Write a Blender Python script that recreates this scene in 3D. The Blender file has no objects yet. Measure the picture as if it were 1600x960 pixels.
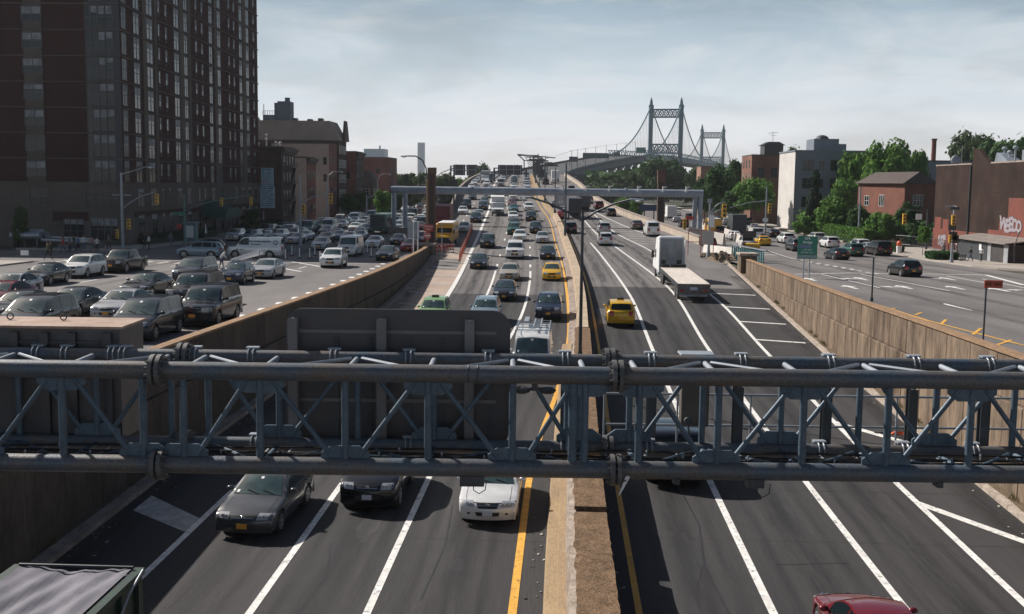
import bpy, math, random
from mathutils import Vector, Matrix
R = math.radians
scene = bpy.context.scene
col = scene.collection
rnd = random.Random(7)

# ---------------------------------------------------------------- camera
F = 1740.0; CZ = 8.5
PITCH = math.atan(192 / F); YAW = math.atan(70 / F); ROLL = .0125
cyw, syw, cpt, spt = math.cos(YAW), math.sin(YAW), math.cos(PITCH), math.sin(PITCH)
FWD = Vector((-syw * cpt, cyw * cpt, -spt)); RT0 = Vector((cyw, syw, 0)); UP0 = RT0.cross(FWD)
RT = RT0 * math.cos(ROLL) + UP0 * math.sin(ROLL); UP = UP0 * math.cos(ROLL) - RT0 * math.sin(ROLL)
cam_d = bpy.data.cameras.new('camera'); cam = bpy.data.objects.new('camera', cam_d); col.objects.link(cam)
M3 = Matrix((RT, UP, -FWD)).transposed()
cam.matrix_world = Matrix.Translation((0, 0, CZ)) @ M3.to_4x4()
cam_d.sensor_width = 36; cam_d.lens = F / 1600 * 36; cam_d.clip_end = 20000; cam_d.clip_start = .1
scene.camera = cam

# ---------------------------------------------------------------- light
SUN_DIR = Vector((-1.0, .70, .98)).normalized()
sun_d = bpy.data.lights.new('sun', 'SUN'); sun = bpy.data.objects.new('sun', sun_d); col.objects.link(sun)
sun_d.energy = 5.0; sun_d.angle = R(.5); sun_d.color = (1.0, .94, .87)
sun.rotation_euler = SUN_DIR.to_track_quat('Z', 'Y').to_euler()
w = bpy.data.worlds.new('World'); scene.world = w; w.use_nodes = True
nt = w.node_tree; nt.nodes.clear()
def N(nt, t, **k):
    n = nt.nodes.new(t)
    for a, b in k.items():
        if a in n.inputs: n.inputs[a].default_value = b
        else: setattr(n, a, b)
    return n
out = N(nt, 'ShaderNodeOutputWorld'); bg = N(nt, 'ShaderNodeBackground', Strength=.05)
sky = N(nt, 'ShaderNodeTexSky'); sky.sky_type = 'NISHITA'; sky.sun_disc = False
sky.sun_elevation = math.asin(SUN_DIR.z); sky.sun_rotation = math.atan2(SUN_DIR.x, SUN_DIR.y)
sky.air_density = 1.0; sky.dust_density = 2.2; sky.ozone_density = 1.2
tc = N(nt, 'ShaderNodeTexCoord'); mp = N(nt, 'ShaderNodeMapping')
mp.inputs['Scale'].default_value = (2.2, 1.2, 9.0); mp.inputs['Rotation'].default_value = (0, R(9), R(20))
ns = N(nt, 'ShaderNodeTexNoise', Scale=1.6, Detail=7.0, Roughness=.55, Distortion=.35)
cr = N(nt, 'ShaderNodeValToRGB'); cr.color_ramp.elements[0].position = .38; cr.color_ramp.elements[1].position = .66
sat = N(nt, 'ShaderNodeHueSaturation', Saturation=1.05, Value=.85)
mx = N(nt, 'ShaderNodeMix', data_type='RGBA'); mulc = N(nt, 'ShaderNodeMath', operation='MULTIPLY'); mulc.inputs[1].default_value = .62
nt.links.new(tc.outputs['Generated'], mp.inputs[0]); nt.links.new(mp.outputs[0], ns.inputs['Vector'])
sep = N(nt, 'ShaderNodeSeparateXYZ'); er = N(nt, 'ShaderNodeValToRGB'); e_ = er.color_ramp; e_.elements[0].position = 0; e_.elements[0].color = (1, 1, 1, 1); e_.elements[1].position = .45; e_.elements[1].color = (0, 0, 0, 1)
for p_, v_ in ((.07, 1.0), (.17, .92), (.30, .12)): q_ = e_.elements.new(p_); q_.color = (v_, v_, v_, 1)
sc_ = N(nt, 'ShaderNodeMath', operation='MULTIPLY'); sc_.inputs[1].default_value = .55; ad_ = N(nt, 'ShaderNodeMath', operation='ADD', use_clamp=True); w2 = N(nt, 'ShaderNodeMath', operation='SUBTRACT'); w2.inputs[1].default_value = .5
nt.links.new(tc.outputs['Generated'], sep.inputs[0]); nt.links.new(sep.outputs[2], er.inputs[0]); nt.links.new(ns.outputs[0], cr.inputs[0]); nt.links.new(cr.outputs[0], w2.inputs[0]); nt.links.new(w2.outputs[0], sc_.inputs[0]); nt.links.new(er.outputs[0], mulc.inputs[0]); mulc.inputs[1].default_value = 1.0
fz_ = N(nt, 'ShaderNodeMath', operation='MULTIPLY'); nt.links.new(sc_.outputs[0], fz_.inputs[0]); nt.links.new(er.outputs[0], fz_.inputs[1]); nt.links.new(fz_.outputs[0], ad_.inputs[0]); nt.links.new(mulc.outputs[0], ad_.inputs[1]); nt.links.new(ad_.outputs[0], mx.inputs[0])
nt.links.new(sky.outputs[0], sat.inputs['Color']); nt.links.new(sat.outputs[0], mx.inputs[6])
hc = N(nt, 'ShaderNodeValToRGB'); h_ = hc.color_ramp; h_.elements[0].position = 0; h_.elements[0].color = (.92, .885, .88, 1); h_.elements[1].position = .22; h_.elements[1].color = (.13, .26, .37, 1); q_ = h_.elements.new(.08); q_.color = (.62, .70, .76, 1)
hs_ = N(nt, 'ShaderNodeVectorMath', operation='SCALE'); hs_.inputs['Scale'].default_value = 17.2; nt.links.new(sep.outputs[2], hc.inputs[0]); cw = N(nt, 'ShaderNodeMix', data_type='RGBA'); cw.inputs[7].default_value = (.90, .88, .87, 1); n3 = N(nt, 'ShaderNodeTexNoise', Scale=3.1, Detail=8.0, Roughness=.6, Distortion=.6); r3 = N(nt, 'ShaderNodeMapRange'); r3.inputs[1].default_value = .46; r3.inputs[2].default_value = .72; r3.inputs[4].default_value = .38; nt.links.new(mp.outputs[0], n3.inputs['Vector']); nt.links.new(n3.outputs[0], r3.inputs[0]); nt.links.new(r3.outputs[0], cw.inputs[0]); nt.links.new(hc.outputs[0], cw.inputs[6]); nt.links.new(cw.outputs[2], hs_.inputs[0]); nt.links.new(hs_.outputs[0], mx.inputs[7])
nt.links.new(mx.outputs[2], bg.inputs[0]); nt.links.new(bg.outputs[0], out.inputs[0])
scene.view_settings.view_transform = 'Standard'; scene.view_settings.look = 'None'
scene.view_settings.exposure = .28; scene.view_settings.gamma = 1; scene.view_settings.use_curve_mapping = False
scene.cycles.max_bounces = 5; scene.cycles.volume_bounces = 0; scene.cycles.transparent_max_bounces = 4

# ---------------------------------------------------------------- alignment of the roads (x as a function of y, height as a function of y)
def interp(t, y):
    if y <= t[0][0]: return t[0][1]
    for i in range(len(t) - 1):
        if y <= t[i + 1][0]:
            y0, a = t[i]; y1, b = t[i + 1]
            pa = t[i - 1] if i > 0 else (y0 - 1, a); pb = t[i + 2] if i + 2 < len(t) else (y1 + 1, b)
            h = y1 - y0; ma = (b - pa[1]) / (y1 - pa[0]) if i > 0 else (b - a) / h
            mb = (pb[1] - a) / (pb[0] - y0) if i + 2 < len(t) else (b - a) / h
            s = (y - y0) / h; s2 = s * s; s3 = s2 * s
            return (2*s3 - 3*s2 + 1)*a + (s3 - 2*s2 + s)*h*ma + (3*s2 - 2*s3)*b + (s3 - s2)*h*mb
    return t[-1][1]
T_ZH = [(-60,-2.8),(0,-2.2),(34,-1.85),(73,-1.0),(130,.2),(170,1.4),(209,2.9),(260,5.3),(313,8.1),(360,9.7),(400,10.8),(446,11.8),(520,13.2),(600,17),(700,23.5),(800,29),(1000,33),(1450,34),(2200,32)]
T_M = [(-60,1.0),(27,1.02),(40,1.15),(67,1.6),(85,1.85),(109,1.8),(149,1.0),(194,-.3),(238,-3.0),(285,-5.3),(340,-7.5),(446,-10.5),(520,-10),(600,-1),(700,23),(800,48),(1000,93.7),(1450,196),(2200,366)]
T_XL = [(-60,-13.3),(35,-13.6),(60,-13.0),(82,-12.6),(104,-13),(127,-14),(150,-17),(170,-18.5),(209,-19.8),(264,-23.7),(305,-25.0),(455,-29.0),(520,-28),(600,-16),(700,9),(800,34),(1000,80),(1450,182),(2200,352)]
T_XR = [(-60,14.6),(34,14.7),(47,15.1),(65,15.7),(111,18.0),(132,19),(147,19.0),(176,16.0),(232,9.7),(313,5.6),(446,2.5),(520,3.5),(600,12.5),(700,37),(800,62),(1000,107.5),(1450,210),(2200,380)]
T_E = [(-60,-10.8),(35,-10.75),(61,-9.3),(88,-8.9),(133,-10.4),(191,-12.6),(231,-14.1),(285,-16.8),(340,-19),(446,-22)]
T_L2 = [(-60,-7.35),(36,-7.27),(60,-6.3),(89,-5.75),(130,-6.7),(165,-7.6),(194,-8.3),(238,-11),(285,-13.2),(340,-15.4),(446,-18.4)]
T_L3 = [(-60,-4.45),(38,-4.37),(77,-2.57),(102,-2.5),(130,-3.2),(165,-4.1),(194,-4.8),(238,-7.4),(285,-9.6),(340,-11.8),(446,-14.8)]
T_YL = [(-60,-1.0),(38,-.86),(55,.2),(74,.85),(115,.62),(149,-.3),(194,-1.5),(238,-4.1),(285,-6.3),(446,-11.4)]
T_YR = [(-60,2.05),(38,2.2),(67,2.57),(103,2.7),(149,2.0),(194,.7),(238,-2.0),(285,-4.3),(446,-9.5)]
T_R1 = [(-60,5.6),(38,5.48),(66,5.74),(93,6.1),(131,5.2),(160,4.0),(198,2.6),(238,1.0),(285,-1.2),(446,-6.5)]
T_R2 = [(-60,9.0),(38,8.85),(66,9.1),(99,9.9),(140,7.8),(165,5.9),(198,4.5),(238,2.5),(285,.3),(446,-4)]
T_R3 = [(-60,12.1),(38,12.02),(65,12.4),(91,13.0),(139,11.6),(168,8.8),(217,6.5),(285,2.6),(446,-1.5)]
def zh(y): return interp(T_ZH, y)
def zl(y): return max(.2, 2.1 - .012 * y)
def zr(y): return max(0., 3.0 - .022 * y)
def mx_(y): return interp(T_M, y)
def xl(y): return interp(T_XL, y)
def xr(y): return interp(T_XR, y)
def XT(t): return lambda y: interp(t, y)
def hit(px, py, zf, y0=8, y1=640):            # where the sight line of a photo pixel meets a road surface
    v = FWD * F + RT * (px - 800) - UP * (py - 480); v = v / v.y; Y = y0
    while Y < y1:
        if CZ + v.z * Y - zf(Y) <= 0: return v.x * Y, Y
        Y += .25
    return v.x * y1, y1
def at(px, py, Y):                             # point of a sight line at distance Y
    v = FWD * F + RT * (px - 800) - UP * (py - 480); v = v / v.y
    return Vector((v.x * Y, Y, CZ + v.z * Y))

# ---------------------------------------------------------------- materials
MATS = {}
def mat(name, c, rough=.7, metal=0., var=0., vscale=1., c2=None, bump=0., bscale=30., coat=0., spec=.5, coord='Object', stretch=(1,1,1), emit=0, dirt=None, ramp=(.32, .68)):
    if name in MATS: return MATS[name]
    m = bpy.data.materials.new(name); m.use_nodes = True; t = m.node_tree; b = t.nodes['Principled BSDF']
    b.inputs['Base Color'].default_value = (*c, 1); b.inputs['Roughness'].default_value = rough; b.inputs['Metallic'].default_value = metal
    b.inputs['Coat Weight'].default_value = coat; b.inputs['Specular IOR Level'].default_value = spec
    if emit: b.inputs['Emission Color'].default_value = (*c, 1); b.inputs['Emission Strength'].default_value = emit
    if var or c2 or bump or dirt:
        tc = N(t, 'ShaderNodeTexCoord'); mp = N(t, 'ShaderNodeMapping'); mp.inputs['Scale'].default_value = stretch
        t.links.new(tc.outputs[coord], mp.inputs[0])
    if var or c2:
        n = N(t, 'ShaderNodeTexNoise', Scale=vscale, Detail=6.0, Roughness=.62); t.links.new(mp.outputs[0], n.inputs['Vector'])
        r = N(t, 'ShaderNodeValToRGB'); r.color_ramp.elements[0].position = ramp[0]; r.color_ramp.elements[1].position = ramp[1]
        ca = c2 if c2 else tuple(x * (1 - var) for x in c); cb = c if c2 else tuple(min(1, x * (1 + var)) for x in c)
        r.color_ramp.elements[0].color = (*ca, 1); r.color_ramp.elements[1].color = (*cb, 1)
        t.links.new(n.outputs[0], r.inputs[0]); last = r.outputs[0]
        if dirt:                                # fine second layer
            n2 = N(t, 'ShaderNodeTexNoise', Scale=dirt[0], Detail=4.0, Roughness=.7); t.links.new(mp.outputs[0], n2.inputs['Vector'])
            r2 = N(t, 'ShaderNodeMapRange'); r2.inputs[1].default_value = .3; r2.inputs[2].default_value = .7; r2.inputs[3].default_value = 1 - dirt[1]; r2.inputs[4].default_value = 1 + dirt[1]
            t.links.new(n2.outputs[0], r2.inputs[0]); mm = N(t, 'ShaderNodeMix', data_type='RGBA', blend_type='MULTIPLY'); mm.inputs[0].default_value = 1
            t.links.new(last, mm.inputs[6]); t.links.new(r2.outputs[0], mm.inputs[7]); last = mm.outputs[2]
        t.links.new(last, b.inputs['Base Color'])
    if bump:
        n = N(t, 'ShaderNodeTexNoise', Scale=bscale, Detail=5.0); t.links.new(mp.outputs[0], n.inputs['Vector'])
        bm = N(t, 'ShaderNodeBump', Strength=bump, Distance=.05); t.links.new(n.outputs[0], bm.inputs['Height']); t.links.new(bm.outputs[0], b.inputs['Normal'])
    MATS[name] = m; return m
def brick(name, c1, c2, mortar, scale=1.0, var=.25):
    if name in MATS: return MATS[name]
    m = bpy.data.materials.new(name); m.use_nodes = True; t = m.node_tree; b = t.nodes['Principled BSDF']; b.inputs['Roughness'].default_value = .9; b.inputs['Specular IOR Level'].default_value = .15
    tc = N(t, 'ShaderNodeTexCoord'); sx = N(t, 'ShaderNodeSeparateXYZ'); ad = N(t, 'ShaderNodeMath', operation='ADD'); cx = N(t, 'ShaderNodeCombineXYZ')
    t.links.new(tc.outputs['Object'], sx.inputs[0]); t.links.new(sx.outputs[0], ad.inputs[0]); t.links.new(sx.outputs[1], ad.inputs[1])
    t.links.new(ad.outputs[0], cx.inputs[0]); t.links.new(sx.outputs[2], cx.inputs[1])
    bt = N(t, 'ShaderNodeTexBrick', Scale=scale); bt.inputs['Color1'].default_value = (*c1, 1); bt.inputs['Color2'].default_value = (*c2, 1); bt.inputs['Mortar'].default_value = (*mortar, 1)
    bt.inputs['Brick Width'].default_value = .42; bt.inputs['Row Height'].default_value = .16; bt.inputs['Mortar Size'].default_value = .02
    t.links.new(cx.outputs[0], bt.inputs['Vector'])
    n = N(t, 'ShaderNodeTexNoise', Scale=.35, Detail=6.0); t.links.new(tc.outputs['Object'], n.inputs['Vector'])
    r = N(t, 'ShaderNodeMapRange'); r.inputs[1].default_value = .3; r.inputs[2].default_value = .7; r.inputs[3].default_value = 1 - var; r.inputs[4].default_value = 1 + var
    t.links.new(n.outputs[0], r.inputs[0]); mm = N(t, 'ShaderNodeMix', data_type='RGBA', blend_type='MULTIPLY'); mm.inputs[0].default_value = 1
    t.links.new(bt.outputs[0], mm.inputs[6]); t.links.new(r.outputs[0], mm.inputs[7]); t.links.new(mm.outputs[2], b.inputs['Base Color'])
    MATS[name] = m; return m
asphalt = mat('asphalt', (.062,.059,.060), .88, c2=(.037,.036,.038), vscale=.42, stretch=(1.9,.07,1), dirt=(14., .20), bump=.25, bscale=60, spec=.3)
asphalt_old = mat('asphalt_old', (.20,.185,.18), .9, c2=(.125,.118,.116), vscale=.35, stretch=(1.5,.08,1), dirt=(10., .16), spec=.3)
asphalt_dark = mat('asphalt_patch', (.052,.050,.050), .9, c2=(.036,.035,.036), vscale=.5, dirt=(12., .2), spec=.3)
asphalt_mid = mat('asphalt_service', (.20,.185,.18), .9, c2=(.12,.113,.112), vscale=.22, stretch=(1.2,.25,1), dirt=(9., .15), spec=.3)
conc_pave = mat('concrete_pavement', (.48,.37,.30), .9, c2=(.33,.26,.22), vscale=.45, dirt=(9., .18), spec=.2)
white_paint = mat('white_paint', (.74,.73,.70), .7, c2=(.13,.13,.13), vscale=7., dirt=(3., .22), ramp=(.33, .43))
worn_paint = mat('worn_paint', (.60,.58,.55), .8, c2=(.30,.29,.28), vscale=2.2, dirt=(14., .25))
yellow_paint = mat('yellow_paint', (.70,.37,.05), .7, c2=(.16,.10,.05), vscale=7., dirt=(3., .2), ramp=(.32, .42))
tan_conc = mat('tan_concrete', (.42,.31,.19), .92, c2=(.29,.215,.14), vscale=1.1, stretch=(1,.3,1), dirt=(16., .2), bump=.4, bscale=25, spec=.15)
brown_agg = mat('brown_aggregate', (.31,.20,.12), .95, c2=(.10,.07,.05), vscale=14., dirt=(2.5, .35), bump=1.0, bscale=30, spec=.1)
pale_conc = mat('pale_concrete', (.55,.47,.40), .9, c2=(.27,.22,.18), vscale=3.0, dirt=(18., .35), bump=.6, bscale=25, spec=.15)
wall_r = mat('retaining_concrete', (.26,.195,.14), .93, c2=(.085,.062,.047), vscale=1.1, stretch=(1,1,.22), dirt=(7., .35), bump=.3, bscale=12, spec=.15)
wall_l = mat('retaining_concrete_shaded', (.125,.10,.085), .93, c2=(.065,.052,.044), vscale=.6, stretch=(1,1,.35), dirt=(6., .25), bump=.3, bscale=12, spec=.15)  # darker copy of the wall concrete, the left wall's shade put into the colour
coping = mat('rust_coping', (.36,.23,.14), .9, c2=(.22,.15,.10), vscale=2., dirt=(14., .25), spec=.15)
groove = mat('dark_joint', (.035,.03,.028), .95)
kerb_m = mat('kerb_concrete', (.38,.32,.28), .92, c2=(.20,.17,.15), vscale=2.0, stretch=(1,.5,1), dirt=(14., .3), spec=.15)
sidewalk_m = mat('sidewalk_concrete', (.42,.38,.34), .92, c2=(.31,.28,.25), vscale=.4, dirt=(8., .15), spec=.2)
ground_m = mat('ground_earth', (.10,.095,.085), .95, c2=(.06,.07,.045), vscale=.03, dirt=(.5, .3), spec=.1)
steel = mat('galvanised_steel', (.10,.145,.19), .5, metal=.2, c2=(.055,.085,.118), vscale=2.2, dirt=(25., .25), bump=.12, bscale=30)
steel_rust = mat('weathered_chord_steel', (.080,.118,.158), .5, metal=.2, c2=(.155,.125,.10), vscale=.9, dirt=(20., .3), bump=.12, bscale=30)
steel_dk = mat('dark_steel', (.055,.062,.07), .5, metal=.2, var=.3, vscale=2.)
steel_lt = mat('pale_steel', (.30,.33,.37), .5, metal=.2, var=.2, vscale=2.)
portal_m = mat('portal_grey_steel', (.28,.32,.38), .5, metal=.1, var=.18, vscale=.8)
sign_back = mat('sign_back_aluminium', (.060,.064,.075), .45, metal=.3, c2=(.085,.075,.075), vscale=1.2, stretch=(1,1,3))
rust_top = mat('rusty_panel', (.42,.31,.25), .8, c2=(.28,.18,.13), vscale=1.6, dirt=(14., .2))
black_m = mat('black_rubber', (.018,.018,.019), .75)
black_gloss = mat('black_trim', (.022,.022,.024), .35)
under_m = mat('underbody', (.010,.010,.010), .95)
rim_m = mat('wheel_alloy', (.38,.39,.40), .35, metal=.6)
chrome = mat('chrome', (.55,.56,.58), .18, metal=.9)
glass_m = mat('vehicle_glass', (.008,.014,.017), .12, spec=.35); wglass = mat('windscreen_glass', (.060,.105,.105), .07, spec=.9, coat=.6, c2=(.02,.04,.042), vscale=1.6)  # windscreen: reflected sky put into its lighter teal base colour
bglass = mat('window_glass', (.012,.018,.022), .12, spec=.4)
bglass_lt = mat('window_blind', (.20,.215,.23), .6, var=.5, vscale=.8)
lamp_m = mat('headlamp', (.38,.40,.43), .12, spec=.8, coat=.6)
tail_m = mat('tail_lamp', (.42,.015,.015), .2, coat=.6)
amber_m = mat('amber_lens', (.8,.25,.02), .3, coat=.4)
plate_y = mat('plate_orange', (.75,.36,.05), .5); plate_w = mat('plate_white', (.55,.6,.7), .5)
white_m = mat('white_panel', (.72,.73,.73), .5, var=.06, vscale=1.); grey_m = mat('grey_panel', (.30,.31,.33), .6, var=.15, vscale=1.)
red_sign = mat('red_sign', (.45,.04,.035), .5); green_sign = mat('green_sign', (.02,.20,.13), .45); sign_w = mat('sign_white', (.8,.8,.8), .6)
orange_m = mat('orange_plastic', (.75,.13,.05), .55); sig_y = mat('signal_yellow', (.62,.36,.03), .55, var=.15, vscale=3.)
bus_y = mat('school_bus_yellow', (.75,.38,.02), .4, coat=.3); red_box = mat('maroon_container', (.22,.055,.05), .6, c2=(.15,.04,.04), vscale=.8)
bridge_m = mat('bridge_teal', (.025,.115,.155), .6, var=.1, vscale=.05); viaduct_m = mat('viaduct_teal', (.04,.075,.09), .7, var=.2, vscale=.08)
rust_pole = mat('rust_pole', (.33,.19,.10), .7, c2=(.16,.11,.08), vscale=2.)
def paint_mat():
    m = bpy.data.materials.new('car_paint'); m.use_nodes = True; t = m.node_tree; b = t.nodes['Principled BSDF']
    oi = N(t, 'ShaderNodeObjectInfo'); tc = N(t, 'ShaderNodeTexCoord'); n = N(t, 'ShaderNodeTexNoise', Scale=2.2, Detail=5.0); t.links.new(tc.outputs['Object'], n.inputs['Vector'])
    r = N(t, 'ShaderNodeMapRange'); r.inputs[1].default_value = .35; r.inputs[2].default_value = .7; r.inputs[3].default_value = .88; r.inputs[4].default_value = 1.05
    t.links.new(n.outputs[0], r.inputs[0]); mm = N(t, 'ShaderNodeMix', data_type='RGBA', blend_type='MULTIPLY'); mm.inputs[0].default_value = 1
    t.links.new(oi.outputs['Color'], mm.inputs[6]); t.links.new(r.outputs[0], mm.inputs[7]); t.links.new(mm.outputs[2], b.inputs['Base Color'])
    b.inputs['Metallic'].default_value = .15; b.inputs['Roughness'].default_value = .26; b.inputs['Specular IOR Level'].default_value = .4; b.inputs['Coat Weight'].default_value = .6; b.inputs['Coat Roughness'].default_value = .03
    return m
paint = paint_mat()

# ---------------------------------------------------------------- object helpers
def tag(o, label=None, cat=None, group=None, kind=None):
    if label: o['label'] = label
    if cat: o['category'] = cat
    if group: o['group'] = group
    if kind: o['kind'] = kind
    return o
def thing(name, label, cat, loc=(0,0,0), rz=0., group=None):
    o = bpy.data.objects.new(name, None); col.objects.link(o); o.location = loc; o.rotation_euler = (0, 0, rz); o.empty_display_size = .2
    return tag(o, label, cat, group)
class MB:
    def __init__(s): s.v = []; s.f = []; s.m = []
    def add(s, vs, fs, mi=0):
        b = len(s.v); s.v += [tuple(p) for p in vs]; s.f += [tuple(i + b for i in f) for f in fs]; s.m += [mi] * len(fs); return s
    def quad(s, a, b, c, d, mi=0): return s.add([a, b, c, d], [(0,1,2,3)], mi)
    def poly(s, pts, mi=0): return s.add(pts, [tuple(range(len(pts)))], mi)
    def box(s, x0, x1, y0, y1, z0, z1, mi=0, M=None):
        vs = [Vector((x, y, z)) for z in (z0, z1) for y in (y0, y1) for x in (x0, x1)]
        if M is not None: vs = [M @ v for v in vs]
        return s.add(vs, [(0,2,3,1),(4,5,7,6),(0,1,5,4),(2,6,7,3),(0,4,6,2),(1,3,7,5)], mi)
    def hexa(s, b4, t4, mi=0):   # bottom ring and top ring of four points, counter-clockwise from above
        return s.add(list(b4) + list(t4), [(3,2,1,0),(4,5,6,7),(0,1,5,4),(1,2,6,5),(2,3,7,6),(3,0,4,7)], mi)
    def tube(s, p0, p1, r0, r1=None, n=10, mi=0, cap=True):
        p0 = Vector(p0); p1 = Vector(p1); r1 = r0 if r1 is None else r1; d = (p1 - p0).normalized()
        a = d.orthogonal().normalized(); b = d.cross(a)
        vs = [p + (a * math.cos(2*math.pi*i/n) + b * math.sin(2*math.pi*i/n)) * r for p, r in ((p0, r0), (p1, r1)) for i in range(n)]
        fs = [(i, (i+1) % n, n + (i+1) % n, n + i) for i in range(n)]
        if cap: fs += [tuple(range(n-1, -1, -1)), tuple(range(n, 2*n))]
        return s.add(vs, fs, mi)
    def path(s, pts, r, n=8, mi=0, r1=None):
        k = len(pts) - 1
        for i in range(k):
            ra = r if r1 is None else r + (r1 - r) * i / k; rb = r if r1 is None else r + (r1 - r) * (i + 1) / k
            s.tube(pts[i], pts[i+1], ra, rb, n, mi)
        return s
    def beam(s, p0, p1, w, h, mi=0):
        p0 = Vector(p0); p1 = Vector(p1); d = (p1 - p0).normalized(); u = Vector((0,0,1))
        if abs(d.z) > .95: u = Vector((0,1,0))
        a = d.cross(u).normalized() * w / 2; b = a.cross(d).normalized() * h / 2
        vs = [p + x + y for p in (p0, p1) for x, y in ((-a,-b),(a,-b),(a,b),(-a,b))]
        return s.add(vs, [(3,2,1,0),(4,5,6,7),(0,1,5,4),(1,2,6,5),(2,3,7,6),(3,0,4,7)], mi)
    def ball(s, c, rx, ry, rz, n=8, mi=0):
        vs = []; fs = []
        for j in range(n + 1):
            ph = math.pi * j / n
            for i in range(2 * n):
                th = math.pi * i / n; vs.append((c[0] + rx*math.sin(ph)*math.cos(th), c[1] + ry*math.sin(ph)*math.sin(th), c[2] + rz*math.cos(ph)))
        for j in range(n):
            for i in range(2 * n):
                k = (i + 1) % (2 * n); fs.append((j*2*n + i, (j+1)*2*n + i, (j+1)*2*n + k, j*2*n + k))
        return s.add(vs, fs, mi)
    def mesh(s, name, mats, smooth=0):
        me = bpy.data.meshes.new(name); me.from_pydata(s.v, [], s.f)
        for m in (mats if isinstance(mats, (list, tuple)) else [mats]): me.materials.append(m)
        if any(s.m): me.polygons.foreach_set('material_index', s.m)
        if smooth:
            me.polygons.foreach_set('use_smooth', [True] * len(me.polygons)); me.update(); me.set_sharp_from_angle(angle=R(smooth))
        me.update(); return me
    def build(s, name, mats, parent=None, smooth=0):
        o = bpy.data.objects.new(name, s.mesh(name, mats, smooth)); col.objects.link(o)
        if parent is not None: o.parent = parent
        return o
def bevel(o, w=.01, seg=2):
    m = o.modifiers.new('bevel', 'BEVEL'); m.width = w; m.segments = seg; m.limit_method = 'ANGLE'; return o
def link_mesh(name, me, parent, color=None):
    o = bpy.data.objects.new(name, me); col.objects.link(o); o.parent = parent
    if color: o.color = (*color, 1)
    return o
def copy_tree(o, parent=None):
    c = o.copy(); col.objects.link(c)
    if parent is not None: c.parent = parent
    for ch in [k for k in list(o.children)]: copy_tree(ch, c)
    return c
def frange(a, b, st):
    n = max(1, int(round((b - a) / st))); return [a + (b - a) * i / n for i in range(n + 1)]
def ribbon(name, fl, fr, ys, fz, dz, m, kind='structure', parent=None, thick=0):
    b = MB(); ys = list(ys)
    for y in ys: z = fz(y) + dz; b.v += [(fl(y), y, z), (fr(y), y, z)]
    for i in range(len(ys) - 1): b.f.append((2*i, 2*i+1, 2*i+3, 2*i+2)); b.m.append(0)
    o = b.build(name, m, parent)
    if kind: o['kind'] = kind
    return o
def text_mesh(s, size, m, name='lettering', extrude=.006, align='CENTER', bold=0):
    cu = bpy.data.curves.new(name, 'FONT'); cu.body = s; cu.size = size; cu.extrude = extrude; cu.align_x = align; cu.align_y = 'CENTER'; cu.offset = bold
    o = bpy.data.objects.new('tmp', cu); col.objects.link(o); dg = bpy.context.evaluated_depsgraph_get()
    me = bpy.data.meshes.new_from_object(o.evaluated_get(dg)); bpy.data.objects.remove(o); me.materials.clear(); me.materials.append(m); me.name = name
    return me
def text_part(s, size, m, parent, loc, rot=(R(90), 0, 0), **k):
    o = link_mesh('lettering', text_mesh(s, size, m, **k), parent); o.location = loc; o.rotation_euler = rot; return o
# ================================================================= SETTING
# one ground sheet with the trench of the sunken highway pressed into it
ys = frange(-60, 200, 5) + [230, 260, 300, 360, 420, 500, 620, 800, 1100, 1600, 2400, 3600, 6000]
def xl2(y): return xl(min(y, 150)) - 1.05
def xr2(y): return xr(min(y, 150)) + 1.05
b = MB(); cols = [-4000, -1200, -500, -200, -100, -70, -48, -30]
rows = []
for y in ys:
    a, c = xl2(y), xr2(y)
    xs = cols + [a - .01, a, (a + c) / 2, c, c + .01, 32, 50, 75, 110, 210, 510, 1200, 4000]
    zin = min(zh(y) - .12, -.06); tl = max(0, min(1, (y - 110) / 25)); tr = tl
    gl = zl(y) - .06; gr = zr(y) - .06
    row = []
    for i, x in enumerate(xs):
        if i < 9: z = gl if y < 300 else -.06
        elif i > 12 - 1: z = gr
        else: z = zin
        row.append((x, y, z))
    rows.append(row)
n = len(rows[0])
for r in rows: b.v += r
for j in range(len(rows) - 1):
    for i in range(n - 1): b.f.append((j*n+i, j*n+i+1, (j+1)*n+i+1, (j+1)*n+i)); b.m.append(0)
tag(b.build('ground', ground_m), kind='structure')

HY = frange(-60, 460, 4)
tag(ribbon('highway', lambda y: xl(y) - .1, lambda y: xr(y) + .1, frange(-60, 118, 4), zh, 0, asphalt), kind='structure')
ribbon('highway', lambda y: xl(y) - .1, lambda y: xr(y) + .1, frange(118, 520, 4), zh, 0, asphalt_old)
# darker resurfaced bands and seams
def patch(name, x0, x1, y0, y1, zf, m, dz=.004):
    return ribbon(name, x0 if callable(x0) else (lambda y: x0), x1 if callable(x1) else (lambda y: x1), frange(y0, y1, 3), zf, dz, m)
patch('road_patch', lambda y: mx_(y) + 1.2, lambda y: xr(y) - .2, 58, 76, zh, asphalt_dark)
patch('road_patch', lambda y: mx_(y) + 1.2, lambda y: interp(T_R1, y) - .2, 76, 84, zh, asphalt_mid)
patch('road_patch', lambda y: interp(T_E, y) + .3, lambda y: mx_(y) - 1.3, 92, 118, zh, asphalt_mid)
patch('road_patch', lambda y: mx_(y) + 1.2, lambda y: xr(y) - .2, 99, 118, zh, asphalt_mid)
patch('road_patch', -5.0, -3.2, 96, 104, zh, asphalt_dark, .008)
for y0, xa, xb in ((37.5, 2.0, 14.6), (32.2, 1.9, 14.6), (31.6, -4.2, -.2), (95, 2.7, 16), (62, -9, .5), (112, -10, 1)):
    patch('road_seam', xa, xb, y0, y0 + .05, zh, groove, .005)
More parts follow.
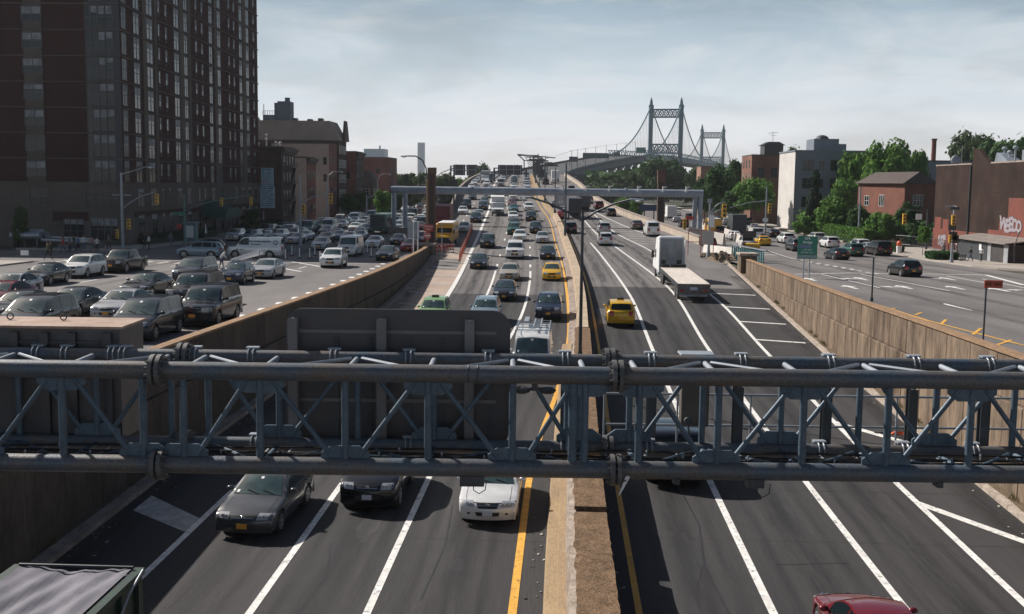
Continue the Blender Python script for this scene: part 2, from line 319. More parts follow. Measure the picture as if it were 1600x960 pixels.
for x0, y0, y1 in ((-9.3, 26, 52), (-5.6, 30, 60), (11.2, 28, 60)):
    patch('road_seam', (lambda q: lambda y: q + .12*math.sin(y*.9))(x0), (lambda q: lambda y: q + .035 + .12*math.sin(y*.9))(x0), y0, y1, zh, groove, .005)
for (xa, xb, y0, y1) in ((-10.5, -7.6, 40, 47), (3.0, 5.2, 45, 57)):
    patch('road_patch', xa, xb, y0, y1, zh, asphalt_dark, .004)
# concrete shoulder with painted bars
patch('concrete_shoulder', lambda y: xl(y) + .02, lambda y: interp(T_E, y) - .15, 62, 134, zh, conc_pave, .006)
patch('road_patch', lambda y: xl(y) + .1, lambda y: (xl(y) + interp(T_E, y)) / 2 + 1.2, 112, 124, zh, asphalt_mid, .010)
LN = dict(kind='structure')
def line(t, w, y0, y1, m, dz=.012, st=3):
    f = XT(t) if isinstance(t, list) else t
    return ribbon('lane_line', lambda y: f(y) - w/2, lambda y: f(y) + w/2, frange(y0, y1, st), zh, dz, m)
line(T_E, .20, -40, 62, white_paint); line(T_E, .38, 62, 440, white_paint)
line(T_L2, .20, -40, 112, white_paint); line(T_L3, .20, -40, 112, white_paint)
line(T_YL, .22, -40, 112, yellow_paint); line(T_YL, .16, 112, 440, yellow_paint)
line(T_YR, .17, -40, 260, yellow_paint)
line(T_R1, .22, -40, 150, white_paint); line(T_R2, .22, -40, 200, white_paint); line(T_R3, .22, -40, 222, white_paint)
line([(160,14.6),(176,11.95),(214,7.6),(222,7.0)], .22, 135, 222, white_paint)
for t in (T_L2, T_L3):
    for y in frange(116, 430, 12): line(t, .2, y, y + 3.2, white_paint, st=3)
for t in (lambda y: interp(T_E, y) - 3.6,):
    for y in frange(190, 430, 12): line(t, .2, y, y + 3.2, white_paint)
for t in (T_R1, T_R2):
    for y in frange(204, 430, 12): line(t, .18, y, y + 3.2, white_paint)
# gore bars, left shoulder
for y in frange(70, 130, 7.5):
    b = MB(); a = xl(y) + .3; c = interp(T_E, y) - .1; z0 = zh(y) + .016; z1 = zh(y - 1.5) + .016
    b.quad((a, y, z0), (c, y - 1.6, z1), (c, y - 1.15, z1 + .006), (a, y + .45, z0 + .006)); tag(b.build('gore_bar', worn_paint), kind='structure')
b = MB(); b.quad((-13.2, 33.6, zh(33.6) + .01), (-10.8, 31.6, zh(31.6) + .01), (-10.8, 32.9, zh(32.9) + .01), (-13.2, 35.2, zh(35.2) + .01)); tag(b.build('gore_bar', worn_paint), kind='structure')
# gore bars, right shoulder
for y in (36.0, 47.5, 60.5, 70, 78, 86, 95):
    b = MB(); a = interp(T_R3, y); c = xr(y) - .45; wd = .75 if y < 62 else .38; sl = 4.2 if y < 62 else 1.0
    b.quad((a, y, zh(y) + .016), (c, y - sl, zh(y - sl) + .016), (c, y - sl + wd, zh(y - sl + wd) + .016), (a, y + wd, zh(y + wd) + .016)); tag(b.build('gore_bar', white_paint), kind='structure')
for y in frange(150, 212, 4.5):
    a = interp(T_R3, y) + .2; c = min(interp([(135,18.5),(160,14.6),(176,11.95),(214,7.6),(222,7.0)], y) - .2, 16)
    if c > a + .3:
        b = MB(); b.quad((a, y, zh(y) + .016), (c, y - 1, zh(y - 1) + .016), (c, y - .6, zh(y - .6) + .016), (a, y + .4, zh(y + .4) + .016)); tag(b.build('gore_bar', worn_paint), kind='structure')

# kerbs with drain dirt at the wall feet
def strip(name, x0f, x1f, y0, y1, zf, z0, z1, m, kind='structure', parent=None, st=4, lab=None):
    b = MB(); Y = frange(y0, y1, st)
    for y in Y:
        a, c = x0f(y), x1f(y); z = zf(y); b.v += [(a, y, z + z0), (c, y, z + z0), (c, y, z + z1), (a, y, z + z1)]
    for i in range(len(Y) - 1):
        k = 4 * i
        for p, q in ((0,1),(1,2),(2,3),(3,0)): b.f.append((k+p, k+q, k+4+q, k+4+p)); b.m.append(0)
    b.f.append((0,1,2,3)); b.m.append(0); k = 4 * (len(Y) - 1); b.f.append((k+3,k+2,k+1,k)); b.m.append(0)
    o = b.build(name, m, parent)
    if kind: o['kind'] = kind
    return o
strip('kerb', lambda y: xl(y) - .45, lambda y: xl(y), -50, 128, zh, -.1, .15, kerb_m)
strip('kerb', lambda y: xr(y), lambda y: xr(y) + .28 + .03*math.sin(y*2.1), -50, 130, zh, -.1, .15, pale_conc, st=.7)
strip('verge', lambda y: xr(y) + .24, lambda y: xr(y) + .8, -50, 112, zh, -.1, .10, mat('verge_dirt', (.20,.13,.08), .95, c2=(.08,.075,.045), vscale=2.5, dirt=(15., .5), bump=1., bscale=15))
strip('verge', lambda y: xl(y) - .8, lambda y: xl(y) - .4, -50, 128, zh, -.1, .11, MATS['verge_dirt'])

# ---------------------------------------------------------------- retaining walls
def retaining(name, label, xf, side, zf, y0, y1, step, m, capm, ledge=1.55):
    t = thing(name, label, 'retaining wall')
    Y = frange(y0, y1, step)
    up, lo = MB(), MB(); bk = MB()
    for i in range(len(Y) - 1):
        ya, yb = Y[i] + .03, Y[i+1] - .03
        for (mb, off, fa, fb) in ((up, 0.0, 'l', 't'), (lo, .14, 'b', 'l')):
            pts = []
            for zk in (fa, fb):
                ring = []
                for (yy, o) in ((ya, off), (yb, off), (yb, -.35), (ya, -.35)):
                    x = xf(yy) - side * o
                    z = {'t': zf(yy) + .72, 'l': zf(yy) + .72 - ledge, 'b': zh(yy) - .05}[zk]
                    if zk == 'l' and mb is up: z += .0
                    if zk == 'l' and mb is lo: z = max(z - .02, zh(yy) + .02)
                    if zk == 'l' and mb is up: z = max(z, zh(yy) + .02)
                    ring.append((x, yy, z))
                pts.append(ring)
            if side < 0: pts = [[q[0], q[3], q[2], q[1]] for q in pts]   # keep winding outward
            mb.hexa(pts[0], pts[1])
    strip('backing', lambda y: xf(y) + (side * .03 if side > 0 else -.37), lambda y: xf(y) + (.37 if side > 0 else -.03), y0 + .1, y1 - .1, lambda y: zh(y), -.05, .0, groove, kind=None, parent=t)
    g = MB(); YY = frange(y0 + .1, y1 - .1, 3)
    for i in range(len(YY) - 1):
        a, c = YY[i], YY[i+1]
        g.quad((xf(a) + side*.05, a, zh(a) - .05), (xf(c) + side*.05, c, zh(c) - .05), (xf(c) + side*.05, c, zf(c) + .68), (xf(a) + side*.05, a, zf(a) + .68))
    g.build('joint', groove, t)
    u = up.build('upper_panel', m, t); l = lo.build('lower_panel', m, t); bevel(u, .02, 1); bevel(l, .03, 1)
    strip('coping', lambda y: xf(y) - (.07 if side > 0 else .38), lambda y: xf(y) + (.38 if side > 0 else .07), y0, y1, lambda y: zf(y) + .72, .004, .10, capm, kind=None, parent=t)
    return t
xwl = lambda y: xl(y) - .8
xwr = lambda y: xr(y) + .8
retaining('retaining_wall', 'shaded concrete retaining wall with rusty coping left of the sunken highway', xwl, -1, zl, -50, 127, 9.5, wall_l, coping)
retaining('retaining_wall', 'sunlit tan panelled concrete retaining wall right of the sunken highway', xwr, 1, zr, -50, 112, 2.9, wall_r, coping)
# stone pier that closes the right wall
t = thing('wall_pier', 'broad rough stone pier closing the far end of the tan retaining wall', 'pier', (xwr(112) + .2, 113.2, zh(113)))
b = MB(); b.box(-.7, .9, -1, 1, -.1, zr(113) - zh(113) + 1.15); bevel(b.build('shaft', wall_r, t), .08)
b = MB(); b.box(-.85, 1.05, -1.15, 1.15, zr(113) - zh(113) + 1.155, zr(113) - zh(113) + 1.4); bevel(b.build('cap', pale_conc, t), .05)
t = thing('wall_pier', 'dark stone pier closing the far end of the shaded left retaining wall', 'pier', (xwl(128) - .3, 129, 0))
b = MB(); b.box(-1.1, .9, -1.6, 1.4, -.2, 1.3); bevel(b.build('shaft', wall_l, t), .08)
b = MB(); b.box(-1.25, 1.05, -1.75, 1.55, 1.305, 1.55); bevel(b.build('cap', kerb_m, t), .05)

# ---------------------------------------------------------------- median
t = thing('median_barrier', 'long crumbling concrete median barrier between the two directions', 'barrier')
T_HM = [(-60,1.6),(48,1.6),(60,1.3),(80,1.05),(110,.95),(500,.95)]
hm = lambda y: interp(T_HM, y)
def median_part(name, x0, x1, h, y0, y1, m, st=3, jag=0, base=0, smooth=0):
    b = MB(); Y = frange(y0, y1, st); rr = random.Random(5)
    ph = [rr.uniform(-1, 1) for _ in Y]; ph2 = [rr.uniform(-1, 1) for _ in Y]
    for i, y in enumerate(Y):
        a = mx_(y) + x0 + jag * ph[i]; c = mx_(y) + x1 + jag * .35 * ph2[i]; z = zh(y); H = h(y) if callable(h) else h
        b.v += [(a - .05, y, z + base), (c + .05, y, z + base), (c, y, z + H), (a, y, z + H)]
    for i in range(len(Y) - 1):
        k = 4*i
        for p, q in ((0,1),(1,2),(2,3),(3,0)): b.f.append((k+p, k+q, k+4+q, k+4+p)); b.m.append(0)
    b.f += [(0,1,2,3), tuple(4*(len(Y)-1) + q for q in (3,2,1,0))]; b.m += [0, 0]
    return b.build(name, m, t)
median_part('brown_wall', -.46, .42, lambda y: hm(y), -50, 29.4, brown_agg, .25, .045)
median_part('brown_wall', -.46, .42, lambda y: hm(y), 29.9, 66, brown_agg, .25, .035)
median_part('crumbled_edge', -.60, -.40, lambda y: hm(y) - .10, -50, 66, pale_conc, .22, .05)
median_part('infill', -.38, .36, lambda y: hm(y) - .22, 29.0, 30.3, mat('dark_rubble', (.05,.04,.03), .95, bump=1., bscale=20), .2)
median_part('tan_ledge', -.86, -.62, .50, -50, 66, tan_conc, 2)
median_part('rail_slot', -.64, -.55, lambda y: hm(y) - .75, -50, 66, rust_pole, 2)
median_part('kerb', -1.18, -.84, .20, -50, 66, tan_conc, 2)
median_part('pale_wall', -.34, .34, lambda y: hm(y), 66.3, 200, mat('cream_barrier', (.50,.39,.27), .92, c2=(.36,.27,.19), vscale=.6, dirt=(8., .18)), 3)  # cream tan concrete, the wall's own colour
median_part('kerb', -.85, -.36, .14, 66.3, 200, kerb_m, 3)
median_part('pale_wall', -.34, .34, lambda y: hm(y), 200.3, 520, tan_conc, 5)
for y in frange(70, 196, 6): 
    b = MB(); b.box(mx_(y) - .36, mx_(y) + .36, y, y + .04, zh(y), zh(y) + hm(y) + .005); b.build('joint', groove, t)

# parapets of the rising highway
def parapet(label, xf, y0, y1, m, h=1.1):
    p = thing('parapet', label, 'parapet')
    strip('wall', lambda y: xf(y) - .2, lambda y: xf(y) + .2, y0, y1, zh, -.6, h, m, kind=None, parent=p, st=6)
    strip('coping', lambda y: xf(y) - .28, lambda y: xf(y) + .28, y0, y1, zh, h + .004, h + .14, kerb_m, kind=None, parent=p, st=6)
    return p
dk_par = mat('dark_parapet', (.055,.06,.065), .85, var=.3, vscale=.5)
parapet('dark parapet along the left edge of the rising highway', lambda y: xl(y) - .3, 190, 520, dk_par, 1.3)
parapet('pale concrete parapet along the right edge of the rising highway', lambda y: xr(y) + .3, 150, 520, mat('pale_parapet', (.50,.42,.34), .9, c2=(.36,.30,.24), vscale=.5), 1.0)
# embankment below the rising highway
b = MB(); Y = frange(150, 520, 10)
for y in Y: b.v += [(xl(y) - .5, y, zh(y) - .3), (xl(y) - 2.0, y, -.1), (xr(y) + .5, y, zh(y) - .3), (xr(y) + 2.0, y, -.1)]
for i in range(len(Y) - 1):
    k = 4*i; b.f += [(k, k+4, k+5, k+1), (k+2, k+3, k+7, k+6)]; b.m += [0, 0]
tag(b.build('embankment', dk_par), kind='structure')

# ---------------------------------------------------------------- service roads
XLO = -47.5
ribbon('service_road', lambda y: XLO - (40 if False else 0), lambda y: min(xwl(min(y, 127)) - .38, -14.2) if y < 128 else (xl(y) - .6 if y > 190 else -14.9 - (y - 128) * .05), frange(-50, 560, 5), zl, 0, asphalt_mid)
ribbon('service_road', lambda y: xwr(min(y, 112)) + .38 if y < 113 else (19.3 if y < 150 else max(xr(y), -4) + .7), lambda y: 44.0, frange(-50, 560, 5), zr, 0, asphalt_mid)
ribbon('ramp', lambda y: -20., lambda y: -13.9, frange(127.5, 190, 4), lambda y: zh(y) - .02 if y < 160 else min(zh(y), .2 + .02*(y-127)), -.01, asphalt_mid)
ribbon('cross_street', lambda y: -200, lambda y: XLO, frange(100.5, 120, 5), zl, -.012, asphalt_mid)
ribbon('cross_street', lambda y: 44.0, lambda y: 200, frange(166, 178, 5), zr, -.012, asphalt_mid)
strip('sidewalk', lambda y: -60, lambda y: XLO, 121, 520, zl, -.1, .14, sidewalk_m)
strip('sidewalk', lambda y: -52, lambda y: XLO, 40, 99, zl, -.1, .14, sidewalk_m)
strip('sidewalk', lambda y: 44.0 + max(0, (118 - y)) * .55, lambda y: 54.5 + max(0, 118 - y) * .55, 96, 164, zr, -.1, .14, sidewalk_m)
strip('sidewalk', lambda y: 45.5, lambda y: 49, 180, 520, zr, -.1, .14, sidewalk_m)
def sline(pts, w, zf, m, dz=.012, name='road_marking'):
    b = MB()
    for i in range(len(pts) - 1):
        a = Vector((*pts[i], 0)); c = Vector((*pts[i+1], 0)); n = Vector((-(c-a).y, (c-a).x, 0)).normalized() * w / 2; k = max(1, int((c-a).length / 6))
        for j in range(k):
            p = a + (c-a) * j / k; q = a + (c-a) * (j+1) / k
            b.quad(*[(v.x, v.y, zf(v.y) + dz) for v in (p + n, p - n, q - n, q + n)])
    return tag(b.build(name, m), kind='structure')
def pline(pix, w, zf, m=white_paint, dz=.012): return sline([hit(*p, zf) for p in pix], w, zf, m, dz)
# right side: yellow ladder gore along the wall, lane lines, stop line, dotted turn guides, arrows
pline([(1362, 474), (1450, 502), (1600, 541)], .16, zr, yellow_paint)
for p, q in (((1430, 493), (1452, 487)), ((1470, 508), (1490, 498)), ((1520, 524), (1545, 512)), ((1558, 540), (1592, 530)), ((1395, 483), (1410, 480))):
    pline([p, (q[0] - 12, q[1] + 2)], .16, zr, yellow_paint, .014)
pline([(1243, 429), (1330, 427), (1540, 430), (1600, 446)], .4, zr)
for pix in ([(1283, 429), (1374, 450)], [(1345, 429), (1484, 455)], [(1480, 432), (1560, 446)], [(1425, 430), (1470, 437)], [(1475, 475), (1518, 486)], [(1535, 437), (1600, 450)], [(1475, 476), (1515, 485)]): pline(pix, .16, zr)
for k in range(9):
    pline([(1225 + k*13, 402 + k*2.3), (1231 + k*13, 403.2 + k*2.3)], .22, zr)
    pline([(1262 + k*13, 410 + k*2.2), (1268 + k*13, 411.2 + k*2.2)], .22, zr)
pline([(1200, 392), (1240, 405)], .16, zr); pline([(1100, 396), (1210, 399)], .3, zr); pline([(1160, 397), (1215, 399)], .3, zr); pline([(1090, 376), (1200, 396)], .16, zr)
def arrow(px, py, zf, s=1.0, hd=1, turn=0):
    x, y = hit(px, py, zf); b = MB(); P = lambda u, v: (x + u*s, y + v*s*hd, zf(y + v*s*hd) + .014)
    b.poly([P(-.12,-1.6), P(.12,-1.6), P(.12,.3), P(-.12,.3)]); b.poly([P(-.5,.3), P(.5,.3), P(0,1.5)])
    if turn: b.poly([P(.12*turn,-.6), P(.9*turn,-.2), P(.9*turn,.1), P(.12*turn,-.3)]); b.poly([P(.8*turn,-.6), P(1.5*turn,0), P(.7*turn,.5)])
    tag(b.build('road_arrow', white_paint), kind='structure')
for px, py, tn in ((1345, 436, -1), (1328, 449, 0), (1412, 449, -1), (1492, 450, 0), (1480, 436, 0), (1560, 453, 1), (1266, 437, 0)): arrow(px, py, zr, 1.25, 1, tn)
# left side: dotted guide along the wall, lane dashes, crosswalk bars
for k in range(14):
    y = 57 + k * 3.6; sline([(xwl(y) - 2.6, y), (xwl(y) - 2.75, y + 1.3)], .42, zl, white_paint)
for lx in (-22.5, -26.2, -30, -33.8, -37.6, -41.4):
    for y in frange(40, 96, 9): sline([(lx, y), (lx, y + 3)], .15, zl, white_paint)
    for y in frange(150, 420, 11): sline([(lx, y), (lx, y + 3)], .15, zl, white_paint)
for k in range(12): sline([(-46 + k*1.6, 100), (-46 + k*1.6, 103)], .5, zl, worn_paint)
pline([(400, 412), (470, 425)], .3, zl); pline([(430, 405), (500, 417)], .3, zl)
sline([(-46, 104.5), (-18, 104.5)], .35, zl, worn_paint)

# litter, grit and stains along the edges
r = random.Random(31); b = MB()
for k in range(520):
    y = 27 + 75 * r.random() ** 1.5; e = r.choice((0, 0, 1, 2, 3)); x = (xl(y) + abs(r.gauss(0, .5)), xr(y) - abs(r.gauss(0, .45)), mx_(y) - 1.25 - abs(r.gauss(0, .3)), mx_(y) + .5 + abs(r.gauss(0, .25)))[e]; s_ = r.uniform(.015, .06); a = r.uniform(0, 3); z = zh(y) + .016
    p = [(x + s_*math.cos(a + q), y + s_*1.5*math.sin(a + q), z + (.02 if q > 2 else 0)) for q in (0, 1.6, 3.1, 4.6)]; b.poly(p, r.choice((0, 0, 1)))
tag(b.build('road_grit', [mat('grit_pale', (.40,.37,.33), .9), mat('grit_dark', (.03,.03,.03), .9)]), 'scattered litter and grit along the kerbs of the highway', 'litter', kind='stuff')
r = random.Random(17)
def blot(x, y, rx, ry, m, zf=zh, dz=.007):
    b = MB(); n = 18; ph = [r.uniform(.7, 1.15) for _ in range(n)]; b.poly([(x + rx*ph[i]*math.cos(2*math.pi*i/n), y + ry*ph[i]*math.sin(2*math.pi*i/n), zf(y + ry*ph[i]*math.sin(2*math.pi*i/n)) + dz) for i in range(n)]); tag(b.build('road_stain', m), kind='structure')
stain = mat('oil_stain', (.040,.039,.040), .7, c2=(.055,.053,.053), vscale=2.); tar = mat('tar_seal', (.028,.028,.030), .5)
for x, y, rx, ry in ((-5.6, 33, .35, 1.8), (-2.4, 45, .3, 2.2), (3.8, 31, .4, 2.5), (7.4, 36, .35, 3.2), (10.4, 33, .3, 1.6), (7.2, 56, .4, 3), (-2.6, 29.5, .25, .6), (10.6, 45, .35, 2.5), (-9.0, 58, .35, 2.4)): blot(x, y, rx, ry, stain)
for pts in ([(-3.3, 27), (-3.1, 31), (-3.25, 35)], [(4.4, 26), (4.2, 30), (4.5, 33.5), (4.3, 38)], [(8.2, 40), (8.5, 46), (8.3, 52)], [(-6.2, 26), (-6.0, 28.5), (-6.4, 31)], [(6.2, 30.2), (8.3, 30.5)], [(-9.8, 39), (-8.0, 39.3)], [(3.2, 66), (3.6, 72), (3.4, 80)]): sline(pts, .05, zh, tar, .006, 'tar_seam')

# oil-darkened lane centres and tyre-polished tracks (soft edged dirt)
m = bpy.data.materials.new('lane_grime'); m.use_nodes = True; nt_ = m.node_tree; bs = nt_.nodes['Principled BSDF']; bs.inputs['Base Color'].default_value = (.026,.025,.026,1); bs.inputs['Roughness'].default_value = .6
a_ = N(nt_, 'ShaderNodeAttribute'); a_.attribute_name = 'fade'; tc_ = N(nt_, 'ShaderNodeTexCoord'); mp_ = N(nt_, 'ShaderNodeMapping'); mp_.inputs['Scale'].default_value = (2.5, .18, 1); nn_ = N(nt_, 'ShaderNodeTexNoise', Scale=1.0, Detail=7.0, Roughness=.65); mr_ = N(nt_, 'ShaderNodeMapRange'); mr_.inputs[1].default_value = .32; mr_.inputs[2].default_value = .72; mr_.inputs[4].default_value = .95
mu_ = N(nt_, 'ShaderNodeMath', operation='MULTIPLY'); nt_.links.new(tc_.outputs['Object'], mp_.inputs[0]); nt_.links.new(mp_.outputs[0], nn_.inputs['Vector']); nt_.links.new(nn_.outputs[0], mr_.inputs[0]); nt_.links.new(mr_.outputs[0], mu_.inputs[0]); nt_.links.new(a_.outputs['Fac'], mu_.inputs[1]); nt_.links.new(mu_.outputs[0], bs.inputs['Alpha'])
def grime(f, w, y0, y1, zf=zh, peak=.8):
    b = MB(); Y = frange(y0, y1, 3); fd = []; K = 6
    for y in Y:
        for k in range(K + 1): b.v.append((f(y) + (k/K - .5)*w, y, zf(y) + .0095)); fd.append(peak * math.sin(math.pi*k/K) ** 1.5)
    for i in range(len(Y) - 1):
        for k in range(K): q = i*(K+1)+k; b.f.append((q, q+1, q+K+2, q+K+1)); b.m.append(0)
    o = b.build('lane_grime', m); at_ = o.data.attributes.new('fade', 'FLOAT', 'POINT'); at_.data.foreach_set('value', fd); tag(o, kind='structure')
mid = lambda p, q: (lambda y: (interp(p, y) + interp(q, y)) / 2)
for p, q in ((T_E, T_L2), (T_L2, T_L3), (T_L3, T_YL), (T_YR, T_R1), (T_R1, T_R2), (T_R2, T_R3)):
    c_ = mid(p, q); grime(c_, 1.3, 24, 230)
    for s_ in (-.95, .95): grime((lambda c_, s_: lambda y: c_(y) + s_)(c_, s_), .5, 24, 200, peak=.45)
grime(lambda y: xr(y) - .5, 1.6, 24, 110, peak=.7); grime(lambda y: xl(y) + .5, 1.6, 24, 110, peak=.7)
for lx in (-24.3, -28.1, -31.9, -35.7): grime((lambda q: lambda y: q)(lx), 1.4, 60, 250, zl, .5)
for lx in (24., 28, 32, 36.5, 40.5): grime((lambda q: lambda y: q)(lx), 1.4, 40, 240, zr, .5)
# ================================================================= VEHICLES
COL = dict(black=(.005,.006,.009), charcoal=(.012,.017,.025), dark_grey=(.032,.040,.052), grey=(.085,.088,.095), silver=(.42,.43,.45), white=(.80,.80,.79), off_white=(.62,.60,.55),
           navy=(.012,.022,.05), blue_grey=(.22,.30,.36), red=(.42,.02,.025), maroon=(.16,.012,.022), tan=(.46,.41,.34), yellow=(.82,.46,.015), green=(.03,.11,.08), lime=(.25,.42,.17), brown=(.08,.05,.035), teal=(.05,.15,.16))
# side profile (x from the nose, z); index of windscreen foot, windscreen head, rear window head, rear window foot
PROF = {
 'sedan': dict(L=4.75, W=1.83, H=1.46, belt=.96, wr=.66, R=.335, ax=(.92, 3.68), ws=(5, 6), rw=(9, 10),
   P=[(.10,.20),(.03,.34),(.0,.52),(.09,.68),(.55,.84),(1.28,.97),(2.10,1.38),(2.60,1.455),(3.10,1.45),(3.55,1.36),(4.22,1.08),(4.62,1.04),(4.73,.92),(4.75,.62),(4.68,.34),(4.60,.24)]),
 'hatch': dict(L=4.25, W=1.79, H=1.52, belt=.98, wr=.68, R=.33, ax=(.85, 3.42), ws=(5, 6), rw=(9, 10),
   P=[(.10,.20),(.03,.34),(.0,.55),(.09,.72),(.45,.88),(1.10,1.02),(1.95,1.44),(2.5,1.52),(3.2,1.50),(3.70,1.42),(4.12,1.06),(4.20,.98),(4.25,.80),(4.25,.55),(4.2,.34),(4.12,.26)]),
 'suv': dict(L=4.70, W=1.89, H=1.70, belt=1.10, wr=.74, R=.37, ax=(.93, 3.68), ws=(5, 6), rw=(9, 10),
   P=[(.12,.26),(.04,.42),(.0,.66),(.08,.86),(.45,1.00),(1.18,1.13),(1.92,1.60),(2.5,1.69),(3.4,1.69),(4.18,1.60),(4.52,1.16),(4.62,1.08),(4.68,.90),(4.70,.62),(4.64,.40),(4.56,.30)]),
 'big_suv': dict(L=5.20, W=2.03, H=1.90, belt=1.22, wr=.80, R=.40, ax=(.98, 4.02), ws=(5, 6), rw=(9, 10),
   P=[(.12,.30),(.04,.46),(.0,.74),(.04,1.02),(.30,1.12),(1.35,1.20),(1.98,1.76),(2.5,1.88),(3.9,1.90),(4.86,1.82),(5.06,1.24),(5.14,1.14),(5.19,.92),(5.20,.62),(5.16,.42),(5.08,.34)]),
 'minivan': dict(L=5.10, W=1.98, H=1.76, belt=1.10, wr=.76, R=.35, ax=(.98, 4.02), ws=(5, 6), rw=(9, 10),
   P=[(.12,.22),(.04,.38),(.0,.60),(.10,.80),(.45,.96),(1.02,1.10),(2.05,1.66),(2.7,1.76),(3.9,1.75),(4.70,1.66),(4.94,1.14),(5.02,1.04),(5.08,.85),(5.10,.58),(5.05,.36),(4.98,.26)]),
 'van': dict(L=5.70, W=2.02, H=2.12, belt=1.28, wr=.86, R=.37, ax=(.92, 4.35), ws=(5, 6), rw=(9, 10),
   P=[(.10,.28),(.02,.44),(.0,.76),(.04,1.02),(.22,1.10),(.95,1.22),(1.52,1.98),(1.95,2.11),(3.9,2.12),(5.56,2.07),(5.62,1.34),(5.66,1.22),(5.69,.95),(5.70,.62),(5.68,.44),(5.62,.34)]),
 'pickup': dict(L=5.60, W=1.98, H=1.86, belt=1.20, wr=.76, R=.40, ax=(.98, 4.35), ws=(5, 6), rw=(9, 10),
   P=[(.12,.32),(.04,.48),(.0,.76),(.04,1.02),(.30,1.12),(1.35,1.20),(2.02,1.74),(2.4,1.85),(3.2,1.86),(3.62,1.80),(3.78,1.22),(5.48,1.16),(5.58,1.0),(5.60,.66),(5.56,.46),(5.48,.38)]),
}
class Body:
    def __init__(s, d):
        s.__dict__.update(d); P = s.P; n = len(P); s.pts = []; s.us = []
        for i in range(n - 1):
            p0 = P[i-1] if i else P[i]; p1 = P[i]; p2 = P[i+1]; p3 = P[i+2] if i + 2 < n else P[i+1]
            seg = math.hypot(p2[0]-p1[0], p2[1]-p1[1]); k = max(2, int(seg / .11))
            for j in range(k):
                t = j / k; s.us.append(i + t); s.pts.append(s.herm(p0, p1, p2, p3, t))
        s.us.append(n - 1.); s.pts.append(P[-1])
    def herm(s, p0, p1, p2, p3, t):
        l1 = math.hypot(p2[0]-p1[0], p2[1]-p1[1]); l0 = math.hypot(p1[0]-p0[0], p1[1]-p0[1]) or l1; l2 = math.hypot(p3[0]-p2[0], p3[1]-p2[1]) or l1
        r = []
        for c in (0, 1):
            m1 = ((p2[c]-p1[c]) / l1 + (p1[c]-p0[c]) / l0) / 2 * l1 * .75; m2 = ((p3[c]-p2[c]) / l2 + (p2[c]-p1[c]) / l1) / 2 * l1 * .75
            t2, t3 = t*t, t*t*t; r.append((2*t3-3*t2+1)*p1[c] + (t3-2*t2+t)*m1 + (3*t2-2*t3)*p2[c] + (t3-t2)*m2)
        return tuple(r)
    def prof(s, u):
        u = max(0, min(len(s.P) - 1.0001, u)); i = int(u); P = s.P; n = len(P)
        return s.herm(P[i-1] if i else P[i], P[i], P[i+1], P[i+2] if i + 2 < n else P[i+1], u - i)
    def hw(s, x):
        d = min(x, s.L - x); f = 1 - (.16 if x < s.L/2 else .12) * max(0, 1 - d / .62) ** 2; return s.W / 2 * f
    def edge(s, x, z):
        w = s.hw(x)
        if z <= s.belt: return w * .93
        k = min(1, (z - s.belt) / (s.H - s.belt)); return w * .93 + (s.W / 2 * s.wr - w * .93) * k
    def top(s, u, v, off=0.):
        x, z = s.prof(u); ye = s.edge(x, z); d = min(x, s.L - x); e = max(0, 1 - d / .7)
        bow = .17 * e * v * v * (1 if x < s.L / 2 else -1) + (.10 * v * v if s.ws[0] - .5 < u < s.ws[1] + .6 else 0) * min(1, max(0, (x - .6)))
        zc = z - (.035 if e < .6 else .0) * v * v
        p = Vector((x + bow, v * ye, zc))
        if off:
            e1 = Vector((*s.prof(u + .02), 0)) - Vector((*s.prof(u - .02), 0)); n = Vector((-e1.y, 0, e1.x)).normalized(); p += n * off
        return p
    def bottom(s, x):
        b = .22 if s.R < .36 else .30
        if s.L > 5 and s.R < .36: b = .2
        for a in s.ax:
            d = x - a; rr = s.R + .065
            if abs(d) < rr: b = max(b, s.R + math.sqrt(rr*rr - d*d))
        return b
    def side(s, u, r, sd):
        x, z = s.prof(u); E = s.top(u, 1.0); x, ye, ze = E.x, E.y, E.z; w = s.hw(x); B = s.belt; bt = s.bottom(x)
        if ze > B + .02: R_ = [(ye, ze), (w*.945, B), (w*.995, B - .10), (w, B*.62), (w*.985, B*.42), (w*.93, 0)]
        else: R_ = [(ye, ze), (w*.97, ze - .02), (w*.995, min(B - .10, ze - .07)), (w, min(B*.62, ze - .10)), (w*.985, min(B*.42, ze - .14)), (w*.93, 0)]
        R_ = [(a, max(b_, bt)) for a, b_ in R_]; R_[5] = (R_[5][0], min(bt, ze))
        i = min(4, int(r)); t = r - i; y = R_[i][0] + (R_[i+1][0] - R_[i][0]) * t; zz = R_[i][1] + (R_[i+1][1] - R_[i][1]) * t
        return Vector((x, y * sd, zz))
    def body_mb(s, nv=8):
        b = MB(); U = s.us; n = len(U); V = [-1 + 2*j/nv for j in range(nv + 1)]
        for u in U:
            for v in V: b.v.append(tuple(s.top(u, v)))
        m = nv + 1
        for i in range(n - 1):
            for j in range(nv): b.f.append((i*m+j, (i+1)*m+j, (i+1)*m+j+1, i*m+j+1)); b.m.append(0)
        for sd in (1, -1):
            k0 = len(b.v); rs = [0, 1, 2, 3, 4, 5]
            for i, u in enumerate(U):
                for r in rs[1:]: b.v.append(tuple(s.side(u, r, sd)))
            def ix(i, r): return (i*m + (nv if sd > 0 else 0)) if r == 0 else k0 + i*5 + r - 1
            for i in range(n - 1):
                for r in range(5):
                    q = (ix(i, r), ix(i+1, r), ix(i+1, r+1), ix(i, r+1)); b.f.append(q if sd > 0 else q[::-1]); b.m.append(0)
        return b
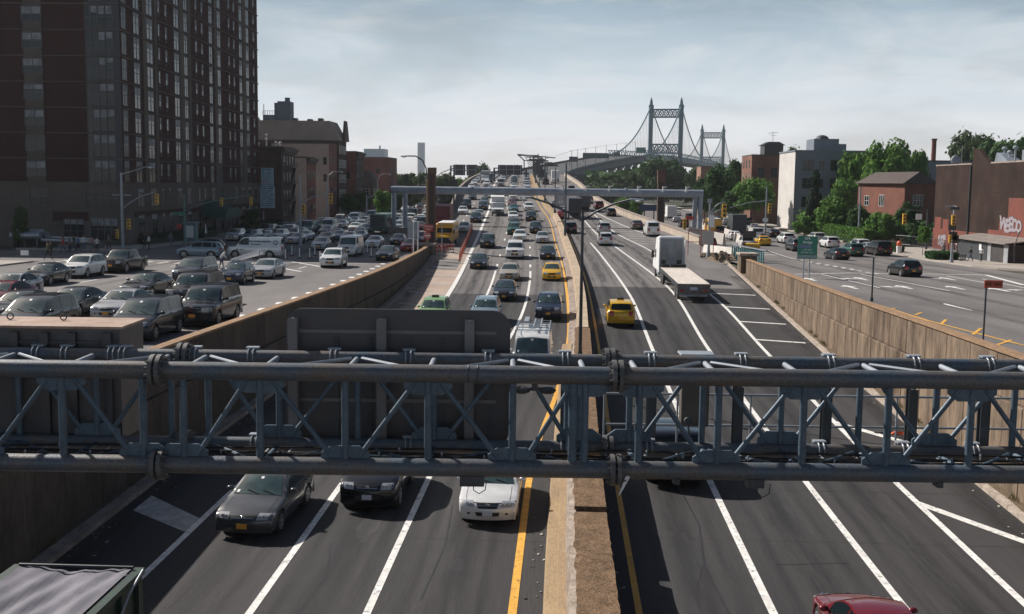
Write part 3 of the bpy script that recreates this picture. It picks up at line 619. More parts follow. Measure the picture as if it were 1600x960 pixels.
    def tpatch(s, b, u0, u1, v0, v1, off=.006, nu=6, nv=6, taper=(0, 0), mi=0):
        vs = []
        for i in range(nu + 1):
            u = u0 + (u1 - u0) * i / nu; t = taper[0] + (taper[1] - taper[0]) * i / nu
            for j in range(nv + 1):
                v = v0 + t + (v1 - v0 - 2*t) * j / nv; vs.append(s.top(u, v, off))
        m = nv + 1; b.add(vs, [(i*m+j, (i+1)*m+j, (i+1)*m+j+1, i*m+j+1) for i in range(nu) for j in range(nv)], mi)
    def spatch(s, b, u0, u1, r0, r1, sd, off=.007, n=8, mi=0):
        vs = []
        for i in range(n + 1):
            for r in (r0, r1): p = s.side(u0 + (u1-u0)*i/n, r, sd); vs.append(p + Vector((0, sd * off, off * (.6 if r1 <= 1 else 0))))
        fs = [(2*i, 2*i+2, 2*i+3, 2*i+1) for i in range(n)]
        b.add(vs, fs if sd > 0 else [f[::-1] for f in fs], mi)
    def u_at(s, x):                    # profile parameter of a roof-line x
        lo, hi = s.ws[0], s.rw[1]
        for _ in range(30):
            md = (lo + hi) / 2
            if s.prof(md)[0] < x: lo = md
            else: hi = md
        return lo
def wheel_mesh(R_, wd=.21):
    b = MB(); n = 24; rr = [(R_*.60, -wd/2), (R_*.93, -wd/2), (R_, -wd*.32), (R_, wd*.32), (R_*.93, wd/2), (R_*.60, wd/2)]
    for r, y in rr:
        for i in range(n): a = 2*math.pi*i/n; b.v.append((r*math.cos(a), y, r*math.sin(a)))
    for j in range(5):
        for i in range(n): k = (i+1) % n; b.f.append((j*n+i, j*n+k, (j+1)*n+k, (j+1)*n+i)); b.m.append(0)
    b.f.append(tuple(range(n))); b.f.append(tuple(range(5*n, 6*n))[::-1]); b.m += [0, 0]
    return b.mesh('wheel', black_m, 40)
def rim_mesh(R_, wd=.21):
    b = MB(); n = 20; y = wd/2 + .004
    for sg in (1, -1):
        for (ra, rb) in ((R_*.54, R_*.66),):
            vs = [(r*math.cos(2*math.pi*i/n), sg*y, r*math.sin(2*math.pi*i/n)) for r in (ra, rb) for i in range(n)]
            fs = [(i, (i+1) % n, n+(i+1) % n, n+i) for i in range(n)]; b.add(vs, fs if sg < 0 else [f[::-1] for f in fs])
        for k in range(5):
            a = 2*math.pi*k/5; c, s_ = math.cos(a), math.sin(a); px, pz = -s_, c
            q = [(c*r + px*w_, sg*(y + o), s_*r + pz*w_) for r, w_, o in ((.03, .05, .008), (.03, -.05, .008), (R_*.56, -.028, 0), (R_*.56, .028, 0))]
            b.poly(q if sg > 0 else q[::-1])
        b.poly([(.075*math.cos(2*math.pi*i/10), sg*(y+.01), .075*math.sin(2*math.pi*i/10)) for i in (range(10) if sg < 0 else range(9, -1, -1))])
    return b.mesh('rim', rim_m)
WM = {}
def wheels(root, xs, hw, R_, rims=True, name='wheel'):
    if (R_,) not in WM: WM[(R_,)] = (wheel_mesh(R_), rim_mesh(R_))
    wm, rm = WM[(R_,)]
    for x in xs:
        for sd in (1, -1):
            o = link_mesh(name, wm, root); o.location = (x, sd * hw, R_)
            if rims: link_mesh('rim', rm, o)
CACHE = {}
def car_meshes(kind, lod):
    key = (kind, lod)
    if key in CACHE: return CACHE[key]
    B = Body(PROF[kind]); P = []     # list of (part name, mesh)
    def ad(name, fn, m, smooth=35):
        b = MB(); fn(b); P.append((name, b.mesh(name, m, smooth)))
    P.append(('body', B.body_mb(8 if lod == 0 else 6).mesh('body', paint, 38)))
    hw = B.W / 2
    ub = MB(); ub.box(.55, B.L - .5, -hw + .24, hw - .24, .2, B.belt * .72); ub.box(.32, .55, -hw*.6, hw*.6, .2, .5); ub.box(B.L - .5, B.L - .3, -hw*.6, hw*.6, .22, .5)
    for a in B.ax: ub.tube((a, -hw + .10, B.R), (a, hw - .10, B.R), B.R + .055, n=14)
    P.append(('underbody', ub.mesh('underbody', under_m)))
    w0, w1 = B.ws; r0, r1 = B.rw
    ad('windscreen', lambda b: B.tpatch(b, w0 + .10, w1 - .03, -.90, .90, .010, 8, 8, (.0, .02)), wglass)
    ad('rear_window', lambda b: B.tpatch(b, r0 + .10, r1 - (.10 if kind != 'van' else .25), -.86, .86, .010, 5, 6, (.02, .02)), glass_m)
    xa = B.prof(w0)[0]; xb = B.prof(r1)[0]; xm = xa + (xb - xa) * .50; xf = B.prof(w1)[0]; xe = B.prof(r0)[0]
    if kind == 'van': spans = [(xa + .30, xa + 1.35)]
    elif kind in ('suv', 'big_suv', 'minivan'): spans = [(xa + .42, xm - .10), (xm - .03, xm + (xb - xm) * .52), (xm + (xb - xm) * .57, xb - .28)]
    elif kind == 'pickup': spans = [(xa + .42, xm - .03), (xm + .04, xb - .12)]
    else: spans = [(xa + .45, xm - .02), (xm + .06, xb - .40)]
    for sd in (1, -1):
        for a, c in spans: ad('side_window', lambda b, a=a, c=c, sd=sd: B.spatch(b, B.u_at(a), B.u_at(c), .10, .93, sd, .008), glass_m)
    # lamps
    u_h0, u_h1 = (2.5, 3.45) if kind not in ('van', 'pickup', 'big_suv') else (2.15, 2.95)
    for sd in (1, -1):
        def hl(b, sd=sd):
            v0, v1 = (.56, .985) if sd > 0 else (-.985, -.56)
            B.tpatch(b, u_h0, u_h1, v0, v1, .012, 3, 4); B.spatch(b, u_h0 + .25, u_h1 + .15, .02, 1.3, sd, .010, 3)
        ad('headlight', hl, lamp_m)
        if lod == 0:
            def rf(b, sd=sd):
                for v, r_ in ((.66, .05), (.82, .062)):
                    p = B.top((u_h0 + u_h1)/2 + .05, v*sd, .010); b.ball((p.x, p.y, p.z), r_*.5, r_, r_*.75, 5)
            ad('headlight_reflector', rf, chrome)
        def tl(b, sd=sd):
            ua, ub_ = (11.15, 12.5) if kind in ('sedan', 'hatch', 'pickup') else (10.6, 12.4)
            v0, v1 = (.62, .985) if sd > 0 else (-.985, -.62)
            B.tpatch(b, ua, ub_, v0, v1, .012, 3, 3); B.spatch(b, ua - .2, ub_, .02, 1.6, sd, .010, 4)
        ad('tail_light', tl, tail_m)
    ad('grille', lambda b: (B.tpatch(b, 2.35, 3.15, -.46, .46, .012, 3, 4, (.06, 0)), B.tpatch(b, 1.05, 1.7, -.52, .52, .008, 2, 4, (.06, .0))), black_gloss)
    if lod == 0:
        ad('bonnet_trim', lambda b: B.tpatch(b, 2.70, 2.80, -.44, .44, .022, 1, 4), chrome)
        ad('fog_lamp', lambda b: (B.tpatch(b, 1.25, 1.55, .74, .86, .010, 1, 2), B.tpatch(b, 1.25, 1.55, -.86, -.74, .010, 1, 2)), black_gloss)
        def seams(b):
            for sd in (1, -1):
                for x in [xa + .12, xm] + ([xb - .25] if kind != 'van' else [xm + 1.2]):
                    u = B.u_at(x)
                    for r in range(1, 5):
                        p, q = B.side(u, r, sd), B.side(u, r + (1 if r < 4 else .6), sd); d = Vector((.009, sd*.005, 0)); e = Vector((-.009, sd*.005, 0))
                        f = [p + e, p + d, q + d, q + e]; b.poly(f if sd < 0 else f[::-1])
            for v in (-.80, .80):                     # bonnet shut lines
                B.tpatch(b, 3.2, 4.9, v - .008, v + .008, .004, 6, 1)
            B.tpatch(b, 3.16, 3.22, -.8, .8, .004, 1, 6)
        ad('shut_line', seams, black_gloss)
        def hnd(b):
            for sd in (1, -1):
                for x in (xm - .18, min(xb - .55, xm + .85)):
                    p = B.side(B.u_at(x), 1.75, sd); b.box(p.x - .09, p.x + .09, *sorted((p.y, p.y + sd*.035)), p.z - .015, p.z + .018)
        ad('door_handle', hnd, black_gloss)
        ad('badge', lambda b: (lambda p: b.ball((p.x - .01, 0, p.z), .02, .075, .05, 5))(B.top(2.95, 0, .012)), chrome)
        ad('inspection_sticker', lambda b: (B.tpatch(b, w0 + .18, w0 + .30, .70, .80, .016, 1, 1), B.tpatch(b, w1 - .22, w1 - .10, -.07, .07, .016, 1, 1)), sign_w)
        ad('wiper', lambda b: [b.beam(B.top(w0 + .14, v, .022), B.top(w0 + .30, v + .42, .03), .02, .015) for v in (-.62, -.02)], black_m)
    def mir(sd):
        b = MB(); u = B.u_at(xa + .48); p = B.side(u, 1.0, sd); b.ball((p.x, p.y + sd*.13, p.z + .06), .09, .12, .075, 5); b.beam((p.x, p.y - sd*.02, p.z), (p.x, p.y + sd*.1, p.z + .03), .05, .04); return b.mesh('wing_mirror', paint, 60)
    if lod <= 1:
        for sd in (1, -1): P.append(('wing_mirror', mir(sd)))
    def pl(b, rear):
        p = B.top(12.9 if rear else 1.55, 0); x0, x1 = sorted((p.x - (.0 if rear else .035), p.x + (.035 if rear else 0))); b.box(x0, x1, -.15, .15, p.z - .075, p.z + .075)
    ad('front_plate', lambda b: pl(b, 0), plate_y); ad('rear_plate', lambda b: pl(b, 1), plate_y)
    CACHE[key] = (B, P); return CACHE[key]
def joined(kind):
    if (kind, 'j') in CACHE: return CACHE[(kind, 'j')]
    B, P = car_meshes(kind, 2); b = MB(); ms = [paint, glass_m, under_m, lamp_m, tail_m, black_gloss, black_m, wglass]
    for nm, me in P:
        mi = ms.index(me.materials[0]) if me.materials[0] in ms else 5
        b.add([v.co.copy() for v in me.vertices], [tuple(p.vertices) for p in me.polygons], mi)
    for x in B.ax:
        for sd in (1, -1): b.tube((x, sd*(B.W/2 - .22), B.R), (x, sd*(B.W/2 - .02), B.R), B.R, n=12, mi=6)
    me = b.mesh('car', ms, 38); CACHE[(kind, 'j')] = (B, me); return B, me
NAMES = dict(sedan='sedan', hatch='hatchback', suv='suv', big_suv='large_suv', minivan='minivan', van='van', pickup='pickup_truck')
def slope(zf, y): return (zf(y + 1) - zf(y - 1)) / 2
def place(root, x, y, zf, hd, extra=0., tang=None):
    """front of the vehicle frame is local +x pointing backwards from the nose, so turn the nose to heading hd (+1 away from the camera, -1 towards it)"""
    dx = (tang(y + 2) - tang(y - 2)) / 4 if tang else 0.
    d = Vector((dx, 1, slope(zf, y))).normalized() * (-hd)     # local +x (nose to tail)
    if extra: d.rotate(Matrix.Rotation(extra, 3, 'Z'))
    up = Vector((0, 0, 1)); yv = up.cross(d).normalized(); zv = d.cross(yv)
    root.matrix_world = Matrix.Translation((x, y, zf(y) + .012)) @ Matrix((d, yv, zv)).transposed().to_4x4()
def make_car(kind, color, label, lod, cat='car', group=None, scale=1.0, plate=None):
    if lod >= 3:
        B, me = joined(kind); o = bpy.data.objects.new(NAMES[kind], me); col.objects.link(o); o.color = (*COL[color], 1); return tag(o, label, cat, group), B
    B, P = car_meshes(kind, min(lod, 2)); t = thing(NAMES[kind], label, cat, group=group)
    for nm, me in P:
        link_mesh(nm, me, t, COL[color])
    wheels(t, B.ax, B.W/2 - .125, B.R, rims=lod <= 1)
    return t, B
CATS = dict(sedan='car', hatch='car', suv='SUV', big_suv='SUV', minivan='minivan', van='van', pickup='pickup truck')
def car(kind, px, py, surf, color, label=None, hd=-1, lod=None, extra=0., group=None, cat=None, W=None, xy=None):
    zf, tang = {'H': (zh, mx_), 'L': (zl, None), 'R': (zr, None)}[surf]
    x, y = xy if xy else hit(px, py, zf)
    if lod is None: lod = 0 if y < 78 else 1 if y < 135 else 2 if y < 235 else 3
    t, B = make_car(kind, color, label, lod, cat or CATS[kind], group)
    # the hit is the nearest end: shift so that the nose (hd=-1) or the tail (hd=+1) lies there
    yy = y if hd < 0 else y + B.L * math.cos(extra)
    dx = (tang(y + 3) - tang(y)) / 3 if tang else 0
    place(t, x + (yy - y) * dx, yy, zf, hd, extra, tang)
    t['_y'] = y
    return t
def roof_rack(t, kind):
    B = car_meshes(kind, 0)[0]; b = MB()
    for sd in (1, -1): b.path([B.top(6.9, .86*sd, .05), B.top(7.5, .86*sd, .07), B.top(8.6, .86*sd, .07), B.top(8.9, .86*sd, .04)], .018, 6)
    b.build('roof_rail', black_gloss, t)
def cab_light(t, kind):
    B = car_meshes(kind, 0)[0]; p = B.top(7.4, 0); b = MB(); b.box(p.x - .08, p.x + .08, -.24, .24, p.z - .01, p.z + .13); bevel(b.build('roof_light', black_gloss, t), .02)
# ---------------------------------------------------------------- trucks, buses and the like (local +x runs from nose to tail)
def bx(parent, name, m, x0, x1, y0, y1, z0, z1, bv=.03):
    b = MB(); b.box(x0, x1, y0, y1, z0, z1); o = b.build(name, m, parent)
    if bv: bevel(o, bv)
    return o
def slab(parent, name, m, pts, y0, y1, bv=.03):     # side outline (x,z) pushed across the width
    b = MB(); n = len(pts); b.v = [(x, y0, z) for x, z in pts] + [(x, y1, z) for x, z in pts]
    b.f = [tuple(range(n)), tuple(range(2*n-1, n-1, -1))] + [(i, n+i, n+(i+1) % n, (i+1) % n) for i in range(n)]; b.m = [0] * len(b.f)
    o = b.build(name, m, parent)
    if bv: bevel(o, bv)
    return o
def truck_wheels(t, xs, hw, R_=.5, rims=True): wheels(t, xs, hw, R_, rims)
def box_truck(label, cab_m, box_m, L=8.0, H=3.5, W=2.4, group=None, name='box_truck', detail=True, cat='truck'):
    t = thing(name, label, cat, group=group); h = W/2
    slab(t, 'cab', cab_m, [(0,.55),(0,1.25),(.55,1.45),(.95,1.5),(1.45,2.35),(2.35,2.4),(2.35,.55)], -h+.12, h-.12, .05)
    bx(t, 'cargo_box', box_m, 2.5, L, -h, h, .95, H, .04); bx(t, 'chassis', under_m, .3, L-.1, -.75, .75, .45, .93, 0)
    slab(t, 'windscreen', glass_m, [(.99,1.56),(1.42,2.27),(1.45,2.27),(1.03,1.54)], -h+.22, h-.22, 0)
    for sd in (1, -1):
        slab(t, 'side_window', glass_m, [(1.2,1.6),(1.55,2.2),(2.15,2.2),(2.15,1.6)], *sorted((sd*(h-.125), sd*(h-.105))), 0)
        bx(t, 'headlight', lamp_m, -.03, .05, *sorted((sd*(h-.55), sd*(h-.2))), .85, 1.08, .01)
        bx(t, 'tail_light', tail_m, L-.02, L+.03, *sorted((sd*(h-.35), sd*(h-.1))), .75, .93, 0)
        bx(t, 'wing_mirror', black_gloss, 1.1, 1.2, *sorted((sd*(h+.02), sd*(h+.22))), 1.6, 2.1, .01)
    bx(t, 'grille', black_gloss, -.025, .05, -.55, .55, .8, 1.2, .01); bx(t, 'bumper', black_gloss, -.08, .1, -h+.1, h-.1, .45, .75, .02)
    truck_wheels(t, (.95, L-1.7), h-.17, .46, detail); return t
def school_bus(label, group=None):
    t = thing('school_bus', label, 'school bus', group=group)
    slab(t, 'body', bus_y, [(0,.6),(0,1.15),(.15,1.35),(1.0,1.45),(1.25,2.75),(1.5,2.9),(7.0,2.9),(7.1,2.7),(7.1,.6)], -1.1, 1.1, .10)
    bx(t, 'roof_panel', white_m, 1.35, 7.0, -.95, .95, 2.88, 2.96, .04)
    slab(t, 'windscreen', glass_m, [(1.02,1.55),(1.16,2.30),(1.19,2.30),(1.06,1.55)], -.95, .95, 0)
    bx(t, 'sign_board', mat('bus_sign', (.5,.28,.03), .5), 1.12, 1.3, -.8, .8, 2.5, 2.78, .02)
    bx(t, 'grille', black_gloss, -.03, .05, -.95, .95, .45, 1.12, .02)
    for sd in (1, -1):
        bx(t, 'headlight', lamp_m, -.06, .0, *sorted((sd*.7, sd*.95)), .85, 1.08, .01)
        for k in range(6): bx(t, 'side_window', glass_m, 1.7 + k*.85, 2.4 + k*.85, *sorted((sd*1.09, sd*1.115)), 1.75, 2.4, 0)
        bx(t, 'wing_mirror', black_gloss, .6, .7, *sorted((sd*1.15, sd*1.35)), 1.6, 2.1, .01)
        bx(t, 'rub_rail', black_gloss, .9, 7.1, *sorted((sd*1.09, sd*1.12)), 1.45, 1.5, 0)
    truck_wheels(t, (.95, 5.3), .95, .45); return t
def city_bus(label, m, group=None):
    t = thing('bus', label, 'bus', group=group)
    slab(t, 'body', m, [(0,.4),(-.05,1.1),(.15,3.0),(.35,3.15),(11.8,3.15),(12,.4)], -1.27, 1.27, .10)
    slab(t, 'windscreen', glass_m, [(-.075,1.15),(.09,2.55),(.13,2.55),(-.03,1.15)], -1.15, 1.15, 0)
    bx(t, 'destination_sign', black_gloss, .05, .2, -1.0, 1.0, 2.66, 2.95, .01)
    for sd in (1, -1):
        for k in range(7): bx(t, 'side_window', glass_m, 1.5 + k*1.4, 2.75 + k*1.4, *sorted((sd*1.26, sd*1.285)), 1.5, 2.6, 0)
        bx(t, 'headlight', lamp_m, -.08, .02, *sorted((sd*.8, sd*1.12)), .65, .85, .01)
    truck_wheels(t, (2.5, 8.8), 1.1, .48, False); return t
def flatbed(label):
    t = thing('flatbed_truck', label, 'truck')
    L0 = 21.2
    cab = slab(t, 'sleeper_cab', white_m, [(0,.8),(0,1.5),(.3,1.75),(1.6,1.95),(2.1,3.1),(2.7,3.95),(4.9,4.2),(5.2,4.1),(5.2,.8)], -1.2, 1.2, .16)
    bx(t, 'rear_cab_panel', grey_m, 5.18, 5.24, -1.02, 1.02, 1.1, 3.95, .06)
    bx(t, 'sleeper_vent', steel_lt, 5.22, 5.28, -.32, .32, 2.1, 3.7, .03)
    for sd in (1, -1):
        bx(t, 'rear_window', black_gloss, 5.22, 5.27, *sorted((sd*.5, sd*.92)), 1.3, 1.95, .02)
        bx(t, 'wing_mirror', black_gloss, 1.9, 2.05, *sorted((sd*1.3, sd*1.55)), 1.9, 2.6, .03)
        slab(t, 'side_window', glass_m, [(2.0,2.0),(2.3,2.75),(3.1,2.8),(3.1,2.0)], *sorted((sd*1.195, sd*1.215)), 0)
        bx(t, 'fuel_tank', steel_lt, 3.0, 4.6, *sorted((sd*.75, sd*1.15)), .45, .95, .08)
        bx(t, 'side_fairing', white_m, 5.2, 5.9, *sorted((sd*1.15, sd*1.22)), .8, 3.8, .03)
    slab(t, 'windscreen', glass_m, [(1.62,2.0),(2.07,2.93),(2.10,2.90),(1.66,1.98)], -1.05, 1.05, 0)
    bx(t, 'chassis', steel_dk, .5, 10.5, -.45, .45, .65, .98, 0)
    deckm = mat('timber_deck', (.72,.65,.58), .85, c2=(.50,.44,.39), vscale=1.5, stretch=(.25,5,1), dirt=(9.,.2))
    dk = bx(t, 'trailer_deck', deckm, 7.6, L0, -1.27, 1.27, 1.30, 1.46, .02)
    rim_ = MB()
    for sd in (1, -1): rim_.box(7.55, L0+.01, *sorted((sd*1.275, sd*1.33)), 1.22, 1.48)
    rim_.build('side_rail', steel_dk, t)
    b = MB(); b.box(7.9, L0-.3, -.55, -.42, .85, 1.29); b.box(7.9, L0-.3, .42, .55, .85, 1.29)
    for k in range(18): b.box(8.2 + k*.7, 8.28 + k*.7, -1.25, 1.25, 1.12, 1.29)
    b.build('trailer_frame', steel_dk, t)
    bx(t, 'rear_panel', mat('grimy_rear', (.22,.20,.19), .8, c2=(.10,.09,.085), vscale=3.), L0+.015, L0+.08, -1.3, 1.3, .62, 1.44, .02)
    bx(t, 'bumper', grey_m, L0+.02, L0+.16, -1.15, 1.15, .45, .62, .02)
    for sd in (1, -1): bx(t, 'tail_light', tail_m, L0+.085, L0+.11, *sorted((sd*.75, sd*1.1)), .85, .98, 0)
    bx(t, 'rear_plate', plate_w, L0+.085, L0+.105, -.3, .3, .95, 1.2, 0)
    b = MB()
    for y in (-.85, -.05, .7): b.tube((7.9, y-.3, 1.66), (7.9, y+.35, 1.66), .16, n=10)
    b.build('strap_rolls', black_m, t, 40)
    truck_wheels(t, (1.4, 7.1, 8.35, 18.2, 19.45), 1.02, .5); return t
def dump_body_truck():
    t = thing('dump_truck', 'green open topped truck covered with a grey tarpaulin at the lower left corner', 'truck')
    gm = mat('truck_green', (.018,.048,.034), .5, c2=(.012,.028,.022), vscale=2.); L0 = 9.0
    slab(t, 'cab', gm, [(0,.6),(0,1.7),(.5,1.9),(.8,2.8),(2.2,2.9),(2.2,.6)], -1.15, 1.15, .08)
    slab(t, 'windscreen', glass_m, [(.5,1.98),(.76,2.7),(.8,2.7),(.54,1.98)], -1.0, 1.0, 0)
    b = MB()
    for sd in (1, -1): b.box(2.5, L0, *sorted((sd*1.15, sd*1.27)), 1.0, 2.72)
    b.box(2.5, 2.6, -1.15, 1.15, 1.0, 2.72); b.box(2.5, L0, -1.15, 1.15, 1.0, 1.1)
    bevel(b.build('body_side', gm, t), .02)
    bx(t, 'tailgate', gm, L0+.003, L0+.10, -1.27, 1.27, 1.0, 2.70, .02)
    rb = MB()
    for sd in (1, -1):
        rb.box(2.45, L0+.1, *sorted((sd*1.13, sd*1.32)), 2.724, 2.84)
        for k in range(8): rb.box(2.7+k*.85, 2.8+k*.85, *sorted((sd*1.272, sd*1.36)), 1.0, 2.71)
    rb.build('top_rail', gm, t)
    b = MB(); nx, ny = 46, 26; rr = random.Random(3)
    for i in range(nx + 1):
        for j in range(ny + 1):
            x = 2.6 + (L0 - 2.6) * i / nx; y = -1.12 + 2.24 * j / ny; e = min(1, min(j, ny - j) / 3)
            z = 2.87 - .13 * math.sin(math.pi * j / ny) + e * (.045 * abs(math.sin(x*.9 + y*4.5 + 1.2*math.sin(y*2.5))) ** .6 + .022 * math.sin(y*13 + x*2.6) + .016 * math.sin(x * 2.1 - y * 6.7))
            b.v.append((x, y, z))
    for i in range(nx):
        for j in range(ny): q = i*(ny+1)+j; b.f.append((q, q+ny+1, q+ny+2, q+1)); b.m.append(0)
    b.build('tarpaulin', mat('tarpaulin', (.16,.155,.19), .75, c2=(.10,.10,.125), vscale=2., dirt=(30.,.12)), t, 60)
    b = MB(); b.tube((L0-.05, -1.15, 2.89), (L0-.05, 1.15, 2.89), .03, n=8); b.build('tarp_bar', steel_dk, t)
    b = MB(); b.path([(L0-.1, -1.36, 2.86), (L0-.9, -1.40, 2.7), (L0-1.8, -1.42, 2.2), (L0-3, -1.42, 1.6)], .025, 6); b.build('tarp_arm', steel_lt, t)
    bx(t, 'chassis', under_m, .3, L0, -.5, .5, .6, .98, 0); truck_wheels(t, (1.3, 6.2, 7.6), 1.0, .5); return t
def put(t, px, py, surf, L, hd=-1, extra=0., xy=None):
    zf, tang = {'H': (zh, mx_), 'L': (zl, None), 'R': (zr, None)}[surf]
    x, y = xy if xy else hit(px, py, zf); yy = y if hd < 0 else y + L * math.cos(extra); dx = (tang(y+3) - tang(y)) / 3 if tang else 0
    place(t, x + (yy - y) * dx, yy, zf, hd, extra, tang); return t
# ================================================================= THE TRAFFIC
G_ON = 'cars queuing towards the camera on the highway'; G_OUT = 'cars driving away on the highway'; G_L = 'cars jammed on the left service road'; G_R = 'cars on the right service road'
# ---- oncoming highway, nearest first
car('sedan', 378, 851, 'H', 'grey', 'grey sedan at the lower left, nearest car on the shoulder side lane', group=G_ON, extra=R(-3))
t = car('suv', 573, 807, 'H', 'black', 'small black SUV with silver headlights just below the gantry', group=G_ON)
t = car('sedan', 761, 827, 'H', 'white', 'white sedan with dark grille just below the gantry beside the yellow line', group=G_ON)
for o in [q for q in col.objects if q.name.startswith('front_plate') and q.parent and q.parent.get('label', '').startswith(('white sedan with dark grille', 'small black SUV'))]:
    o.data = o.data.copy(); o.data.materials[0] = plate_w
dump = put(dump_body_truck(), 0, 0, 'H', 9, xy=(-9.42, 12.05))
# white van with ladder rack
t = car('van', 0, 0, 'H', 'white', 'white work van with a ladder rack on its roof behind the sign panel', group=G_ON, xy=(-1.25, 55.5))
b = MB()
for y in (-.85, .85): b.path([(1.7, y, 2.34), (5.4, y, 2.34)], .025, 6)
for x in (1.8, 2.7, 3.6, 4.5, 5.3):
    b.path([(x, -.9, 2.12), (x, -.9, 2.34), (x, .9, 2.34), (x, .9, 2.12)], .025, 6)
b.build('roof_rack', steel_lt, t)
b = MB(); b.box(2.3, 5.5, -.42, -.36, 2.37, 2.45); b.box(2.3, 5.5, -.06, 0, 2.37, 2.45)
for k in range(10): b.box(2.4+k*.33, 2.44+k*.33, -.36, -.06, 2.39, 2.43)
b.box(3.9, 5.6, .30, .55, 2.37, 2.50)
b.build('ladder', steel_lt, t)
t = car('suv', 856, 503, 'H', 'navy', 'dark blue SUV with chrome grille beside the median, second from the gantry', group=G_ON); roof_rack(t, 'suv')
t = car('suv', 672, 513, 'H', 'lime', 'apple green taxi with a roof light at the edge of the sign panel', group=G_ON, cat='taxi'); cab_light(t, 'suv')
t = car('suv', 755, 512, 'H', 'blue_grey', 'blue grey SUV with roof rails half hidden by the sign panel', group=G_ON); roof_rack(t, 'suv')
ON = [('sedan',787,472,'charcoal','dark sedan in the middle lane just behind the blue grey SUV'),('sedan',795,440,'tan','beige sedan in the middle lane'),('hatch',862,440,'yellow','yellow taxi with dark roof light beside the median'),
 ('sedan',747,422,'charcoal','dark sedan alone at the edge of the pale shoulder'),('suv',761,389,'black','black SUV beside the row of orange posts'),('big_suv',804,406,'white','large white SUV in the middle lane, the biggest white one'),
 ('sedan',856,407,'black','black sedan directly behind the yellow taxi'),('sedan',848,381,'silver','silver sedan beside the median wall'),('sedan',812,378,'white','white sedan right behind the large white SUV'),
 ('suv',802,368,'green',None),('suv',837,366,'charcoal',None),('sedan',803,357,'grey',None),('suv',830,347,'black',None),('sedan',802,345,'white',None),('suv',827,331,'white',None),
 ('sedan',803,332,'teal',None),('sedan',801,323,'maroon','dark red sedan in the middle lane of the far queue'),('van',803,314,'white',None),('suv',743,349,'navy',None),('sedan',748,342,'silver',None),
 ('suv',755,329,'navy',None),('sedan',757,320,'grey',None),('suv',760,310,'white',None),('pickup',729,327,'charcoal',None),('sedan',738,313,'charcoal',None),('sedan',723,336,'white',None),
 ('sedan',724,364,'off_white','off white sedan just behind the orange posts'),('suv',823,306,'black',None),('sedan',782,307,'black',None),('sedan',766,301,'silver',None),('suv',745,303,'charcoal',None)]
G_F = 'distant cars on the rising highway'
ORD = ['first','second','third','fourth','fifth','sixth','seventh','eighth','ninth','tenth','eleventh','twelfth','thirteenth','fourteenth','fifteenth','sixteenth','seventeenth','eighteenth','nineteenth','twentieth','twenty-first','twenty-second','twenty-third','twenty-fourth','twenty-fifth','twenty-sixth','twenty-seventh','twenty-eighth']
auto = []
for k, px, py, c, lab in ON:
    t = car(k, px, py, 'H', c, lab, group=G_ON)
    if lab is None: auto.append((t, k, c, px, py, 'oncoming'))
tr = put(box_truck('white box truck in the left oncoming lane past the orange posts', white_m, white_m, 7.5, 3.4), 778, 338, 'H', 7.5)
put(box_truck('small far white box truck on the crest of the highway', white_m, grey_m, 7.5, 3.6), 0, 0, 'H', 7.5, xy=(-21.2, 322))
# far queue on the climb (nose positions follow the lanes)
lanes_far = [lambda y: interp(T_YL, y) - 1.6, lambda y: interp(T_L3, y) - 1.7, lambda y: interp(T_L2, y) - 1.7, lambda y: interp(T_E, y) - 1.9, lambda y: interp(T_E, y) - 5.6]
seq = ['white','black','silver','white','charcoal','navy','grey','white','maroon','silver','black','white']
kinds = ['sedan','suv','sedan','van','suv','sedan','pickup','minivan']
farspots = []
for li, lf in enumerate(lanes_far):
    y = 262 + 7 * li + (0 if li != 2 else 30)
    while y < 440:
        farspots.append((li, y, lf(y))); y += rnd.choice((13, 16, 21, 27)) + (8 if li > 2 else 0)
used = [(t_[0].matrix_world.translation.x, t_[0].matrix_world.translation.y) for t_ in auto]
for i, (li, y, x) in enumerate(farspots):
    if any(abs(u[0] - x) < 2.2 and abs(u[1] - y) < 9 for u in used) or (li == 2 and 312 < y < 335): continue
    k = kinds[(i * 5 + li) % 8]; c = seq[(i * 7 + li * 3) % 12]
    t = car(k, 0, 0, 'H', c, None, group=G_F, xy=(x, y)); auto.append((t, k, c, 0, 0, 'oncoming'))
lane_names = ['oncoming lane beside the median', 'middle oncoming lane', 'third oncoming lane from the median', 'merging lane behind the orange posts', 'outermost oncoming lane by the dark parapet']
NM = dict(sedan='sedan', hatch='hatchback', suv='SUV', big_suv='large SUV', minivan='minivan', van='van', pickup='pickup')
def auto_label(lst, lane_fn, prefix):
    by = {}
    for t, k, c, *_ in lst:
        p = t.matrix_world.translation; by.setdefault(lane_fn(p.x, p.y), []).append((p.y, t, k, c))
    for ln, L_ in by.items():
        cnt = {}
        for y, t, k, c in sorted(L_, key=lambda q: q[0]):
            key = (c, k); cnt[key] = cnt.get(key, 0) + 1
            t['label'] = f"{c.replace('_', ' ')} {NM[k]} {prefix} {ln}, " + (f"{ORD[cnt[key]-1]} such seen" if sum(1 for q in L_ if (q[3], q[2]) == key) > 1 else 'only one there')
def on_lane(x, y):
    d = x - mx_(y); e = [lf(y) - mx_(y) for lf in lanes_far]; return lane_names[min(range(5), key=lambda i: abs(d - e[i]))]
auto_label(auto, on_lane, 'in the')
put(school_bus('small yellow school bus on the exit ramp behind orange posts'), 700, 383, 'H', 7.1, extra=R(-3), xy=(-14.5, 141))
t = put(box_truck('dark red container truck standing behind the school bus', mat('truck_red', (.30,.03,.03), .45, coat=.4), red_box, 9.5, 4.2), 0, 0, 'H', 9.5, xy=(-16.6, 157))

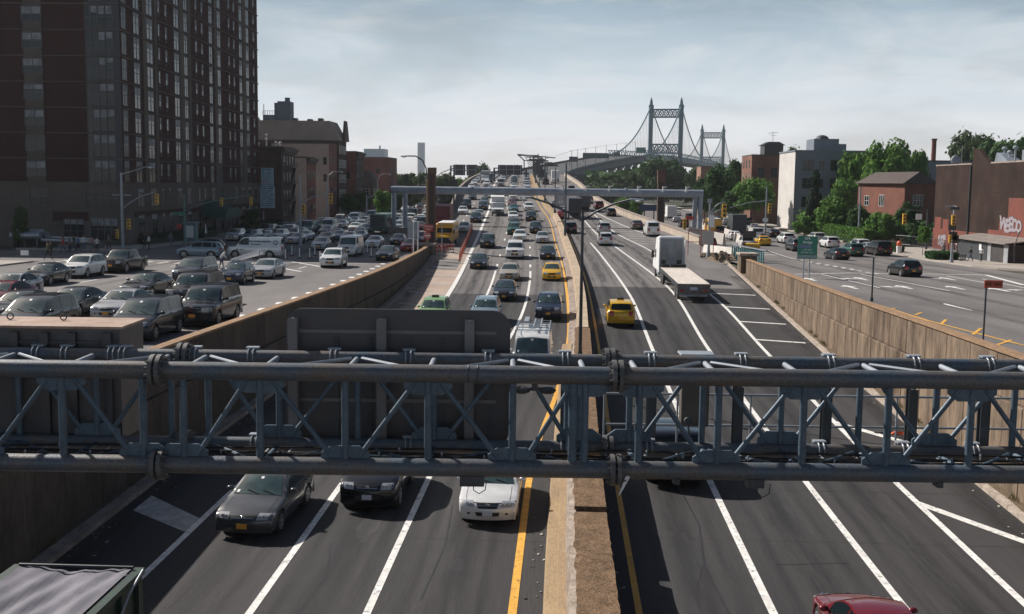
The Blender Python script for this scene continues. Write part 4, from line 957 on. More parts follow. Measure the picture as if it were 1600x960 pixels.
# ---- outgoing highway
t = car('suv', 970, 514, 'H', 'yellow', 'yellow taxi SUV seen from behind beside the median shadow', hd=1, cat='taxi', group=G_OUT); cab_light(t, 'suv')
t = car('big_suv', 1057, 768, 'H', 'black', 'black SUV seen from behind through the gantry truss', hd=1, group=G_OUT)
t = car('sedan', 0, 0, 'H', 'maroon', 'maroon sedan leaving the frame at the lower right corner', hd=1, group=G_OUT, xy=(7.15, 21.7), lod=0)
put(flatbed('white semi truck with an empty timber flatbed trailer'), 1092, 466, 'H', 21.2, hd=1, xy=(10.55, 89))
for k, px, py, c, lab in [('suv',947,385,'white','white SUV ahead of the flatbed truck in the second outgoing lane'),('suv',945,366,'silver','silver SUV directly ahead of the white outgoing SUV'),('suv',892,366,'charcoal','dark grey SUV beside the median heading away'),
  ('sedan',878,343,'red','bright red car heading away beside the median'),('hatch',956,339,'charcoal','dark hatchback heading away beside the hatched gore'),('suv',937,328,'maroon','maroon SUV heading away beyond the hatched gore'),
  ('suv',921,319,'silver','silver SUV far ahead heading away'),('sedan',997,360,'grey','grey sedan on the right merging lane'),('van',1021,371,'white','white van on the right merging lane beside the pale parapet'),
  ('sedan',868,325,'silver','silver sedan heading away behind the lamp arm'),('suv',884,312,'white','white SUV heading away under the portal pipe'),('sedan',871,303,'navy','navy sedan heading away just above the portal pipe'),
  ('suv',893,301,'black','black SUV heading away near the right parapet'),('suv',853,289,'charcoal','charcoal SUV on the far outgoing side beside the median'),('sedan',866,287,'white','white sedan on the far outgoing side')]:
    car(k, px, py, 'H', c, lab, hd=1, group=G_OUT)
put(box_truck('dark box truck with white sides heading away left of the black truck', white_m, mat('dark_rear', (.05,.055,.07), .6), 8, 3.6), 898, 342, 'H', 8, hd=1)
put(box_truck('black box truck heading away near the hatched gore', black_gloss, steel_dk, 8, 3.8), 913, 331, 'H', 8, hd=1)
put(box_truck('white box truck heading away at the crest', white_m, white_m, 8, 3.6), 863, 288, 'H', 8, hd=1, xy=(-1.0, 345))

# ---- left service road
LS = [('sedan',-10,470,'silver','silver sedan cut by the left picture edge'),('sedan',50,448,'charcoal','dark sedan behind the silver one at the left edge'),('suv',110,436,'white','white SUV with black roof in the left kerb lane'),
 ('pickup',172,428,'black','black pickup with covered bed in the left kerb lane'),('minivan',287,443,'dark_grey','dark grey minivan behind the black SUV'),('hatch',358,446,'navy','dark blue hatchback beside the grey minivan'),
 ('sedan',206,468,'black','black sedan in front of the silver coupe'),('big_suv',283,484,'black','large black SUV with silver grille'),('sedan',165,505,'silver','silver coupe with rear spoiler'),
 ('big_suv',300,515,'charcoal','long charcoal wagon beside the retaining wall'),('minivan',196,538,'charcoal','dark grey van behind the rusty sign cabinet'),('minivan',18,535,'charcoal','dark minivan above the rusty sign cabinet'),
 ('sedan',84,500,'dark_grey','dark grey sedan in the middle of the left lanes'),('sedan',-2,508,'charcoal','dark sedan at the left edge behind the minivan'),('sedan',-30,488,'maroon','dark red sedan at the far left edge'),
 ('sedan',405,437,'silver','silver sedan beside the person in a white shirt'),('suv',515,420,'white','white SUV beside the retaining wall with dark grille'),('van',540,402,'white','white cargo van right behind the white SUV'),
 ('hatch',497,392,'silver','silver hatchback left of the white cargo van'),('sedan',599,409,'charcoal','dark sedan nearest the far end of the left wall'),('sedan',581,388,'white','white sedan beside the dark one near the end of the wall'),
 ('sedan',619,384,'charcoal','charcoal sedan behind the white sedan near the portal foot'),('sedan',637,394,'red','red sedan beside the stone pier'),('suv',667,384,'maroon','maroon SUV behind the red wrong way signs'),('suv',648,383,'dark_grey','grey SUV between the red sedan and the stone pier'),
 ('pickup',445,371,'white','white pickup with a ladder rack in the left jam')]
for k, px, py, c, lab in LS:
    t = car(k, px, py, 'L', c, lab, group=G_L, extra=R(rnd.uniform(-2, 2)))
    if 'coupe' in lab: bx(t, 'spoiler', paint, 4.5, 4.68, -.75, .75, 1.16, 1.2, .01).color = (*COL['silver'], 1)
    if 'rack' in lab:
        b = MB(); [b.path([(x, -.9, 1.2), (x, -.9, 2.1), (x, .9, 2.1), (x, .9, 1.2)], .03, 6) for x in (3.9, 5.3)]; b.path([(1.8,-.9,2.1),(5.5,-.9,2.1)], .03, 6); b.path([(1.8,.9,2.1),(5.5,.9,2.1)], .03, 6); b.build('ladder_rack', steel_lt, t)
# crossing vehicles
t = car('suv', 0, 0, 'L', 'blue_grey', 'pale blue SUV crossing sideways in front of the tower', group=G_L, xy=(-38.2, 110.5), extra=R(-90), lod=1)
t = car('van', 0, 0, 'L', 'white', 'white lettered van crossing sideways at the junction', group=G_L, xy=(-33.6, 112.0), extra=R(-82), lod=1)
sm = mat('van_lettering', (.05,.12,.16), .6)
b = MB()
for z, h, runs in ((1.70, .13, ((2.15,2.75),(2.83,3.5),(3.58,4.45))), (1.42, .10, ((2.5,2.72),(2.78,3.0),(3.06,3.45))), (.86, .10, ((1.05,1.35),(1.42,1.75)))):
    for x0, x1 in runs:
        x = x0
        while x < x1: ww = .05 + .05 * ((x * 37) % 1); b.box(x, min(x + ww, x1), -1.035, -1.0, z - h/2, z + h/2); x += ww + .025
b.build('lettering', sm, t)
b = MB(); b.tube((4.95, -1.0, 1.60), (4.95, -1.03, 1.60), .22, n=20); b.tube((4.95, -1.031, 1.60), (4.95, -1.04, 1.60), .13, n=20, mi=1); b.build('emblem', [sm, white_m], t)
t = car('hatch', 0, 0, 'L', 'black', 'black hatchback crossing just behind the lettered van', group=G_L, xy=(-40.6, 120), extra=R(-75), lod=2)
autoL = []
for k, px, py, c in [('suv',434,371,'silver'),('sedan',454,382,'silver'),('sedan',470,377,'white'),('van',476,366,'teal'),('suv',487,376,'grey'),('suv',490,361,'charcoal'),('suv',514,361,'white'),('sedan',520,373,'charcoal'),('suv',537,371,'teal'),
  ('sedan',531,357,'white'),('sedan',551,362,'white'),('suv',567,352,'silver'),('sedan',551,351,'white'),('suv',545,343,'silver'),('sedan',564,343,'white'),('sedan',512,353,'silver'),('suv',526,351,'grey'),('sedan',538,354,'charcoal'),
  ('sedan',505,368,'navy'),('sedan',558,372,'silver'),('suv',470,366,'charcoal'),('sedan',462,371,'grey'),('suv',500,355,'white'),('sedan',580,350,'white'),('suv',575,343,'charcoal'),('sedan',560,336,'silver'),('suv',585,336,'white'),
  ('sedan',625,337,'charcoal'),('suv',625,358,'silver'),('sedan',642,344,'grey'),('sedan',650,335,'maroon'),('sedan',661,337,'white'),('sedan',650,354,'white'),('suv',695,320,'charcoal'),('sedan',640,328,'silver'),('suv',655,326,'black'),
  ('sedan',600,330,'silver'),('suv',612,328,'white'),('sedan',628,324,'grey'),('suv',596,341,'silver'),('sedan',668,325,'white'),('sedan',682,331,'silver'),('suv',420,372,'charcoal'),('sedan',408,377,'silver'),('sedan',395,374,'charcoal'),('suv',430,378,'white'),
  ('sedan',447,365,'white'),('suv',458,362,'charcoal'),('sedan',476,358,'silver'),('suv',487,352,'white'),('sedan',523,343,'silver'),('suv',536,337,'charcoal'),('sedan',548,332,'white'),('sedan',572,330,'black'),('suv',590,326,'silver')]:
    t = car(k, px, py, 'L', c, None, group=G_L, extra=R(rnd.uniform(-2, 2))); p = t.matrix_world.translation
    bad = any(abs(p.x - q[0].matrix_world.translation.x) < 1.8 and abs(p.y - q[0].matrix_world.translation.y) < 4.6 for q in autoL) or p.x > -15.5 - max(0, (p.y - 128) * .06) or p.x < -47
    if bad:
        for ch in list(t.children_recursive): bpy.data.objects.remove(ch)
        bpy.data.objects.remove(t); continue
    autoL.append((t, k, c))
rf_ = random.Random(23); occ = [(q[0].matrix_world.translation.x, q[0].matrix_world.translation.y) for q in autoL] + [(-29.4, 172), (-29.4, 178), (-29.4, 184)]
for lx in (-44.6, -41.3, -38.0, -34.8, -31.6, -28.4, -24.8, -21.4):
    y = 146 + rf_.uniform(0, 4) + (40 if lx > -26 else 0)
    while y < (285 if lx < -26 else 300):
        x = lx + rf_.uniform(-.3, .3)
        if not any(abs(x - o[0]) < 2.1 and abs(y - o[1]) < 5.4 for o in occ) and not (lx > -29 and 176 < y < 190):
            k = rf_.choice(('sedan', 'suv', 'sedan', 'suv', 'hatch', 'minivan', 'van', 'pickup')); c = rf_.choice(('white', 'silver', 'white', 'silver', 'grey', 'charcoal', 'off_white', 'blue_grey', 'black', 'white', 'maroon'))
            t = car(k, 0, 0, 'L', c, None, group=G_L, xy=(x, y), extra=R(rf_.uniform(-2, 2))); autoL.append((t, k, c)); occ.append((x, y))
        y += rf_.choice((6.4, 7.2, 8.6, 11))
LNAM = ['lane against the highway', 'second lane from highway', 'third lane from highway', 'fourth lane from highway', 'fifth lane from highway', 'sixth lane from highway', 'left kerb lane', 'left kerb lane', 'left kerb lane', 'left kerb lane']
auto_label(autoL, lambda x, y: LNAM[max(0, min(9, int((-15 - x) / 4.6)))], 'in the left jam,')
t = put(city_bus('dark green and white truck-like bus in the left jam beside the portal', mat('bus_green', (.10,.17,.15), .5, c2=(.06,.12,.10), vscale=.6)), 590, 366, 'L', 12)

# ---- right service road
RS = [('hatch',1421,434,'black','black hatchback alone on the near part of the right road',R(14)),('sedan',1312,407,'charcoal','charcoal sedan right of the green sign',R(14)),('suv',1337,402,'green','dark green taxi beside the charcoal sedan',R(10)),
 ('big_suv',1378,401,'black','black boxy SUV nearest the planted corner',R(14)),('suv',1347,394,'white','white SUV beside the black boxy one',R(12)),('sedan',1361,397,'silver','silver sedan between white and black SUVs',R(12)),('suv',1300,389,'white','white SUV just right of the green sign',R(10)),
 ('suv',1279,381,'off_white','pale SUV behind the green sign',R(10)),('suv',1247,394,'dark_grey','dark grey SUV left of the green sign',R(10)),('suv',1231,382,'white','white SUV with a black rear spare wheel cover',R(10)),('sedan',1194,385,'yellow','yellow taxi beside the white cargo van on the right road',R(6)),
 ('van',1183,378,'white','white cargo van on the right road behind the yellow taxi',R(4)),('sedan',1150,376,'white','white sedan behind the yellow attenuator truck',0),('sedan',1148,368,'white','second white sedan behind the attenuator truck',0),('suv',1127,369,'charcoal','dark SUV right of the pale barrier',0),
 ('suv',1157,357,'white','white SUV farther along the right road',0),('suv',1110,392,'black','black SUV on the ramp behind the concrete barrier',0),('suv',1170,352,'charcoal','dark SUV under the right trees',0),('sedan',1136,352,'silver','silver sedan far along the right road',0),
 ('suv',1122,351,'black','black SUV far along the right road',0),('sedan',1180,362,'silver','silver sedan behind the white cargo van',0),('suv',1070,356,'charcoal','dark SUV beneath the portal right of the pylon',0),('sedan',1058,348,'silver','silver sedan beneath the portal right of the pylon',0),('suv',1078,344,'black','black SUV between the portal legs',0),
 ('pickup',1172,392,'white','white work truck with a yellow crash attenuator',0),('sedan',1212,372,'black','black sedan under the right traffic signal',0),('sedan',1060,338,'white','white sedan far behind the pylon',0),('suv',1045,341,'navy','navy SUV far behind the pylon',0)]
for k, px, py, c, lab, ex in RS:
    t = car(k, px, py, 'R', c, lab, hd=1, group=G_R, extra=ex * .35)
    if k == 'pickup': bx(t, 'attenuator', sig_y, 5.65, 7.6, -1.0, 1.0, .35, 1.0, .05); bx(t, 'arrow_board', black_gloss, 4.6, 4.75, -.9, .9, 1.7, 2.6, .02)
    if 'taxi' in lab: cab_light(t, k)
put(box_truck('white box truck with red markings between portal and pylon', white_m, white_m, 8, 3.6), 1050, 345, 'R', 8, hd=1)
put(school_bus('yellow school bus beyond the right portal leg'), 0, 0, 'R', 7.1, hd=1, xy=(27.5, 196))
put(box_truck('dark grey box truck under the right lamp post', steel_dk, steel_dk, 8, 3.8), 0, 0, 'R', 8, hd=1, xy=(31.0, 192))
# ================================================================= OVERHEAD SIGN GANTRY (nearest structure)
GX = Vector((cyw, syw, 0)); GY = Vector((-syw, cyw, 0))
def gantry_root(name, label, cat, u, v, z, group=None):
    p = GX * u + GY * v; return thing(name, label, cat, (p.x, p.y, z), YAW, group)
ZT = CZ - 3.10; ZB = CZ - 4.67; V0 = 18.0; V1 = 19.5
t = gantry_root('sign_gantry', 'large tubular steel truss gantry spanning the whole highway in the foreground', 'sign gantry', 0, V0, 0)
D_ = V1 - V0; flange_m = mat('flange_steel', (.16,.155,.15), .6, metal=.2, c2=(.08,.085,.09), vscale=5., dirt=(25., .3))
joints = (-5.8, 1.74); ends = (-17.5, 18.5)
secs = [(ends[0], joints[0] - .09), (joints[0] + .09, joints[1] - .09), (joints[1] + .09, ends[1])]
for (v, z, r) in ((0, ZT, .148), (0, ZB, .148), (D_, ZT, .125), (D_, ZB, .125)):
    for i, (a, c) in enumerate(secs):
        b = MB(); n = max(2, int((c - a) / 1.5))
        for k in range(n): b.tube((a + (c-a)*k/n, v, z), (a + (c-a)*(k+1)/n, v, z), r, n=20, cap=(k in (0, n-1)))
        b.build('chord', steel_rust if i == 1 or (i == 2 and z == ZT) else steel_rust, t, 40)
    for j in joints:
        b = MB()
        for s_ in (-.055, .055): b.tube((j + s_ - .035, v, z), (j + s_ + .035, v, z), r + .115, n=28)
        for k in range(12):
            a = 2*math.pi*k/12 + .2; yy, zz = v + (r + .068)*math.cos(a), z + (r + .068)*math.sin(a)
            b.tube((j - .15, yy, zz), (j + .17, yy, zz), .014, n=6); b.tube((j + .09, yy, zz), (j + .13, yy, zz), .028, n=6); b.tube((j - .13, yy, zz), (j - .09, yy, zz), .028, n=6)
        b.build('flange', flange_m, t, 35)
near_top = [-12.9, -10.15, -7.37, -4.12, -1.36, 2.11, 4.81, 7.56, 10.3, 13.0]; near_bot = [-11.5, -8.75, -6.04, -5.38, -2.72, .03, 3.41, 6.2, 8.95, 11.7]
extra_v = [1.02, 1.22]
allv = sorted(near_top + near_bot + extra_v)
for u in allv:
    for v, rr in ((0, .062), (D_, .058)):
        b = MB(); b.tube((u, v, ZB + .13), (u, v, ZT - .13), rr if abs(u - 1.02) > .01 else .075, n=12); b.build('vertical_brace', steel, t, 40)
def diag(u0, z0, u1, z1, v, r=.042):
    b = MB(); b.tube((u0, v, z0), (u1, v, z1), r, n=10); b.build('diagonal_brace', steel, t, 40)
def diags(tops, bots, v, lim):
    for a, c in lim: diag(a[0] + (.22 if c[0] > a[0] else -.22), ZT - .16 if a[1] else ZB + .16, c[0] - (.22 if c[0] > a[0] else -.22), ZT - .16 if c[1] else ZB + .16, v)
seqn = [(-12.9,1),(-11.5,0),(-10.15,1),(-8.75,0),(-7.37,1),(-6.04,0)]; seqm = [(-5.38,0),(-4.12,1),(-2.72,0),(-1.36,1),(.03,0),(1.22,1)]; seqr = [(2.11,1),(3.41,0),(4.81,1),(6.2,0),(7.56,1),(8.95,0),(10.3,1),(11.7,0),(13.0,1)]
for sq in (seqn, seqm, seqr):
    diags(0, 0, 0, list(zip(sq, sq[1:])))
    diags(0, 0, D_, [((p[0], 1 - p[1]), (q[0], 1 - q[1])) for p, q in zip(sq, sq[1:])])
    for p, q in zip(sq, sq[1:]):        # top and bottom plane bracing
        for z in (ZT + .02, ZB + .02):
            b = MB()
            b.tube((p[0] + .1, .14 if p[1] else D_ - .14, z), (q[0] - .1, .14 if q[1] else D_ - .14, z), .033, n=8); b.build('lateral_brace', steel_lt if z > ZB + 1 else steel, t, 40)
    for p in sq:
        for z in (ZT, ZB):
            b = MB(); b.tube((p[0], .12, z), (p[0], D_ - .12, z), .05, n=10); b.build('cross_strut', steel_lt if z > ZB + 1 else steel, t, 40)
        for v, top in ((0, p[1]), (D_, 1 - p[1])):        # gusset plates
            b = MB(); zc = ZT - .15 if top else ZB + .15; s_ = -1 if top else 1
            pts = [(-.40,-.02*s_),(-.40,.08*s_),(-.24,.20*s_),(.24,.20*s_),(.40,.08*s_),(.40,-.02*s_)]
            vs = [(p[0] + x, v - .022, zc + z_) for x, z_ in pts] + [(p[0] + x, v + .022, zc + z_) for x, z_ in pts]
            n = 6; b.add(vs, [tuple(range(n)), tuple(range(2*n-1, n-1, -1))] + [(i, n+i, n+(i+1) % n, (i+1) % n) for i in range(n)]); b.build('gusset_plate', steel, t)
# cable bundle in the bottom of the truss
cb = MB()
for k, (v, dz) in enumerate(((.42,.02),(.52,.07),(.64,.03),(.78,.06),(.92,.02),(1.05,.08))):
    pts = [(u, v + .03*math.sin(u*1.3 + k), ZB - .03 + dz + .015*math.sin(u*2.1 + k*2)) for u in frange(-15, 16, .6)]
    cb.path(pts, .022, 6)
cb.build('cable_bundle', black_m, t, 40)
rr = random.Random(4)
for k in range(34):
    u = -11 + k*.66 + rr.uniform(-.2, .2); v = rr.choice((.42,.6,.9)); b = MB(); b.ball((u, v, ZB + .09), .022, .022, .03, 4); b.beam((u, v, ZB - .04), (u, v, ZB + .09), .015, .015); b.beam((u, .15, ZB - .04), (u, D_ - .15, ZB - .04), .03, .02); b.build('cable_clamp', steel_lt, t)
b = MB()
for u in (-14.6, 15.6):
    b.box(u - .03, u + .03, -.05, D_ + .05, ZB, ZT)
b.build('end_plate', steel, t)
for u in (-17.0, 18.0):
    for v in (0, D_):
        b = MB(); zz = (zl(18) if u < 0 else zr(18)); b.tube((u, v, zz - .1), (u, v, ZT), .22, n=16); b.tube((u, v, zz - .1), (u, v, zz + .05), .4, n=16); b.build('leg', steel, t, 40)
# u-bolt saddles that carry the sign beams
def ubolts(us, z, v=D_, r=.125):
    for u in us:
        b = MB()
        for s_ in (-.045, .045):
            pts = [(u + s_, v + (r+.02)*math.cos(a), z + (r+.02)*math.sin(a)) for a in [math.pi*(-.1 + 1.2*i/9) for i in range(10)]]; b.path(pts, .014, 6)
        b.box(u - .11, u + .11, v + .02, v + r + .06, z + r + .015, z + r + .045); b.box(u - .11, u + .11, v + r + .03, v + r + .06, z - .05, z + r + .02)
        b.build('saddle_clamp', steel_lt, t)
px2u = lambda px: (px - 800) / F * 19.75
ubolts([px2u(x) for x in (60, 105, 178, 195, 305, 395, 523, 640, 764, 884, 1018, 1160, 1297, 1430, 1545)], ZT)
ubolts([px2u(x) for x in (398, 640, 884, 1018, 1288, 1420, 1530)], ZB)
# small hanging junction boxes with cable loops, and ragged strap
for px, sz in ((741, .2), (1183, .14), (1060, .05), (1470, .05)):
    u = (px - 800) / F * 18.4; b = MB(); b.box(u - sz, u + sz, -.1, .12, ZB - .19 - sz*.5, ZB - .12)
    if sz > .1: b.path([(u + .02, -.11, ZB - .2), (u + .03, -.13, ZB - .34), (u + .12, -.12, ZB - .40), (u + .22, -.11, ZB - .34), (u + .24, -.1, ZB - .18)], .008, 6)
    b.build('junction_box', steel_dk, t)
b = MB(); u = (980 - 800) / F * 18.4; b.quad((u, -.15, ZB - .05), (u + .07, -.15, ZB - .08), (u - .07, -.16, ZB - .34), (u - .12, -.16, ZB - .40)); b.build('torn_strap', sign_w, t)
b = MB()
for u in (-.70, -.55): b.path([(u, .155*math.cos(a), ZT + .155*math.sin(a)) for a in [2*math.pi*i/20 for i in range(21)]], .007, 5)
b.build('band_clamp', steel_dk, t)
b = MB(); u0 = (833 - 800) / F * 19; b.ball((u0 - .17, .9, ZT - .42), .15, .10, .07, 6); b.ball((u0 + .27, .9, ZT - .42), .15, .10, .07, 6); b.tube((u0 - .1, .9, ZT - .40), (u0 + .2, .9, ZT - .40), .03, n=8); b.box(u0 + .0, u0 + .1, .82, .98, ZT - .42, ZT - .15); b.build('floodlight_pair', steel_dk, t)

# ---- the back of the big panel sign
def zat(py, v): return CZ - v * math.tan(PITCH + math.atan((py - 480) / F))
def uat(px, py, v): 
    d = v * cpt + (CZ - zat(py, v)) * spt; return (px - 800 + ROLL * (py - 480)) / F * d
VS = 20.0
beam_g = mat('sign_beam_grey', (.17,.165,.17), .55, metal=.2, var=.15, vscale=2.)
s = gantry_root('panel_sign', 'dark back of a large rounded panel sign hung on the gantry', 'sign', 0, VS, 0)
z1, z0 = zat(486, VS), zat(700, VS); ua, ub = uat(447, 560, VS), uat(797, 560, VS)
b = MB(); rad = .32; pts = []
for cx_, cz_, a0 in ((ub - rad, z0 + rad, -90), (ub - rad, z1 - rad, 0), (ua + rad, z1 - rad, 90), (ua + rad, z0 + rad, 180)):
    for k in range(7): a = R(a0 + 15*k); pts.append((cx_ + rad*math.cos(a), cz_ + rad*math.sin(a)))
n = len(pts); b.add([(x, 0, z) for x, z in pts] + [(x, .05, z) for x, z in pts], [tuple(range(n)), tuple(range(2*n-1, n-1, -1))] + [(i, n+i, n+(i+1) % n, (i+1) % n) for i in range(n)])
b.build('panel', sign_back, s)
for px in (461, 598, 734):
    u = uat(px, 560, VS); b = MB(); b.box(u - .085, u + .085, -.05, -.04, z0 + .03, z1 - .16); b.box(u - .085, u + .085, -.24, -.23, z0 + .03, z1 - .16); b.box(u - .008, u + .008, -.23, -.05, z0 + .03, z1 - .16); b.build('post', beam_g, s)
for zz in (zat(521, VS), zat(628, VS), zat(690, VS)):
    b = MB(); b.box(ua + .2, ub - .25, -.036, -.003, zz - .03, zz + .03); b.build('rail', beam_g, s)
for px in (526, 640, 766, 578, 690): u = uat(px, 560, VS); b = MB(); b.box(u - .04, u + .04, -.032, -.002, z0 + .05, zat(530, VS)); b.build('rib', steel_dk, s)
# ---- the cabinet sign at the left
VC = 19.75
s = gantry_root('cabinet_sign', 'boxy steel sign cabinet with a rusty top at the left end of the gantry', 'sign', 0, VC, 0)
za, zb = zat(520, VC), zat(695, VC); ur = uat(188, 560, VC); ul = ur - 7.2; dp = 1.25
b = MB(); b.box(ul, ur, 0, dp, zb, za - .03); b.build('cabinet', mat('cabinet_grey', (.12,.115,.12), .6, c2=(.08,.07,.07), vscale=1.), s)
b = MB(); b.box(ul - .04, ur + .05, -.05, dp + .04, za - .026, za + .02); b.build('top_panel', rust_top, s)
for px in (-60, 25, 72, 115, 170): u = uat(px, 560, VC); b = MB(); b.box(u - .075, u + .075, -.10, -.002, zb - .05, za - .09); b.build('rib', sign_back, s)
for a_, c_ in ((za - .30, za - .24), (zb, zb + .10)): b = MB(); b.box(ul, ur, -.06, -.003, a_, c_); b.build('rail', steel_dk, s)
for px in (47, 92, 137): u = uat(px, 560, VC); b = MB(); b.box(u - .22, u + .22, -.025, -.002, za - .95, za - .40); b.box(u - .16, u + .16, -.035, -.026, za - .88, za - .47); b.build('access_door', sign_back, s)
for px in (18, 101): u = uat(px, 510, VC + .8); b = MB(); b.path([(u + .06*math.cos(a), dp*.6, za + .09 + .06*math.sin(a)) for a in [2*math.pi*i/10 for i in range(11)]], .012, 6); b.build('lifting_eye', steel_dk, s)
# ---- catwalk rail and signal box at the right
VR = 20.4
s = gantry_root('catwalk_railing', 'thin pipe railing of the catwalk behind the right half of the gantry', 'railing', 0, VR, 0)
zt, zm, zl_ = zat(613, VR), zat(661, VR), zat(700, VR); u0, u1 = uat(944, 640, VR), 14.
for zz in (zt, zm): b = MB(); b.path([(u, 0, zz) for u in frange(u0, u1, 1.6)], .022, 8); b.build('rail', steel_lt, s)
for k in range(10): u = u0 + (u1 - u0) * k / 9; b = MB(); b.tube((u, 0, zl_), (u, 0, zt), .02, n=8); b.build('upright', steel_lt, s)
b = MB(); b.box(u0, u1, -.5, .2, zl_ - .03, zl_); b.build('grating', mat('grating', (.05,.055,.06), .7), s)
s = gantry_root('sign_beams', 'row of upright steel beams fixed behind the right half of the gantry', 'sign beams', 0, V1 + .25, 0)
for px in (883, 1017, 1152, 1290, 1423, 1536): u = uat(px, 640, V1 + .3); b = MB(); zz1, zz0 = zat(600, V1 + .3), zat(705, V1 + .3); b.box(u - .085, u + .085, -.06, -.045, zz0, zz1); b.box(u - .085, u + .085, .09, .105, zz0, zz1); b.box(u - .008, u + .008, -.045, .09, zz0, zz1); b.build('beam', steel_dk, s)
VB = 20.0
s = gantry_root('signal_box', 'brownish lane control signal box standing behind the gantry over the outgoing lanes', 'signal', 0, VB, 0)
u0, u1 = uat(1064, 640, VB), uat(1108, 640, VB); z1, z0 = zat(553, VB), zat(664, VB)
b = MB(); b.box(u0, u1, 0, .28, z0, z1); bevel(b.build('housing', mat('box_brown', (.13,.115,.10), .6, c2=(.09,.08,.075), vscale=2.), s), .03)
b = MB(); b.box(u0 - .05, u1 + .06, -.12, .34, z1 + .003, z1 + .05); bevel(b.build('lid', steel_lt, s), .02)
b = MB(); b.tube((u0 + .12, -.12, z0 + .13), (u0 + .12, 0, z0 + .13), .07, n=12); b.path([(u0 + .12, -.10, z0 + .05), (u0 + .14, -.12, z0 - .12), (u0 + .2, -.06, z0 - .2)], .02, 6); b.path([(u0 + .3, -.05, z0 + .12), (u0 + .36, -.12, z0), (u0 + .38, -.1, z0 - .25)], .025, 6); b.build('conduit', steel_dk, s, 40)
# ================================================================= BUILDINGS
limestone = mat('limestone', (.125,.108,.098), .9, c2=(.09,.078,.07), vscale=.25, dirt=(3., .12), spec=.2)
dark_brick = brick('dark_red_brick', (.055,.021,.021), (.043,.018,.019), (.055,.04,.038), 1.0, .15)
frame_m = mat('window_frame', (.085,.085,.09), .6); frame_w = mat('white_frame', (.62,.62,.60), .6)
def window(parent, face, a, z0, wd, h, frame=frame_m, mull=1, blind=0., depth=.10, kind=None, mb=None, sash=True, d0=0.0):
    """face=(origin, along, outward); a = distance along the face of the window centre"""
    o, al, ou = face; b = mb or MB(); al = Vector(al); ou = Vector(ou); o = Vector(o); UZ = Vector((0,0,1))
    def rect(u0, u1, za, zb, dd, mi, th=.04):
        p = [o + al*u + ou*(dd + e) + UZ*z for e in (-th, 0) for u, z in ((u0, za), (u1, za), (u1, zb), (u0, zb))]
        b.add(p, [(4,5,6,7),(0,4,7,3),(1,2,6,5),(3,7,6,2),(0,1,5,4)], mi)
    rect(a - wd/2, a + wd/2, z0, z0 + h, .012 + d0, 1, .01)
    f = .07
    for (u0, u1, za, zb) in ((a - wd/2 - f, a - wd/2, z0 - f, z0 + h + f), (a + wd/2, a + wd/2 + f, z0 - f, z0 + h + f), (a - wd/2, a + wd/2, z0 - f, z0), (a - wd/2, a + wd/2, z0 + h, z0 + h + f)): rect(u0, u1, za, zb, .06 + d0, 0, .06)
    for k in range(1, mull + 1): u = a - wd/2 + wd*k/(mull + 1); rect(u - .04, u + .04, z0, z0 + h, .05 + d0, 0, .04)
    if sash: rect(a - wd/2, a + wd/2, z0 + h*.5 - .03, z0 + h*.5 + .03, .045 + d0, 0, .035)
    if blind > 0:
        for k in range(mull + 1):
            u0 = a - wd/2 + wd*k/(mull+1) + .06; u1 = a - wd/2 + wd*(k+1)/(mull+1) - .06; rect(u0, u1, z0 + h*(1 - blind), z0 + h - .03, .022 + d0, 2, .008)
    if mb is None: w_ = b.build('window', [frame, bglass, bglass_lt], parent); return w_
def sheet(parent, name, face, u0, u1, z0, z1, m, d=.0, th=.1):
    o, al, ou = Vector(face[0]), Vector(face[1]), Vector(face[2]); UZ = Vector((0,0,1)); b = MB()
    p = [o + al*u + ou*(d + e) + UZ*z for e in (0, th) for u, z in ((u0, z0), (u1, z0), (u1, z1), (u0, z1))]
    b.add(p, [(4,5,6,7),(0,4,7,3),(1,2,6,5),(3,7,6,2),(0,1,5,4),(3,2,1,0)]); return b.build(name, m, parent)

# ---- tall brick tower, left
TY0, TY1, TX0, TX1 = 130., 200., -51.2, -92.
t = thing('apartment_tower', 'tall dark red brick apartment tower with beige bands filling the upper left', 'apartment tower')
SHADOW_STEP = ((130., 150.5, 34.4), (150.5, 175.5, 38.0), (175.5, 200., 43.0)); xt = lambda y: TX0 - .04 * (y - TY0)  # invented roof steps above the view, heights set to shape the tower's shadow
def th(y): return next((h for a, c, h in SHADOW_STEP if y <= c), 43.)
for ya, yc, hh in SHADOW_STEP:
    b = MB(); b.hexa([(TX1, ya, -.2), (xt(ya), ya, -.2), (xt(yc), yc, -.2), (TX1, yc, -.2)], [(TX1, ya, hh), (xt(ya), ya, hh), (xt(yc), yc, hh), (TX1, yc, hh)]); b.build('wall', dark_brick, t)
    b = MB(); b.hexa([(TX1, ya - .05, hh + .003), (xt(ya) + .15, ya - .05, hh + .003), (xt(yc) + .15, yc - .1, hh + .003), (TX1, yc - .1, hh + .003)], [(TX1, ya - .05, hh + .6), (xt(ya) + .15, ya - .05, hh + .6), (xt(yc) + .15, yc - .1, hh + .6), (TX1, yc - .1, hh + .6)]); b.build('roof_edge', limestone, t)
al = Vector((-2.8, 70, 0)).normalized(); FR = ((TX0, TY0, 0), al, Vector((al.y, -al.x, 0))); FL = ((TX0, TY0, 0), (-1, 0, 0), (0, -1, 0)); FH = 2.97; Z0 = 7.9
LR = al.length * (TY1 - TY0) / al.y
sheet(t, 'base_facing', FR, 0, LR, -.2, Z0, limestone, 0, .14); sheet(t, 'base_facing', FL, -.14, 40.8, -.2, Z0, limestone, 0, .14)
NF = 12
